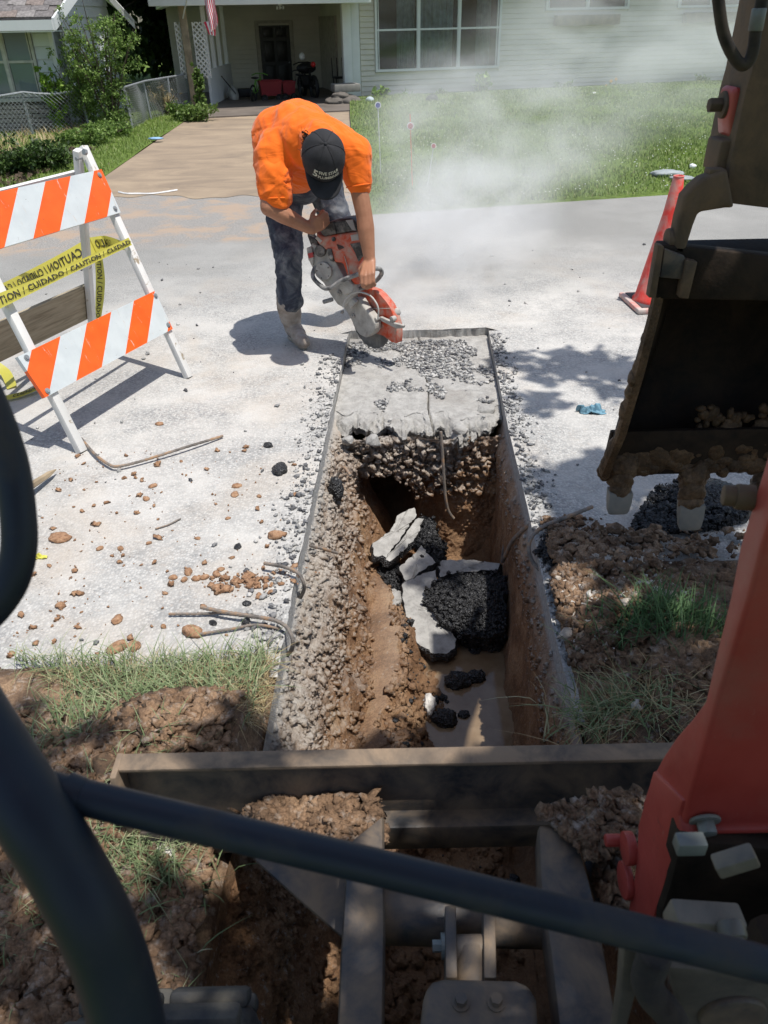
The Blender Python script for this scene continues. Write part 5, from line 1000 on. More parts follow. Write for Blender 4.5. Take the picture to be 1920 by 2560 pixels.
# lawn markers
def marker(base, top, disc, rc, lab, sc_, colr, two=False):
    t = empty('lawn_marker', base, lab, 'marker'); b = MB(); b.tube([base, top], .006, 6); b.build('stake', sc_, t)
    b = MB(); b.cyl(disc, (.15, -1, .1), rc, .008, 20); d_ = b.build('disc', simple('disc_rim_white', (.7, .7, .7), .5), t); b = MB(); b.cyl(disc+Vector((0, -.008, 0)), (.15, -1, .1), rc*.72, .006, 20); b.build('disc_face', colr, d_)
    return t
M_ORS = simple('orange_stake', (.65, .13, .03), .5); M_WS = simple('white_stake', (.6, .62, .62), .5)
bs = G(952, 440); marker(bs, YP(945, 268, bs.y), YP(945, 263, bs.y), .038, 'white stake with a blue reflector disc standing in the lawn', M_WS, simple('blue_reflector', (.02, .04, .25), .3))
bs = G(1031, 470); marker(bs, YP(1025, 285, bs.y), YP(1026, 315, bs.y-.02), .040, 'orange stake with a red reflector disc in the lawn', M_ORS, simple('red_reflector', (.35, .0, .02), .3))
bs = G(1068, 470); marker(bs, YP(1083, 372, bs.y), YP(1084, 365, bs.y), .030, 'short stake with a small red and white disc in the lawn', M_WS, simple('red_reflector2', (.45, .03, .03), .3))
# ================================================================ worker
def fused(name, mb, voxel, mat, parent, wr=None, smooth=2):
    me = mb.mesh('tmp', mat); o = bpy.data.objects.new('tmp', me); COL.objects.link(o)
    md = o.modifiers.new('r', 'REMESH'); md.mode = 'VOXEL'; md.voxel_size = voxel; md2 = o.modifiers.new('s', 'SMOOTH'); md2.factor = .6; md2.iterations = smooth
    dg = bpy.context.evaluated_depsgraph_get(); ev = bpy.data.meshes.new_from_object(o.evaluated_get(dg)); bpy.data.objects.remove(o)
    n = len(ev.vertices); V = np.empty(n*3, np.float32); ev.vertices.foreach_get('co', V); V = V.reshape(-1, 3).astype(float)
    if wr is not None:
        N = np.empty(n*3, np.float32); ev.vertices.foreach_get('normal', N); V = V+N.reshape(-1, 3)*wr(V)[:, None]; ev.vertices.foreach_set('co', V.astype(np.float32).ravel())
    ev.name = name; ev.materials.clear(); ev.materials.append(mat); ev.polygons.foreach_set('use_smooth', np.ones(len(ev.polygons), bool)); ev.update()
    r = bpy.data.objects.new(name, ev); COL.objects.link(r)
    if parent: adopt(r, parent)
    return r
def folds(P, dirs, sc, amp, seed):
    # ridged noise stretched along a direction
    d = np.array(dirs, float); d /= np.linalg.norm(d); al = P@d; Q = P-np.outer(al, d)*.75
    r = 1-np.abs(fbm(Q, sc, 3, seed)*2.6); return (np.clip(r, 0, 1)**2.2-.45)*amp
m_ = NT('skin'); m_.col(m_.ramp(m_.noise(14, 5, .6), [(.3, (.30, .135, .075)), (.7, (.40, .19, .11))])).rough(.5).spec(.4).bump(m_.noise(160, 3), .15, .002)
m_.b.inputs['Subsurface Weight'].default_value = .0; M_SKIN = m_.m
m_ = NT('orange_shirt_cloth'); m_.col(m_.ramp(m_.noise(5, 4), [(.3, (.80, .135, .008)), (.7, (.88, .17, .012))])).rough(.8).spec(.2).bump(m_.noise(300, 2), .1, .001); rg = m_.noise(4.5, 2, .45, m_.coord((1, 1, .4), (.5, .4, 0)), 1.2); m_.bump(m_.math('ABSOLUTE', m_.math('SUBTRACT', rg, .5)), .55, .07); rg = m_.noise(9, 2, .45, m_.coord((.35, 1, 1), (0, .7, .5)), 1.5); m_.bump(m_.math('ABSOLUTE', m_.math('SUBTRACT', rg, .5)), .3, .03); m_.b.inputs['Sheen Weight'].default_value = .15; M_SHIRT = m_.m
m_ = NT('dusty_denim'); P = m_.pos(); a = m_.ramp(m_.noise(7, 8, .68, P, .6), [(.33, (.022, .027, .038)), (.47, (.055, .062, .082)), (.60, (.16, .168, .182)), (.75, (.30, .30, .30))]); m_.col(a).rough(.85).spec(.2).bump(m_.noise(260, 3), .25, .0015); M_DENIM = m_.m
m_ = NT('dusty_boot_leather'); P = m_.pos(); m_.col(m_.ramp(m_.noise(12, 7, .65, P), [(.3, (.20, .16, .13)), (.5, (.34, .295, .255)), (.7, (.46, .42, .38))])).rough(.85).bump(m_.noise(40, 5, .6, P), .3, .004); M_BOOT = m_.m
M_SOLE = simple('dusty_boot_sole', (.33, .30, .26), .9, .15, 30)
M_CAP = simple('charcoal_cap_cloth', (.022, .022, .025), .85, .25, 12, .3, 300)
M_CAPT = simple('cap_lettering', (.50, .49, .40), .8, .05)
M_HAIR = simple('dark_hair', (.015, .010, .008), .7)
WK = empty('person', G(760, 860), 'worker in orange t-shirt, jeans and dark cap bending over a cut-off saw', 'person')
J = lambda x, y, Y: YP(x, y, Y)
pel = J(745, 425, 4.92); chest = J(748, 350, 4.58); ub = J(775, 340, 4.42); neck = J(795, 352, 4.30); head = J(808, 392, 4.18)
shR = J(682, 392, 4.42); elR = J(672, 518, 4.30); wrR = J(776, 572, 4.33); shL = J(880, 385, 4.36); elL = J(911, 540, 4.28); wrL = J(924, 650, 4.22)
hipR = J(712, 480, 4.85); knR = J(722, 640, 4.62); anR = J(733, 800, 4.56); hipL = J(812, 468, 4.92); knL = J(856, 600, 4.85); anL = J(905, 752, 5.25)
b = MB(); b.cap2(pel, chest, .11, .10); b.cap2(chest, ub, .10, .08); b.cap2(ub, neck, .06, .056); b.cap2(neck, head, .060, .07); b.ell(head, (.078, .10, .10)); b.cap2(chest, shR, .07, .06); b.cap2(chest, shL, .07, .055)
b.cap2(shR, elR, .058, .047); b.cap2(elR, elR.lerp(wrR, .35), .045, .047); b.cap2(elR.lerp(wrR, .35), wrR, .047, .030); b.cap2(shL, elL, .056, .045); b.cap2(elL, elL.lerp(wrL, .3), .045, .047); b.cap2(elL.lerp(wrL, .3), wrL, .047, .031)
b.cap2(hipR, knR, .075, .05); b.cap2(knR, J(726, 740, 4.58), .05, .04); b.cap2(hipL, knL, .075, .05); b.cap2(knL, anL, .05, .04); b.cap2(pel, hipR, .1, .08); b.cap2(pel, hipL, .1, .08)
hf = (head-neck).normalized(); b.cap2(head+Vector((0, -.02, -.06)), head+Vector((0, -.02, -.085)), .04, .035); b.ell(head+Vector((0, .02, -.105)), (.015, .015, .02))
def hand(b, wr, kn, acr, cur, sp=.020, fold=1.0, thumb=1):
    d = (kn-wr).normalized(); acr = (acr-d*acr.dot(d)).normalized(); n = (cur-d*cur.dot(d)-acr*cur.dot(acr)).normalized(); L0 = (kn-wr).length
    for i in range(4):
        o = (i-1.5)*sp; a = wr+acr*o*.55; k_ = kn+acr*o-d*(.006*abs(i-1)); b.cap2(a, k_, .017, .013, 10); p = k_; ang = .55*fold
        for ln, r0, r1 in ((.042+.004*(i in (1, 2)), .0115, .0105), (.028, .0105, .0095), (.020, .0095, .008)):
            q = p+(d*math.cos(ang)+n*math.sin(ang))*ln; b.cap2(p, q, r0, r1, 9); p = q; ang += .95*fold
    s = acr*(-1)*thumb; t0 = wr+d*.02+s*.018; t1 = t0+(d*.55+s*.7+n*.35).normalized()*.045; t2 = t1+(d*.6+s*.1+n*.75).normalized()*.034; t3 = t2+(d*.35-s*.25+n*.8).normalized()*.026
    b.cap2(t0, t1, .018, .0135, 9); b.cap2(t1, t2, .0135, .011, 9); b.cap2(t2, t3, .011, .009, 9)
kR = J(806, 553, 4.34); hand(b, wrR, kR, Vector((.25, .1, -1)), Vector((.2, .8, -.35)), fold=1.05)
kL = J(918, 690, 4.12); hand(b, wrL, kL, Vector((1, -.25, .1)), Vector((0, .9, -.5)), sp=.021, fold=1.1)
body = fused('body', b, .0058, M_SKIN, WK, None, 2)
ear = MB(); ec = J(757, 386, 4.17); ear.ell(ec, (.012, .020, .030)); ear.ell(ec+Vector((.004, -.008, .004)), (.010, .008, .020)); ear.build('ear', M_SKIN, body, smooth=True)
b = MB(); b.ell(head+Vector((-.002, .035, .01)), (.092, .085, .098), n=16, m=12)
hr = b.build('hair', M_HAIR, body, smooth=True)
b = MB(); r_ = random.Random(3)
for i in range(110):
    yy_ = r_.uniform(330, 392); p = J(769-.0035*(yy_-370)**2*.2+r_.uniform(-4, 4), yy_, 4.22); b.tube([p, p+Vector((-.012+r_.gauss(0, .006), -.006, r_.gauss(.004, .010))), p+Vector((-.020+r_.gauss(0, .008), -.004, r_.gauss(.008, .014)))], [.0022, .0016, .0006], 4)
b.build('hair_strands', M_HAIR, body)
# shirt
b = MB(); lb = J(700, 392, 4.78); b.cap2(J(735, 420, 4.86), chest, .165, .195, 18); b.cap2(lb, J(712, 350, 4.62), .15, .175, 18); b.cap2(J(745, 340, 4.72), J(800, 350, 4.5), .17, .13, 18); b.cap2(chest, J(770, 352, 4.45), .18, .155, 18); b.cap2(J(770, 352, 4.45), neck, .12, .085, 16)
b.cap2(J(735, 360, 4.5), shR, .15, .105, 16); b.cap2(J(800, 352, 4.46), shL, .135, .098, 16); b.cap2(shR, J(689, 470, 4.36), .100, .090, 16); b.cap2(J(686, 440, 4.36), J(690, 488, 4.34), .092, .085, 16); b.cap2(shL, J(892, 440, 4.33), .092, .078, 16); b.cap2(J(892, 430, 4.33), J(897, 460, 4.32), .072, .066, 16)
b.cap2(J(745, 440, 4.72), J(770, 432, 4.60), .10, .085); b.cap2(J(735, 405, 4.6), J(775, 410, 4.5), .11, .09)
def crease(P, c, rad, d0, freq, amp, seed):
    # creases that fan out from a pulled point c along d0
    D = P-np.array(c); r = np.linalg.norm(D, axis=1); d0 = Vector(d0).normalized(); u_ = np.array(d0.orthogonal().normalized()); v_ = np.cross(np.array(d0), u_)
    a = np.arctan2(D@v_, D@u_)*freq+fbm(P, 4, 3, seed)*7; g = np.clip(1-np.abs(np.sin(a))*1.6, 0, 1)
    return g*amp*np.exp(-(r/rad)**2)*np.clip(fbm(P, 3.5, 2, seed+3)*4+.6, 0, 1)
def wr1(P):
    a = .001+folds(P, (-.35, .65, .65), 5, .013, 3)+folds(P, (.6, .3, -.7), 10, .010, 7)+folds(P, (0, 1, .5), 17, .005, 9)
    a = a+crease(P, J(700, 450, 4.30), .20, (0, -1, 0), 4, .010, 5)+crease(P, J(868, 430, 4.26), .18, (0, -1, 0), 4, .010, 6)+crease(P, J(655, 400, 4.55), .22, (-1, -.3, 0), 5, .010, 8)
    # shoulder seams
    for c, n_ in ((shR.lerp(chest, .28), (shR-chest)), (shL.lerp(chest, .25), (shL-chest))):
        n_ = np.array(n_.normalized()); t = (P-np.array(c))@n_; a = a-.004*np.exp(-(t/.005)**2)
    return a
shirt = fused('t_shirt', b, .0095, M_SHIRT, WK, wr1, 34)
for c, ax, r_ in ((J(690, 497, 4.335), J(690, 497, 4.335)-J(686, 440, 4.36), .083), (J(897, 464, 4.318), J(897, 464, 4.318)-J(892, 430, 4.33), .065)):
    b = MB(); ax = ax.normalized(); u_ = ax.orthogonal().normalized(); w_ = ax.cross(u_); b.tube([c+(u_*math.cos(a)+w_*math.sin(a))*r_ for a in np.linspace(0, 2*math.pi, 33)], .0035, 8, False); b.build('sleeve_hem', M_SHIRT, shirt, smooth=True)
# jeans
b = MB(); b.cap2(pel, J(755, 455, 4.80), .14, .12, 16); b.cap2(J(735, 440, 4.9), hipR, .13, .115, 16); b.cap2(J(780, 440, 4.9), hipL, .12, .108, 16)
b.cap2(hipR, J(710, 550, 4.76), .108, .100, 16); b.cap2(J(710, 550, 4.76), knR, .100, .082, 16); b.cap2(knR, J(722, 730, 4.58), .080, .068, 16); b.cap2(J(722, 730, 4.58), J(727, 752, 4.57), .070, .072, 16); b.cap2(hipL, knL, .108, .08, 16); b.cap2(knL, J(895, 715, 5.15), .08, .066, 16)
def wr2(P):
    a = folds(P, (0, .2, 1), 7, .004, 4)*0; z = P[:, 2]; a = a+folds(P, (1, .3, .25), 9, .016, 12)*(.5+.5*np.clip((1.0-z), 0, 1))+folds(P, (.8, 0, -.6), 17, .007, 15); return a
jeans = fused('jeans', b, .0075, M_DENIM, WK, wr2, 2)
# boots
def boot(an, toe, heel, label=None):
    b = MB(); d = (toe-heel); d.z = 0; d.normalize(); s = Vector((-d.y, d.x, 0)); foot = heel+d*.05+Vector((0, 0, .09))
    b.cap2(an+Vector((0, 0, .03)), an.lerp(foot, .5), .075, .065, 16); b.cap2(an.lerp(foot, .5), foot, .060, .052, 16); b.cap2(foot+Vector((0, 0, -.02)), heel+d*.04+Vector((0, 0, .055)), .05, .042, 14); b.cap2(foot, heel+d*.18+Vector((0, 0, .060)), .050, .044, 14); b.cap2(heel+d*.16+Vector((0, 0, .054)), heel+d*.25+Vector((0, 0, .048)), .047, .037, 14)
    o = fused('boot', b, .006, M_BOOT, WK, lambda P: folds(P, tuple(s), 16, .007, 6), 2)
    if label: o['label'] = label
    out = []
    for i in range(28):
        a = 2*math.pi*i/28; t = math.cos(a); u_ = .135+.135*t; w_ = .040+.008*math.cos(2*(a-.3))-(.006 if -.3 < t < .2 else 0); out.append(heel+d*(u_-.005)+s*(math.sin(a)*w_))
    m2 = MB(); m2.prism([p+Vector((0, 0, .004)) for p in out], (0, 0, .024)); m2.build('boot_sole', M_SOLE, o, bevel=.004)
    for s_ in (1, -1): m2 = MB(); c = an+s*.062*s_; m2.tube([c+Vector((0, 0, .07)), c+Vector((0, -.005, .02)), c+Vector((0, 0, -.03))], [.012, .009, .004], 6); m2.build('pull_strap', M_BOOT, o, smooth=True)
toe = G(776, 888); hl = G(727, 842); top = J(722, 768, 4.58); boot(top, toe, hl)
hl2 = G(898, 752); boot(J(898, 735, 5.22), G(915, 775), hl2)
# cap
vC = (CP-head).normalized(); ca = math.radians(24); rgt = Vector((1, 0, 0)); upc = vC.cross(rgt).normalized(); upc = upc if upc.z > 0 else -upc
cz = (vC*math.cos(ca)+upc*math.sin(ca)+rgt*.10).normalized(); cf = (-upc+cz*upc.dot(cz)).normalized(); cx = cf.cross(cz).normalized()
hc = head+cz*.0
def cpt(u_, v_, w_): return hc+cx*u_+cf*v_+cz*w_
CPT = empty('cap_root', hc); bpy.data.objects.remove(CPT)
V = []; nu_, nv_ = 36, 12
def dome(th, ph, e=0):   # ph 0 top .. pi/2 rim
    r0, r1, r2 = .106+e, .122+e, .122+e
    x = r0*math.sin(ph)*math.sin(th); y = r1*math.sin(ph)*math.cos(th)*(1.0 if math.cos(th) > 0 else .96); z = r2*math.cos(ph)+.012; 
    if math.cos(th) > 0: z += .012*math.sin(2*ph)*math.cos(th)
    return cpt(x, y, z)
for i in range(nv_+1):
    for j in range(nu_): V.append(dome(2*math.pi*j/nu_, math.pi*.54*i/nv_+1e-3, .0015*math.cos(6*2*math.pi*j/nu_)))
b = MB(); b.add(V, [(i*nu_+j, (i+1)*nu_+j, (i+1)*nu_+(j+1) % nu_, i*nu_+(j+1) % nu_) for i in range(nv_) for j in range(nu_)])
cap = b.build('cap', M_CAP, WK, smooth=True); md = cap.modifiers.new('s', 'SOLIDIFY'); md.thickness = .003
b = MB(); b.ell(dome(0, 0, .003), .009); b.build('cap_button', M_CAP, cap, smooth=True)
for k_ in range(6):
    th = math.pi/6+k_*math.pi/3; b = MB(); b.tube([dome(th, ph, .0022) for ph in np.linspace(.05, 1.68, 16)], .0018, 6); b.build('cap_seam', M_CAP, cap, smooth=True)
for k_ in range(6):
    th = k_*math.pi/3; b = MB(); p = dome(th, .62, .002); q = dome(th, .62, .01); u_ = (q-p).normalized(); ring(b, p, .005, .0015, u_, 10); b.build('eyelet', M_CAP, cap, smooth=True)
# brim
V = []; na, nr = 26, 8
for i in range(na+1):
    t = -1+2*i/na
    for j in range(nr+1):
        s = j/nr; th = t*1.12; base = (.105*math.sin(th)*1.0, .121*math.cos(th)); L_ = .088*(1-abs(t)**3.2)**.6; x = base[0]*(1+.02*s); y = base[1]+L_*s; z = .000-.010*s-.16*abs(x)**1.4*(.6+.6*s)
        V.append(cpt(x, y, z))
b = MB(); b.add(V, [(i*(nr+1)+j, (i+1)*(nr+1)+j, (i+1)*(nr+1)+j+1, i*(nr+1)+j+1) for i in range(na) for j in range(nr)])
br_ = b.build('cap_brim', M_CAP, cap, smooth=True); md = br_.modifiers.new('s', 'SOLIDIFY'); md.thickness = .004
def text_mesh(s, size, ext=.0, bold=.0, space=1.0, shear=0):
    c = bpy.data.curves.new('t', 'FONT'); c.body = s; c.size = size; c.extrude = ext; c.offset = bold; c.space_character = space; c.align_x = 'CENTER'; c.shear = shear; c.resolution_u = 2
    o = bpy.data.objects.new('t', c); COL.objects.link(o); dg = bpy.context.evaluated_depsgraph_get(); me = bpy.data.meshes.new_from_object(o.evaluated_get(dg)); bpy.data.objects.remove(o); bpy.data.curves.remove(c); return me
def dome_text(s, size, ph0, thoff=0., nm='lettering', bold=.0008):
    me = text_mesh(s, size, .0006, bold, .95); bm = bmesh.new(); bm.from_mesh(me); bmesh.ops.subdivide_edges(bm, edges=[e for e in bm.edges if e.calc_length() > .008], cuts=2)
    for v in bm.verts:
        x, y, z = v.co; ph = ph0-y/.115; th = (x/.100)/max(math.sin(ph), .3)+thoff; p = dome(-th*1.0, ph, .0045+z); v.co = p
    bm.to_mesh(me); bm.free(); me.materials.clear(); me.materials.append(M_CAPT); o = bpy.data.objects.new(nm, me); COL.objects.link(o); adopt(o, cap); return o
dome_text('FIVE STAR', .0215, 1.22, .12, bold=.0004); dome_text('PLUMBING', .0215, 1.42, .12, bold=.0004); dome_text('5', .048, 1.40, -.52, bold=.0012)
# ================================================================ cut-off saw
M_SORG = simple('saw_orange_plastic', (.55, .06, .015), .45, .12, 12, .1, 40, 0, .4, (.42, .32, .26), 14, .55)
M_SGRY = simple('dusty_cast_magnesium', (.36, .34, .31), .7, .15, 16, .3, 60, 0, .3, (.48, .46, .42), 20, .7)
M_SBLK = simple('dusty_black_plastic', (.035, .033, .032), .5, .2, 12, .1, 60, 0, .4, (.25, .23, .21), 16, .35)
M_SHAN = simple('dusty_handle_rubber', (.13, .13, .13), .6, .2, 20, 0, 60, 0, .3, (.38, .37, .35), 20, .6)
M_DISC = simple('saw_disc_steel', (.10, .098, .092), .5, .1, 6, 0, 60, 0, .5, (.26, .25, .23), 12, .6)
NA = Vector((-.75, -.66, 0)).normalized(); PA0 = G(944, 876); NB_ = Vector((-.38, -.92, .06)).normalized(); PB0 = YP(850, 640, 4.42)
def SA(L_, off=0.): return [PL(x, y, PA0+NA*off, NA) for x, y in L_]
def SB(L_, off=0.): return [PL(x, y, PB0+NB_*off, NB_) for x, y in L_]
SW = empty('cut_off_saw', G(944, 876), 'orange and grey cut-off saw cutting the concrete slab edge', 'saw')
c = SA([(927, 797)])[0]; b = MB(); u_ = Vector((0, 0, 1)); w_ = NA.cross(u_); rr = .178
pts = [c+(u_*math.sin(a)+w_*math.cos(a))*rr*(1 if i % 4 else .975) for i, a in enumerate(np.linspace(0, 2*math.pi, 96, endpoint=False))]; b.prism([p+NA*.002 for p in pts], -NA*.004); dsk = b.build('cutting_disc', M_DISC, SW)
b = MB(); b.cyl(c+NA*.006, NA, .045, .006, 24); b.build('disc_flange', M_SGRY, dsk, bevel=.001)
gpx = [(888, 728), (900, 722), (914, 720), (927, 722), (939, 727), (951, 737), (962, 750), (972, 763), (979, 777), (986, 797), (991, 817), (992, 840), (990, 859), (977, 855), (957, 840), (935, 833), (925, 800), (912, 775), (900, 752)]
for off in (.022,): b = MB(); b.prism(SA(gpx, off), NA*-.05); gdn = b.build('blade_guard', M_SORG, SW, bevel=.006)
b = MB(); b.tube(SA([(905, 745), (920, 768), (932, 771), (974, 771)], .026), .0022, 6); b.build('guard_rib', M_SGRY, gdn, smooth=True)
b = MB(); b.prism(SA([(874, 751), (885, 745), (897, 748), (910, 768), (928, 791), (937, 809), (937, 825), (930, 836), (914, 845), (899, 838), (888, 824), (877, 799), (867, 782), (857, 768), (862, 757)], .085), NA*-.055); bc_ = b.build('belt_cover', M_SGRY, SW, bevel=.010, seg=3)
for x, y, r_ in ((883, 790, .014), (856, 780, .010)): b = MB(); p = SA([(x, y)], .09)[0]; b.cyl(p, NA, r_, .010, 20); b.cyl(p+NA*.007, NA, r_*.55, .012, 6); b.build('cover_bolt', M_SGRY, bc_, bevel=.0015)
b = MB(); b.prism(SB([(780, 607), (794, 616), (816, 618), (836, 650), (858, 690), (876, 702), (892, 726), (876, 750), (858, 770), (843, 762), (826, 738), (808, 708), (790, 692), (780, 670), (771, 652), (768, 628)], .03), NB_*-.10); ck = b.build('crankcase', M_SGRY, SW, bevel=.010, seg=2)
b = MB(); p = SB([(811, 677)], .035)[0]; b.cyl(p, NB_, .050, .03, 28); b.build('starter_cover', M_SGRY, ck, bevel=.004)
for k_ in range(5): b = MB(); a = k_*1.257; b.cyl(p+NB_*.016+(NB_.cross(Vector((0, 0, 1)))*math.cos(a)+Vector((0, 0, 1))*math.sin(a))*.04, NB_, .004, .004, 8); b.build('starter_screw', M_SBLK, ck)
b = MB(); p = SB([(802, 627)], .04)[0]; b.cyl(p, NB_, .032, .035, 24); b.build('fuel_cap', M_SBLK, ck, bevel=.004)
b = MB(); p = SB([(847, 733)], .035)[0]; b.cyl(p, NB_, .017, .012, 20); b.cyl(p+NB_*.008, NB_, .008, .014, 12); b.build('mount_bolt', M_SGRY, ck, bevel=.002)
b = MB(); p = SB([(861, 719)], .035)[0]; b.cyl(p, NB_, .010, .02, 12); b.build('mount_bolt', M_SBLK, ck)
b = MB(); b.prism(SB([(776, 590), (790, 600), (796, 616), (788, 625), (776, 612), (768, 590), (768, 581)], .02), NB_*-.06); b.build('rear_bracket', M_SBLK, SW, bevel=.006)
b = MB(); b.prism(SB([(765, 620), (778, 617), (784, 640), (782, 664), (770, 650)], .045), NB_*-.07); b.build('air_intake', M_SGRY, SW, bevel=.006)
b = MB(); b.prism(SB([(769, 634), (781, 631), (783, 643), (772, 646)], .050), NB_*-.02); b.build('red_label', simple('label_red', (.4, .05, .05), .6), SW)
b = MB(); b.prism(SB([(789, 578), (806, 592), (841, 586), (897, 578), (905, 600), (911, 625), (908, 645), (896, 662), (893, 683), (905, 702), (900, 712), (885, 712), (868, 690), (856, 658), (836, 656), (826, 630), (803, 620), (792, 604)], .05), NB_*-.15); ho = b.build('engine_cover', M_SORG, SW, bevel=.012, seg=3)
b = MB(); b.prism(SB([(794, 571), (812, 558), (846, 549), (877, 545), (889, 553), (898, 576), (841, 585), (808, 593)], .055), NB_*-.16); fc = b.build('filter_cover', M_SBLK, SW, bevel=.014, seg=3)
b = MB(); b.tube(SB([(841, 584), (836, 566), (833, 556)], .060), .003, 6); b.build('cover_ridge', M_SBLK, fc)
b = MB(); b.prism(SB([(864, 551), (881, 549), (890, 577), (880, 575)], .058), NB_*-.006); b.build('warning_sticker', simple('sticker_grey', (.34, .32, .31), .6), fc)
b = MB(); b.prism(SB([(874, 610), (906, 605), (911, 636), (896, 655), (886, 630)], .056), NB_*-.02); b.build('side_filter_box', M_SBLK, ho, bevel=.003)
b = MB(); b.prism(SB([(876, 588), (895, 585), (897, 600), (879, 603)], .053), NB_*-.004); b.build('type_plate', simple('plate_white', (.42, .39, .36), .6), ho)
b = MB(); b.prism(SB([(792, 590), (806, 602), (800, 608), (788, 596)], .053), NB_*-.004); b.build('side_sticker', simple('plate_white2', (.42, .39, .36), .6), ho)
b = MB(); p = SB([(834, 598)], .053)[0]; b.cyl(p, NB_, .012, .008, 16); b.build('cover_screw', M_SBLK, ho, bevel=.001)
for k_ in range(5): b = MB(); b.tube(SB([(842+k_*3, 610+k_*1.2), (848+k_*3, 625-k_*1.2)], .053), .0022, 5); b.build('cooling_slot', M_SBLK, ho)
b = MB(); b.tube(SB([(861, 640), (868, 665), (877, 705)], .053), .0022, 6); b.build('cover_edge_line', M_SGRY, ho)
b = MB(); b.prism(SB([(816, 622), (828, 622), (834, 655), (824, 652)], .058), NB_*-.02); b.build('switch_housing', M_SBLK, SW, bevel=.003)
b = MB(); b.ell(SB([(828, 642)], .062)[0], .012); b.build('round_button', M_SGRY, SW, smooth=True)
b = MB(); hp = [J(780, 590, 4.42), J(788, 566, 4.44), J(797, 549, 4.44), J(806, 548, 4.43), J(818, 563, 4.42), J(826, 575, 4.42)]; b.tube(smooth_path(hp, 5), .015, 12); b.build('rear_handle', M_SHAN, SW, smooth=True)
h1 = [SB([q_], o_)[0] for q_, o_ in (((788, 668), .03), ((782, 684), .05), ((785, 697), .07), ((799, 712), .08), ((813, 721), .085), ((830, 718), .09), ((848, 705), .095), ((867, 696), .10), ((903, 683), .10), ((930, 674), .06), ((948, 672), .0), ((954, 684), -.04), ((939, 703), -.05), ((914, 717), -.03), ((890, 725), -.01))]
b = MB(); b.tube(smooth_path(h1, 5), .0125, 12); b.build('front_handle', M_SHAN, SW, smooth=True)
b = MB(); b.tube(smooth_path([SB([q_], .06)[0] for q_ in ((858, 768), (862, 752), (872, 740), (886, 732), (903, 731))]+SA([(925, 739), (939, 755), (946, 773), (945, 797)], .10), 5), .0048, 8); b.build('water_hose', simple('dusty_hose', (.50, .48, .44), .6), SW, smooth=True)
b = MB(); b.tube(SB([(808, 755), (832, 748)], .06), .012, 12); b.build('foot_knob', M_SHAN, SW, bevel=.004)
b = MB(); b.prism(SA([(943, 794), (950, 792), (985, 808), (1008, 814), (1006, 821), (990, 822), (955, 804)], .05), NA*-.02); b.build('guard_lever', M_SGRY, SW, bevel=.003)
b = MB(); p = SA([(943, 797)], .06)[0]; b.cyl(p, NA, .010, .03, 12); p = SA([(983, 797)], .04)[0]; b.cyl(p, NA, .016, .03, 12); p = SA([(930, 788)], .05)[0]; b.cyl(p, NA, .010, .03, 6); b.build('lever_joint', M_SGRY, SW, bevel=.002)
b = MB(); p = SA([(990, 781)], -.02)[0]; b.ell(p, .028); b.build('guard_grip', M_SGRY, SW, smooth=True)
b = MB(); b.prism(SB([(850, 702), (870, 700), (884, 716), (880, 732), (860, 738), (848, 722)], .06), NB_*-.05); b.build('arm_clamp', M_SGRY, SW, bevel=.005)
b = MB(); b.prism(SB([(866, 752), (878, 745), (890, 756), (876, 772)], .02), NB_*-.04); b.build('arm_joint', M_SGRY, SW, bevel=.004)
# ================================================================ barricade
m_ = NT('weathered_white_paint'); P = m_.pos(); f = m_.ramp(m_.noise(14, 8, .72, P, .6), [(.60, 0.), (.66, 1.)]); m_.col(m_.mix(f, m_.ramp(m_.noise(3, 5, .6, P), [(.3, (.60, .59, .56)), (.7, (.76, .75, .73))]), (.33, .27, .19))).rough(.65).bump(m_.noise(60, 4), .15, .002); M_LEG = m_.m
fR, fL = G(472, 944), G(205, 1130); eb = (fR-fL); Wb = eb.length; eb.normalize(); ap = G(207, 366, 1.148); ub = ap-fR; Lb = ub.length; ubn = ub.normalized(); nb = eb.cross(ubn).normalized(); nb = nb if nb.y < 0 or nb.x > 0 else -nb
if nb.dot(CP-fR) < 0: nb = -nb
def BP(x, y, off=0.): return PL(x, y, fR+nb*off, nb)
def bst(p): d = p-fL; t = d.dot(ubn); s = d.dot(eb)-0; return s, t
BR = empty('barricade', fL.lerp(fR, .5), 'folding road barricade with orange and white diagonal stripes left of the worker', 'barricade')
ebn = (eb-ubn*eb.dot(ubn)).normalized()
def leg(a, c, name, par, w_=.045, t_=.035): b = MB(); b.bar(a, c, t_, w_, tuple(nb.cross((c-a).normalized()))); return b.build(name, M_LEG, par, bevel=.004)
leg(fR, fR+ub*1.0, 'front_leg', BR); leg(fL, fL+ub*1.0, 'front_leg', BR)
bfR = G(246, 850); dbk = bfR-ap; leg(ap-eb*.045+Vector((0, 0, -.01)), bfR-eb*.045, 'rear_leg', BR); leg(fL+ub+eb*.045, fL+ub+dbk+eb*.045, 'rear_leg', BR)
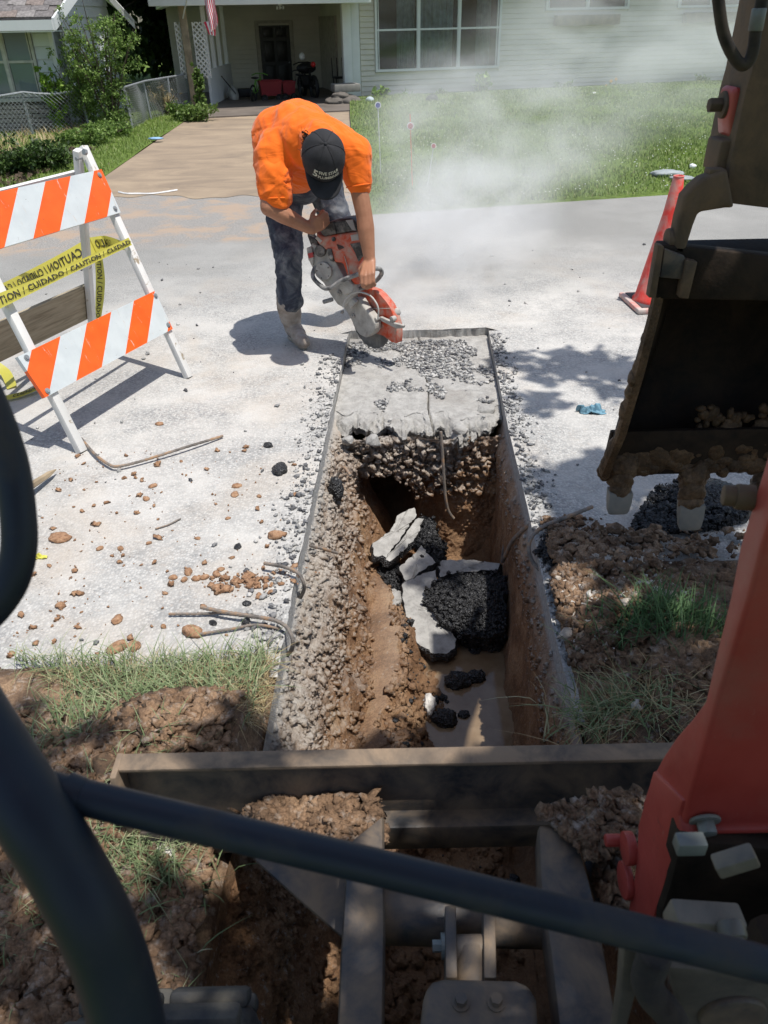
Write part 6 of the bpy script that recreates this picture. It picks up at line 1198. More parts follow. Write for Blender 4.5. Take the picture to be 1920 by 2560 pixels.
def stripe_mat(name, pts, period, flip=0):
    m_ = NT(name); P = m_.coord(); sx_, sy_, sz_ = m_.sep(P); k_, o_ = pts
    v = m_.math('FRACT', m_.math('DIVIDE', m_.math('SUBTRACT', m_.math('SUBTRACT', sx_, m_.math('MULTIPLY', sy_, k_)), o_), period))
    st = m_.ramp(v, [(0, 1.), (.5, 0.)], 'CONSTANT'); org = m_.ramp(m_.noise(9, 5, .6), [(.3, (.80, .10, .008)), (.7, (.90, .135, .015))]); wht = m_.ramp(m_.noise(6, 6, .6), [(.3, (.50, .54, .55)), (.7, (.62, .66, .66))])
    a = m_.mix(st, wht, org); sc = m_.ramp(m_.noise(22, 8, .75, m_.coord((1, .25, 1), (0, 0, .8)), 1.5), [(.625, 0.), (.65, .85)]); a = m_.mix(sc, a, (.55, .50, .44)); dk = m_.ramp(m_.noise(30, 7, .7, None, 2), [(.665, 0.), (.675, .8)]); a = m_.mix(dk, a, (.12, .085, .06))
    m_.col(a).rough(.38).spec(.5).bump(m_.noise(12, 4, .6, m_.coord((.3, 2, 1), (0, 0, .3))), .18, .006); return m_.m
def panel(c4, mat, name, par, th=.020, label=None):
    # c4 world corners: bottom left, bottom right, top right, top left. Object frame: x along the board, y up it
    o0 = c4[0]; X_ = (c4[1]-c4[0]).normalized(); Z_ = X_.cross(c4[3]-c4[0]).normalized(); Z_ = Z_ if Z_.dot(CP-o0) > 0 else -Z_; Y_ = Z_.cross(X_)
    loc = [((p-o0).dot(X_), (p-o0).dot(Y_), 0) for p in c4]; b = MB(); b.prism([Vector(p) for p in loc], (0, 0, -th)); me = b.mesh(name, mat)
    o = bpy.data.objects.new(name, me); COL.objects.link(o); R = Matrix((X_, Y_, Z_)).transposed(); o.location = o0; o.rotation_euler = R.to_euler(); adopt(o, par); o['label'] = label or name; return o, (o0, X_, Y_)
off = .030
lo = [BP(113, 994, off), BP(432, 822, off), BP(387, 727, off), BP(44, 892, off)]
sR0, tR0 = bst(BP(302, 531, off)); sR1, tR1 = bst(BP(254, 423, off)); s_lo = bst(lo[0])[0]; Wl = (lo[1]-lo[0]).length
up_ = [BP(302, 531, off)-(lo[1]-lo[0]).normalized()*Wl, BP(302, 531, off), BP(254, 423, off), BP(254, 423, off)-(lo[1]-lo[0]).normalized()*Wl]
def fit(c4, top, bot, wpx):
    o0 = c4[0]; X_ = (c4[1]-c4[0]).normalized(); Z_ = X_.cross(c4[3]-c4[0]).normalized(); Z_ = Z_ if Z_.dot(CP-o0) > 0 else -Z_; Y_ = Z_.cross(X_)
    q = [((BP(*p, off)-o0).dot(X_), (BP(*p, off)-o0).dot(Y_)) for p in (top, bot, wpx)]; k_ = (q[0][0]-q[1][0])/(q[0][1]-q[1][1]); o_ = q[0][0]-k_*q[0][1]; o2 = q[2][0]-k_*q[2][1]; return (k_, o_), abs(o2-o_)*2
f_lo, p_lo = fit(lo, (334, 756), (315, 876), (387, 727)); f_up, p_up = fit(up_, (234, 433), (211, 559), (175, 448))
f_lo2 = (f_lo[0], f_lo[1])
panL, _ = panel(lo, stripe_mat('reflective_stripes_low', f_lo2, p_lo), 'striped_panel', BR, label='lower striped board'); f_up = (f_up[0], f_up[1])
panU, _ = panel(up_, stripe_mat('reflective_stripes_up', f_up, p_up), 'striped_panel', BR, label='upper striped board')
for (x, y, par) in ((249, 437, panU), (288, 521, panU), (389, 739, panL), (421, 812, panL), (67, 894, panL), (119, 977, panL)):
    b = MB(); p = BP(x, y, off+.003); b.cyl(p, nb, .013, .004, 16); b.cyl(p+nb*.003, nb, .008, .005, 12); b.build('bolt_head', M_GALV, par)
M_RAW = NT('raw_plywood'); m_ = M_RAW; m_.col(m_.ramp(m_.noise(9, 8, .7, m_.coord((.4, 5, 1)), .8), [(.3, (.19, .155, .10)), (.5, (.33, .28, .20)), (.7, (.44, .38, .28))])).rough(.85); M_RAW = m_.m
nbk = eb.cross(dbk).normalized(); nbk = nbk if nbk.dot(CP-ap) > 0 else -nbk
def BK(x, y, o_=0.): return PL(x, y, ap+nbk*o_, nbk)
bk = [BK(233, 791, -.02)-eb*.92, BK(233, 791, -.02), BK(227, 708, -.02), BK(227, 708, -.02)-eb*.92]; panel(bk, M_RAW, 'rear_panel', BR, label='unpainted back of the rear board')
bk = [BK(206, 447, -.02)-eb*.92, BK(206, 447, -.02), BK(205, 425, -.02), BK(205, 425, -.02)-eb*.92]; b = MB(); b.prism(bk, -nbk*.02); b.build('rear_panel', M_LEG, BR)
for p in (ap, fL+ub): b = MB(); b.tube([p-eb*.07+Vector((0, 0, -.05))+nb*.0, p+eb*.035+Vector((0, 0, -.05))], .009, 10); b.tube([p+eb*.026+Vector((0, 0, -.05)), p+eb*.034+Vector((0, 0, -.05))], .018, 12); b.build('hinge_bolt', M_GALV, BR)
b = MB(); q = BP(212, 380, .03); b.cyl(q, (-.5, -.8, .2), .016, .015, 6); b.build('hinge_nut', M_GALV, BR)
# caution tape
M_TAPE = NT('yellow_tape'); m_ = M_TAPE; m_.col((.60, .55, .10)).rough(.3).spec(.5); tr_ = m_.n('ShaderNodeBsdfTranslucent'); tr_.inputs[0].default_value = (.60, .55, .10, 1); mx = m_.n('ShaderNodeMixShader'); mx.inputs[0].default_value = .35; m_.l(m_.b.outputs[0], mx.inputs[1]); m_.l(tr_.outputs[0], mx.inputs[2]); m_.l(mx.outputs[0], [q for q in m_.t.nodes if q.type == 'OUTPUT_MATERIAL'][0].inputs[0]); M_TAPE = m_.m
M_INK = simple('black_ink', (.03, .027, .02), .5, .05)
TP = empty('caution_tape', fR+Vector((-.3, 0, .5)), 'yellow caution tape stretched round the legs of the striped barricade', 'tape')
def ribbon(cen, wid, text=None, mirror=False, start=0., size=None, crease=0):
    cen = smooth_path([Vector(c) for c in cen], 8); N = len(cen); wid = [Vector(w_) for w_ in wid]; ws = []
    for i in range(N): t = i/(N-1)*(len(wid)-1); k_ = min(int(t), len(wid)-2); ws.append(wid[k_].lerp(wid[k_+1], t-k_))
    M_ = 5; V = []; nrm = []
    for i in range(N):
        t = (cen[min(i+1, N-1)]-cen[max(i-1, 0)]).normalized(); n_ = t.cross(ws[i]).normalized(); n_ = n_ if n_.dot(CP-cen[i]) > 0 else -n_; nrm.append(n_)
        for j in range(M_): v_ = j/(M_-1)-.5; V.append(cen[i]+ws[i]*v_+n_*crease*math.cos(v_*9)*.5)
    b = MB(); b.add(V, [(i*M_+j, (i+1)*M_+j, (i+1)*M_+j+1, i*M_+j+1) for i in range(N-1) for j in range(M_-1)]); o = b.build('tape_strip', M_TAPE, TP, smooth=True)
    if text:
        L_ = [0]
        for i in range(1, N): L_.append(L_[-1]+(cen[i]-cen[i-1]).length)
        me = text_mesh(text, size or .05, 0, .001, 1.05); bm = bmesh.new(); bm.from_mesh(me); xs = [v.co.x for v in bm.verts]; x0 = min(xs); x1 = max(xs); kill = []
        for v in bm.verts:
            x = (v.co.x-x0)+start; yv = (v.co.y/(size or .05)-.36)*.78
            if mirror: x = (x1-v.co.x)+start
            if x > L_[-1] or x < 0: kill.append(v); continue
            k_ = min(max(int(np.searchsorted(L_, x))-1, 0), N-2); f_ = (x-L_[k_])/(L_[k_+1]-L_[k_]+1e-9); c = cen[k_].lerp(cen[k_+1], f_); w_ = ws[k_].lerp(ws[k_+1], f_); v.co = c+w_*yv+nrm[k_]*(.005+crease*math.cos(yv*9)*.5)
        bmesh.ops.delete(bm, geom=kill, context='VERTS'); bm.to_mesh(me); bm.free(); me.materials.clear(); me.materials.append(M_INK); t = bpy.data.objects.new('tape_lettering', me); COL.objects.link(t); adopt(t, o)
    return o
fo = .055
c0, c1 = BP(-60, 778, fo), BP(326, 603, fo-.01); mid = c0.lerp(c1, .5); sg = (c1-c0).normalized(); wv = ubn*.066
ribbon([c0, mid+Vector((0, 0, -.004)), c1], [wv*1.0, wv*.62, wv*.6], 'CAUTION / CUIDADO / CAUTION / CUIDADO', size=.052, start=.02, crease=.006)
c2 = c1-eb*.0+nb*-.10; bq = BK(297, 606, -.05)
ribbon([BP(-60, 756, -.25), BK(120, 672, -.06), BK(232, 612, -.04)], [ubn*.045, ubn*.075, ubn*.09], 'CAUTION / CUIDADO / CAUTION', size=.06, start=.08, mirror=True)
ribbon([BK(232, 612, -.035), BK(270, 606, 0), c1+nb*-.06], [ubn*.085, ubn*.08, ubn*.05], 'CUIDADO', size=.05, start=.02, mirror=True)
hv = Vector((.05, -.008, 0)); a = BK(240, 598, -.05)
ribbon([a, BK(247, 650, -.05), BK(251, 700, -.05), BK(249, 750, -.05), BK(245, 800, -.05)], [hv*1.3, hv, hv*1.2, hv*1.1, hv*.7], 'CAUTION / CUIDADO', size=.045, start=.06)
ribbon([G(-30, 900, .1), G(12, 930, .04), G(30, 968, .01)], [Vector((.045, .03, .01))]*2); ribbon([G(8, 996, .02), G(55, 985, .02), G(98, 968, .03)], [Vector((.0, .045, .01)), Vector((.01, .07, .01))], 'CUIDADO', size=.03, start=.05)
# ================================================================ traffic cone
CC = Vector((1.89, 5.17, 0)); CN = empty('traffic_cone', CC, 'faded red orange traffic cone standing on the road behind the excavator bucket', 'cone'); M_CONE = simple('cone_vinyl', (.78, .055, .04), .45, .08, 6, 0, 60, 0, .4, (.55, .30, .25), 9, .4)
b = MB(); b.tube([CC+Vector((0, 0, z)) for z in (.03, .06, .30, .60, .80, .815)], [.175, .150, .108, .056, .034, .030], 32, False); cb = b.build('cone_body', M_CONE, CN, smooth=True); cb.modifiers.new('s', 'SOLIDIFY').thickness = .004
b = MB(); ring(b, CC+Vector((0, 0, .815)), .031, .004, (0, 0, 1), 24); b.build('cone_lip', M_CONE, cb, smooth=True)
b = MB(); b.box(CC+Vector((0, 0, .018)), (.40, .40, .034), Matrix.Rotation(.06, 3, 'Z')); b.build('cone_base', simple('cone_base_vinyl', (.62, .12, .09), .6, .1, 8, 0, 60, 0, .3, (.5, .42, .38), 6, 1.0), CN, bevel=.012)
b = MB(); b.box(CC+Vector((0, 0, .037)), (.33, .33, .006), Matrix.Rotation(.06, 3, 'Z')); b.build('cone_base_pad', simple('black_base_pad', (.06, .055, .06), .7), CN)
# ================================================================ reinforcing bars and small debris
M_BAR = NT('rusty_rebar'); m_ = M_BAR; P = m_.pos(); m_.col(m_.ramp(m_.noise(16, 7, .65, P), [(.32, (.07, .065, .06)), (.5, (.20, .17, .145)), (.62, (.33, .20, .11)), (.75, (.36, .32, .27))])).rough(.75).bump(m_.noise(120, 3, .6, P), .5, .003); M_BAR = m_.m
def rebar(pts, r, lab, nm='rebar', grp=None):
    q = smooth_path([Vector(p) for p in pts], 14); L_ = 0; rs = []
    for i in range(len(q)): rs.append(r*(1.13 if i % 2 else .93))
    b = MB(); b.tube(q, rs, 8); o = b.build(nm, M_BAR, None, smooth=True); tag(o, lab, 'rebar' if nm == 'rebar' else 'stick'); return o
GZ = lambda L_: [G(x, y, z) for x, y, z in L_]
rebar(GZ([(203, 1096, .01), (236, 1134, .02), (270, 1160, .02), (295, 1166, .02), (359, 1151, .02), (464, 1118, .025), (557, 1090, .012)]), .0065, 'long grey rebar curving over the road from the near barricade foot')
rebar(GZ([(422, 1535, .012), (519, 1534, .012), (561, 1531, .01), (640, 1540, .01)]), .0045, 'thin rusty rebar lying flat on the road left of the trench')
rebar(GZ([(502, 1518, .03), (561, 1530, .03), (640, 1542, .03), (690, 1552, .035), (719, 1571, .03), (732, 1602, .01), (728, 1625, -.03), (716, 1640, -.08)]), .0065, 'ribbed rebar bending over the left trench edge near the verge')
rebar(GZ([(500, 1585, .012), (580, 1572, .012), (640, 1562, .012), (700, 1572, .01)]), .0045, 'dark straight rebar ending at an orange clod on the road')
rebar(GZ([(660, 1408, .035), (708, 1417, .035), (741, 1430, .03), (757, 1452, .01), (760, 1474, -.03), (748, 1500, -.08)]), .0065, 'short curved rebar hooked over the left trench edge below the orange crumbs')
rebar(GZ([(877, 1190, -.10), (858, 1169, -.09), (839, 1201, -.16), (826, 1250, -.26), (825, 1288, -.33), (831, 1310, -.37)]), .007, 'bent rusty rebar sticking out of the upper left trench wall')
rebar(GZ([(812, 1390, -.20), (838, 1345, -.24), (846, 1320, -.28), (838, 1300, -.30), (842, 1250, -.25)]), .006, 'pale hooked rebar low on the upper left trench wall')
rebar(GZ([(774, 1364, -.05), (810, 1373, -.10), (844, 1383, -.16)]), .006, 'straight pale rebar stub poking from the left wall rubble')
rebar([YP(1102, 1079, 3.38), YP(1107, 1147, 3.36), YP(1111, 1210, 3.34), YP(1114, 1245, 3.33), YP(1121, 1277, 3.33), YP(1134, 1296, 3.34)], .0075, 'rusty orange rebar hanging down the middle of the far trench wall')
rebar(GZ([(1300, 1225, -.12), (1283, 1255, -.20), (1270, 1288, -.30), (1264, 1340, -.40), (1256, 1395, -.50)]), .008, 'long pale rebar leaning down the shaded right trench wall')
rebar(GZ([(1325, 1312, -.04), (1303, 1330, -.12), (1280, 1355, -.22), (1265, 1385, -.32), (1256, 1404, -.38)]), .009, 'thick grey rebar curving from the right trench edge into the pit')
rebar(GZ([(1481, 1267, .05), (1414, 1294, .045), (1360, 1315, .04), (1330, 1342, .03), (1322, 1375, -.0), (1334, 1408, -.03), (1352, 1426, -.03)]), .0075, 'dark ribbed rebar bowing over the right road edge')
b = MB(); a, c = G(66, 1222, .05), G(140, 1174, .025); b.tube([a+(a-c)*.6, a, a.lerp(c, .75), c], [.017, .017, .013, .003], 6); tag(b.build('wooden_stake', M_WOOD), 'pointed wooden stake lying on the road by the cab hand loop', 'stake')
rebar(GZ([(388, 1322, .006), (420, 1312, .006), (452, 1296, .006)]), .003, 'thin twig lying on the dusty road', 'twig')
CLODS = [(150, 1348, .045, 'flat orange clay flake on the left road', .35), (293, 1552, .024, 'orange clod just above the end of the paired dark rebar stub', .5), (481, 1584, .036, 'orange clod at the end of the dark straight rebar', .6), (295, 1622, .035, 'pale orange clod near the grass, left of a pair', .45), (336, 1618, .026, 'pale orange clod near the grass, right of a pair', .45), (693, 1342, .034, 'brown clod by the left trench edge above the orange crumbs', .6), (700, 1178, .048, 'black asphalt chunk on the white road left of the slab', .6), (670, 1117, .020, 'small black asphalt lump behind the larger asphalt chunk', .8), (251, 1374, .014, 'small orange crumb right of the orange clay flake', .7), (302, 1374, .014, 'small olive pebble right of the crumb beside the clay flake', .7), (373, 1360, .011, 'tiny orange crumb farther right in line with the olive pebble', .7), (471, 1432, .022, 'brown clod at the left of the short row of clods', .5), (433, 1446, .017, 'red brown clod second from left in the short row', .5), (461, 1452, .014, 'small pale clod at the middle of the short row', .8), (490, 1449, .017, 'pale stone right of the middle in the short row', .6), (512, 1446, .016, 'rounded stone near the right end of the short row', .7), (541, 1438, .017, 'orange clod at the right end of the short row', .6), (553, 1425, .014, 'orange nub above the right end of the row', .6), (595, 1369, .017, 'small dark lump left of the brown clod', .6), (494, 1348, .012, 'tiny clod between the clay flake and the brown clod', .6), (383, 1216, .022, 'crumbled pale clay flake on the middle of the left road', .35), (365, 1249, .018, 'brown clod below the crumbled pale flake', .5), (592, 1217, .022, 'brown clod nearest the left trench edge crumbs', .5), (587, 1238, .02, 'flat orange flake below the brown clod by the trench', .4), (398, 1062, .020, 'pale crumb heap behind the long grey rebar', .5), (310, 1197, .011, 'small brown pebble between stake and pale flake', .7), (648, 1243, .012, 'tiny orange crumb right of the brown flake near the trench', .7), (570, 1298, .011, 'tiny red chip in the middle of the left road', .7), (453, 1155, .010, 'tiny crumb under the curve of the long grey rebar', .7), (617, 1512, .015, 'grey pebble right of the row toward the trench', .8), (615, 1559, .018, 'grey pebble near the thin rusty rebar', .7), (533, 1560, .014, 'grey pebble below the thin rusty rebar', .7), (1447, 1298, .022, 'brown pebble behind the bowed rebar on the right road', .7), (1424, 1317, .018, 'dark crumb beside the bowed rebar', .8), (1597, 1012, .018, 'small pebble on the right road near the bucket edge', .5)]
for i, (x, y, r_, lab, fl) in enumerate(CLODS):
    blk = 'black' in lab or 'dark lump' in lab or 'grey pebble' in lab; nm = 'asphalt_chunk' if blk else 'clay_clod'
    clod(nm, G(x, y, -.002), r_*(.8 if r_ > .02 else .9), M_BLK if blk else M_ORG, lab or 'small loose lump of earth or asphalt lying on the dusty road', 'asphalt chunk' if blk else 'clod', None if lab else 'small lumps scattered on the road', 2 if r_ < .02 else 3, fl, i, .35, (1.25, .9), i*1.3)
# blue crumpled glove
def rag(c, s, mat, lab, nm, cat, seed):
    n = 44; u, v = np.meshgrid(np.linspace(-1, 1, n), np.linspace(-1, 1, n), indexing='ij'); u = u.ravel(); v = v.ravel(); P = np.stack([u, v, 0*u+seed], 1)
    r_ = 1+.5*fbm(P, 1.5, 3, seed); h = np.abs(fbm(P, 1.9, 3, seed+1))*2.6; w_ = np.clip(1.15-(u**2+v**2), 0, 1); kk_ = .72+.5*fbm(np.stack([np.arctan2(v, u), 0*u, 0*u+seed], 1), 1.2, 3, seed+5)*2; m__ = np.maximum(np.abs(u), np.abs(v)); rr_ = np.hypot(u, v)+1e-6; u = u/rr_*m__*kk_; v = v/rr_*m__*kk_
    V = np.stack([u*s*r_*1.15, v*s*.62*r_, .004+h*s*.85*np.sqrt(w_)+.01*0], 1); o = npmesh(nm, V, grid_faces(n, n), mat); o.location = c; o.modifiers.new('s', 'SOLIDIFY').thickness = .002; return tag(o, lab, cat)
rag(G(1478, 1030), .095, simple('blue_cloth', (.14, .28, .36), .6, .25, 14, .2, 80), 'crumpled light blue work glove on the road right of the trench', 'work_glove', 'glove', 3)
rag(G(88, 1396), .040, simple('yellow_scrap', (.70, .66, .12), .6), 'small yellow scrap on the road beside the cab hand loop', 'litter', 'litter', 5)
# heap of broken black asphalt under the bucket
HP = empty('asphalt_heap', G(1720, 1280), 'loose heap of broken black asphalt on the road under the bucket teeth', 'asphalt heap')
def pxp(n, cx_, cy_, ax_, ay_, seed, z=0.):
    r_ = np.random.default_rng(seed); out = []
    while len(out) < n:
        a, c = r_.normal(0, .45), r_.normal(0, .45)
        if a*a+c*c < 1.0: p = G(cx_+a*ax_, cy_+c*ay_, z); out.append(p[:])
    return np.array(out)
q = np.vstack([pxp(2600, 1740, 1270, 130, 70, 1), pxp(700, 1640, 1310, 60, 40, 2)]); ht = .05*np.exp(-((q[:, 0]-np.median(q[:, 0]))**2/.04+(q[:, 1]-np.median(q[:, 1]))**2/.03)); q[:, 2] = ht*rng.random(len(q)); o = rocks('broken_asphalt', q, .004+rng.random(len(q))**2*.012, M_BLK, .8, parent=HP)
for i, (x, y, r_, st) in enumerate(((1770, 1235, .11, (1.5, 1)), (1660, 1300, .07, (1.4, .8)), (1800, 1290, .10, (1.4, .9)))):
    o = clod('asphalt_lump', G(x, y), r_*.8, M_BLK, None, None, None, 4, .22, 60+i, .35, st, .2, 2.4); adopt(o, HP)
# ridge of asphalt and dirt along the right edge of the cut
q = []
for (x0, y0, x1, y1, n, sg_) in ((1365, 1385, 1440, 1430, 700, .02), (1440, 1430, 1500, 1500, 700, .02), (1490, 1500, 1520, 1590, 600, .015)):
    a, c = G(x0, y0), G(x1, y1); t = rng.random(n)[:, None]; q.append(np.array(a)+(np.array(c)-np.array(a))*t+np.stack([rng.normal(0, sg_, n), rng.normal(0, sg_*1.4, n), rng.random(n)*.025], 1))
rocks('black_crumb_ridge', np.vstack(q), .004+rng.random(2000)**2.5*.011, M_BLK, .8)
q = []
for (cx_, cy_, ax_, ay_, n) in ((1430, 1500, 60, 70, 1500), (1480, 1570, 110, 60, 1500), (1560, 1440, 110, 60, 500), (1470, 1660, 60, 60, 900), (1620, 1560, 120, 60, 700)): q.append(pxp(n, cx_, cy_, ax_, ay_, n+cx_))
q = np.vstack(q); q = q[q[:, 0] > R_(q[:, 1])+.012]; q[:, 2] = np.where(q[:, 1] < 2.2, zr(q[:, 0], q[:, 1]), 0)+rng.random(len(q))*.02; rocks('edge_clods', q, .003+rng.random(len(q))**3.5*.016, M_CLOD, .85); k_ = rng.random(len(q)) < .22; rocks('edge_clods', q[k_]+np.array([.01, .01, .004]), .003+rng.random(k_.sum())**3.5*.012, M_RUB, .85)
for i, (x, y, r_, mt, lab) in enumerate(((1420, 1595, .036, M_RUB, 'pale grey stone wedged on the right trench edge'), (1600, 1770, .024, M_RUB, 'pale stone in the soil beside the boom'), (1545, 1520, .05, M_ORG, 'orange clay lump behind the grass tuft right of the trench'), (1480, 1545, .045, M_ORG, 'orange clay lump on the right road edge'), (365, 1990, .04, M_MUD, 'dark rock clod left of the blade end plate, the nearer one'), (270, 1930, .05, M_MUD, 'dark rock clod left of the blade end plate, the farther one'), (415, 2140, .030, M_RUB, 'pale chalky stone among grass beside the track'), (693, 2030, .016, M_RUB, 'small white chalky stone on the blade gusset'))):
    p = G(x, y, 0.); z = float(zr(np.array([p.x]), np.array([p.y]))[0]) if x > 900 else float(zl(np.array([p.x]), np.array([p.y]))[0]); z = .165 if i == 7 else z; p = G(x, y, z-.005); clod('stone' if mt == M_RUB else 'soil_lump', p, r_, mt, lab, 'stone' if mt == M_RUB else 'clod', None, 3, .65, 80+i, .3, (1.2, .9), hull=14)
# ================================================================ broken road slabs in the pit
m_ = NT('dusted_slab_top'); P = m_.pos(); m_.col(m_.ramp(m_.noise(16, 8, .7, P), [(.3, (.20, .19, .18)), (.5, (.33, .32, .30)), (.7, (.44, .425, .40))])).rough(.93).bump(m_.vor(120, co=P), -.4, .004); M_STOP = m_.m
A_, B_ = G(1100, 1620, -.63), YP(1000, 1300, 3.28); NS = (B_-A_).cross(Vector((1, 0, .05))).normalized(); NS = NS if NS.z > 0 else -NS
def slab(px, lab, dz=0., th=.05, tilt=(0, 0), dark=False, seed=0, rough=.006):
    n_ = (NS+Vector((tilt[0], tilt[1], 0))).normalized(); c0_ = PL(sum(p[0] for p in px)/len(px), sum(p[1] for p in px)/len(px), A_, NS)+Vector((0, 0, dz)); r_ = random.Random(seed)
    P3 = [PL(x, y, c0_, n_) for x, y in px]; ring_ = []
    for i in range(len(P3)):
        a, c = P3[i], P3[(i+1) % len(P3)]; k_ = max(1, int((c-a).length/.016))
        for j in range(k_): ring_.append(a.lerp(c, j/k_)+Vector((r_.gauss(0, rough*.5), r_.gauss(0, rough*.5), r_.gauss(0, rough*.3))))
    cen = sum(ring_, Vector())/len(ring_); n = len(ring_); V = [cen+n_*.002]; rings = []
    bmp = .003 if dark else .0018
    for s in (.35, .7, .97): V += [cen.lerp(p, s)+n_*(r_.gauss(0, bmp)-(.03*s**3 if dark else 0)) for p in ring_]
    V += [p-n_*.010+(p-cen).normalized()*.004 for p in ring_]; V += [p-n_*th*.6+(p-cen).normalized()*r_.gauss(.010, .006) for p in ring_]; V += [p-n_*th*1.1-(p-cen).normalized()*r_.gauss(.015, .006) for p in ring_]; V += [cen-n_*th*1.3]
    F = [(0, 1+i, 1+(i+1) % n) for i in range(n)]; K = [0]*n
    for q in range(5): F += [(1+q*n+i, 1+(q+1)*n+i, 1+(q+1)*n+(i+1) % n, 1+q*n+(i+1) % n) for i in range(n)]; K += [0 if q < 2 else 1]*n
    F += [(len(V)-1, 1+5*n+(i+1) % n, 1+5*n+i) for i in range(n)]; K += [1]*n
    b = MB(); b.add(V, F); b.m = K if not dark else [1]*len(F); b2_ = b.mesh('broken_slab', [M_STOP, M_BLK]); bm = bmesh.new(); bm.from_mesh(b2_); bmesh.ops.recalc_face_normals(bm, faces=bm.faces); bm.to_mesh(b2_); bm.free()
    b2_.polygons.foreach_set('use_smooth', [True]*len(b2_.polygons)); b2_.set_sharp_from_angle(angle=math.radians(35)); o = bpy.data.objects.new('broken_slab', b2_); COL.objects.link(o)
    if dark:
        r3 = np.random.default_rng(seed+5); Q = []
        for _ in range(2200 if th > .1 else 500):
            i = r3.integers(0, n); a_, c_ = r3.random()**.5, r3.random(); e0 = ring_[i].lerp(ring_[(i+1) % n], c_); q = cen.lerp(e0, a_)+n_*(.002-.03*a_**3); Q.append(q[:])
            if r3.random() < .35: q = e0-n_*th*r3.random()*.8+(e0-cen).normalized()*.008; Q.append(q[:])
        rk = rocks('asphalt_grain', Q, .003+r3.random(len(Q))**2.5*.009, M_BLK, .9, parent=o, embed=.9)
    return tag(o, lab, 'road slab')
slab([(991, 1289), (1015, 1275), (1037, 1268), (1043, 1286), (1019, 1319), (1001, 1349), (965, 1394), (935, 1392), (930, 1360), (972, 1330), (985, 1310)], 'tilted grey asphalt slab standing in front of the dark hole', .02, .06, (.25, .0), seed=1)
slab([(1043, 1294), (1061, 1295), (1049, 1331), (1019, 1367), (973, 1406), (964, 1398), (1007, 1345)], 'narrow white strip of slab between two dark asphalt cracks', .02, .06, (.1, 0), seed=2)
slab([(1061, 1287), (1085, 1301), (1108, 1355), (1115, 1388), (1088, 1403), (1060, 1372), (1035, 1361), (1049, 1333)], 'dark rubbly asphalt piece leaning at the top of the slab pile', 0., .08, dark=True, seed=3, rough=.02)
slab([(930, 1395), (965, 1400), (1000, 1412), (1020, 1465), (985, 1500), (955, 1470), (935, 1430)], 'dark broken asphalt bed on the left of the slab pile', -.05, .06, dark=True, seed=8, rough=.02)
slab([(997, 1418), (1055, 1363), (1089, 1406), (1056, 1426), (1020, 1458), (1004, 1440)], 'pale square slab piece in the middle of the broken pile', .0, .05, (-.06, 0), seed=4)
slab([(1106, 1399), (1185, 1400), (1250, 1408), (1248, 1425), (1181, 1428), (1145, 1437), (1099, 1443), (1093, 1412)], 'pale slab piece along the foot of the far trench wall', .0, .06, seed=5)
slab([(1003, 1456), (1058, 1432), (1091, 1423), (1092, 1443), (1069, 1468), (1064, 1500), (1097, 1539), (1127, 1570), (1142, 1600), (1141, 1625), (1118, 1640), (1088, 1638), (1056, 1620), (1030, 1598), (1016, 1560), (1006, 1500)], 'long curved white slab reaching down to the muddy water', .01, .055, (.05, 0), seed=6)
def lumpy(px, r_, st, fl, lab, seed, z=-.68, mt=None, rz=0.): return clod('asphalt_chunk', G(px[0], px[1], z), r_, mt or M_BLK, lab, 'asphalt chunk', None, 4, fl, seed, .42, st, rz, 2.6)
gq = [(1070, 1472), (1095, 1450), (1121, 1433), (1169, 1432), (1225, 1427), (1262, 1432), (1264, 1512), (1258, 1575), (1215, 1590), (1154, 1576), (1115, 1558), (1091, 1535), (1066, 1500)]
bigb = slab(gq, 'big black rough asphalt block against the right trench wall', .055, .16, (.0, -.05), True, 7, .014)
lumpy((1225, 1605), .07, (.8, 1.2), .6, 'black asphalt lump in the water below the big boulder', 13, -.70)
for i, (x, y, r_, lab) in enumerate(((1145, 1712, .048, 'left one of two black lumps standing in the brown puddle'), (1190, 1700, .036, 'right one of two black lumps standing in the brown puddle'), (1103, 1750, .022, 'small black lump between the pale stone and the two puddle lumps'), (1112, 1806, .044, 'black lump at the near edge of the puddle'), (1160, 1792, .022, 'small black lump in the near water'), (1007, 1832, .022, 'black lump in the mud, leftmost'), (1048, 1846, .020, 'black lump in the mud beside the leftmost one'), (1187, 1632, .024, 'black triangular lump in the far water'), (1020, 1700, .03, 'dark lump at the foot of the left mud bank'))): lumpy((x, y), r_, (1.1, .9), .8, lab, 30+i, -.70)
lumpy((1073, 1775), .045, (.6, 1.1), .9, 'pale grey stone standing at the puddle edge', 50, -.70, M_RUB)
lumpy((985, 1500), .045, (.8, 1.3), .5, 'pale rubble piece left of the long white slab', 51, -.58, M_CONC); lumpy((840, 1240), .05, (.7, 1.0), 1.2, 'black asphalt lump stuck in the top of the left trench wall', 52, -.16)
# loose light stones on top of the broken slab edge
for i, (x, y, r_) in enumerate(((1150, 1085, .045), (1187, 1078, .028), (1215, 1040, .06), (935, 1110, .05), (870, 1110, .04))): clod('concrete_fragment', G(x, y, -.09), r_, M_CONC, ['pale wedge stone right of the hanging rebar', 'round pale stone beside the wedge stone', 'large rounded concrete fragment at the right slab corner', 'concrete fragment under the left of the slab lip', 'smaller concrete fragment at the left slab corner'][i], 'concrete', None, 3, .75, 90+i, .3, hull=16)
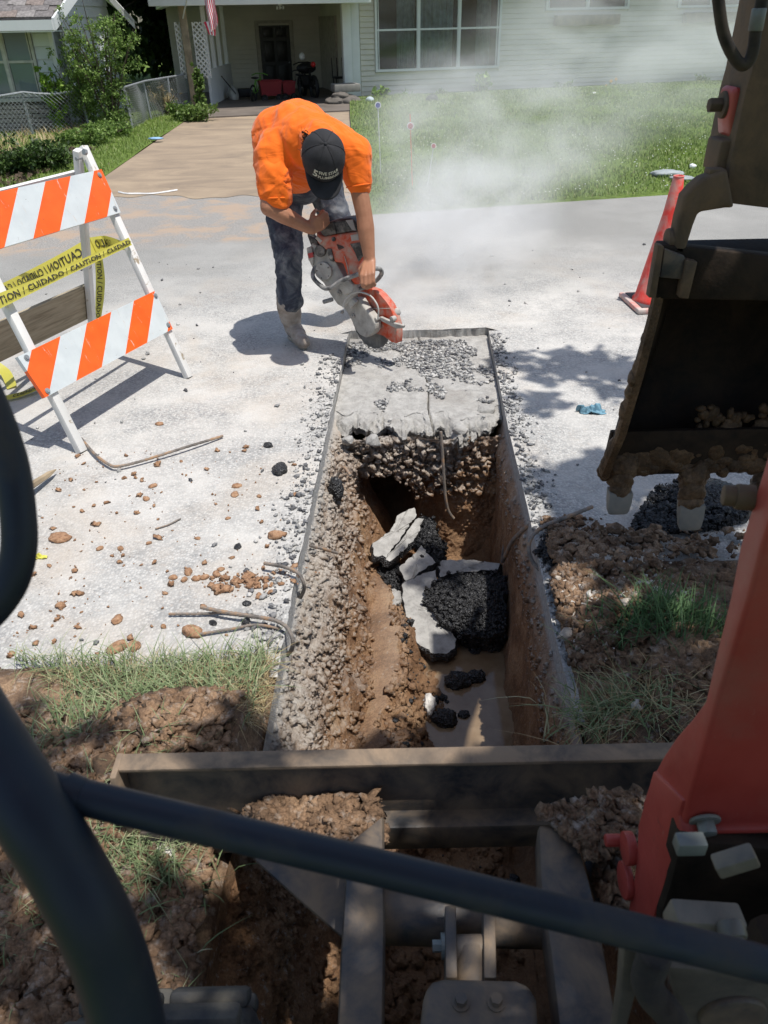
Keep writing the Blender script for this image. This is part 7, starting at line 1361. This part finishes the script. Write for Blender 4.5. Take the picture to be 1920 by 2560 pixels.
# ================================================================ trees behind the machine: they stand outside the frame and dapple the verge
SHT = empty('shade_tree', (2.6, -2.2, 0), 'leafy tree behind the excavator whose branches reach over the verge', 'tree')
b = MB(); b.tube([(2.6, -2.2, -.1), (2.5, -2.1, 2.2), (2.2, -1.7, 4.0)], [.22, .17, .12], 10)
for e_ in ((.4, .1, 4.3), (1.6, .9, 4.4), (-.6, -.4, 4.6), (2.0, 2.0, 4.3), (3.2, -.8, 4.8)): b.tube([(2.3, -1.8, 3.6), Vector((2.3, -1.8, 3.6)).lerp(Vector(e_), .5)+Vector((0, 0, .35)), e_], [.09, .05, .02], 6)
b.build('trunk', M_BARK, SHT)
r_ = random.Random(5); C_ = []; RR = []
for (x, y, n, sp_) in ((.45, .75, 17, .36), (.9, .25, 16, .45), (1.3, -.6, 10, .8), (-.5, .6, 12, .35), (.75, 1.15, 8, .22), (1.15, 2.45, 16, .30), (.95, 1.95, 8, .18), (1.7, 2.0, 10, .35), (2.6, 1.3, 7, .5), (2.5, -1.6, 14, 1.2), (1.25, 3.75, 5, .22), (1.55, 3.6, 5, .25)):  # some clumps added over the right road only to deepen its shade
    for i in range(n): C_.append((x+1.05+r_.gauss(0, sp_), y-.42+r_.gauss(0, sp_*.8), 4.2+r_.uniform(-.35, .6))); RR.append(r_.uniform(.12, .26))
leaves('crown', C_, RR, 15000, .062, M_LB, SHT, .55, 9, shell=.0)
# ================================================================ dust thrown up by the saw
def dust_mat(name, dens, sc, lo, hi, zf=None, seed=0, tall=1.):
    m = bpy.data.materials.new(name); m.use_nodes = True; t = m.node_tree; t.nodes.clear(); o = t.nodes.new('ShaderNodeOutputMaterial'); v = t.nodes.new('ShaderNodeVolumePrincipled'); t.links.new(v.outputs[0], o.inputs['Volume'])
    v.inputs['Color'].default_value = (.99, .99, .985, 1); v.inputs['Anisotropy'].default_value = .0; tc = t.nodes.new('ShaderNodeTexCoord'); mp = t.nodes.new('ShaderNodeMapping'); mp.inputs['Scale'].default_value = (1, 1, tall); mp.inputs['Location'].default_value = (seed, 0, 0); t.links.new(tc.outputs['Object'], mp.inputs[0])
    n = t.nodes.new('ShaderNodeTexNoise'); n.inputs['Scale'].default_value = sc; n.inputs['Detail'].default_value = 5; n.inputs['Roughness'].default_value = .6; n.inputs['Distortion'].default_value = .4; t.links.new(mp.outputs[0], n.inputs['Vector'])
    r = t.nodes.new('ShaderNodeMapRange'); r.interpolation_type = 'SMOOTHSTEP'; r.inputs['From Min'].default_value = lo; r.inputs['From Max'].default_value = hi; t.links.new(n.outputs['Fac'], r.inputs['Value'])
    ln = t.nodes.new('ShaderNodeVectorMath'); ln.operation = 'LENGTH'; t.links.new(tc.outputs['Object'], ln.inputs[0]); f = t.nodes.new('ShaderNodeMapRange'); f.interpolation_type = 'SMOOTHSTEP'; f.inputs['From Min'].default_value = 1.0; f.inputs['From Max'].default_value = .15; f.inputs['To Min'].default_value = 0; f.inputs['To Max'].default_value = 1; t.links.new(ln.outputs['Value'], f.inputs['Value'])
    a = t.nodes.new('ShaderNodeMath'); a.operation = 'MULTIPLY'; t.links.new(r.outputs[0], a.inputs[0]); t.links.new(f.outputs[0], a.inputs[1]); c = t.nodes.new('ShaderNodeMath'); c.operation = 'MULTIPLY'; t.links.new(a.outputs[0], c.inputs[0]); c.inputs[1].default_value = dens; t.links.new(c.outputs[0], v.inputs['Density']); return m
def puff(name, c, rad, mat, rot=(0, 0, 0)):
    b = MB(); b.ell((0, 0, 0), 1., None, 24, 14); o = b.build(name, mat); o.location = c; o.scale = rad; o.rotation_euler = rot; tag(o, kind='stuff'); return o
puff('dust_cloud', (.55, 5.9, .45), (.95, 1.5, .60), dust_mat('dust_low', 2.2, 2.0, .35, .75, seed=1), (.15, 0, -.3))
puff('dust_cloud', (1.25, 8.8, .75), (1.9, 3.4, .85), dust_mat('dust_mid', 1.0, 2.4, .38, .78, seed=4), (.12, 0, -.18))
puff('dust_cloud', (4.5, 14.0, 1.3), (3.6, 4.8, 1.5), dust_mat('dust_high', .55, 2.2, .38, .75, seed=9), (.05, 0, -.25))
puff('dust_cloud', (.02, 4.85, .15), (.55, .60, .28), dust_mat('dust_saw', 3.0, 2.0, .35, .75, seed=12))
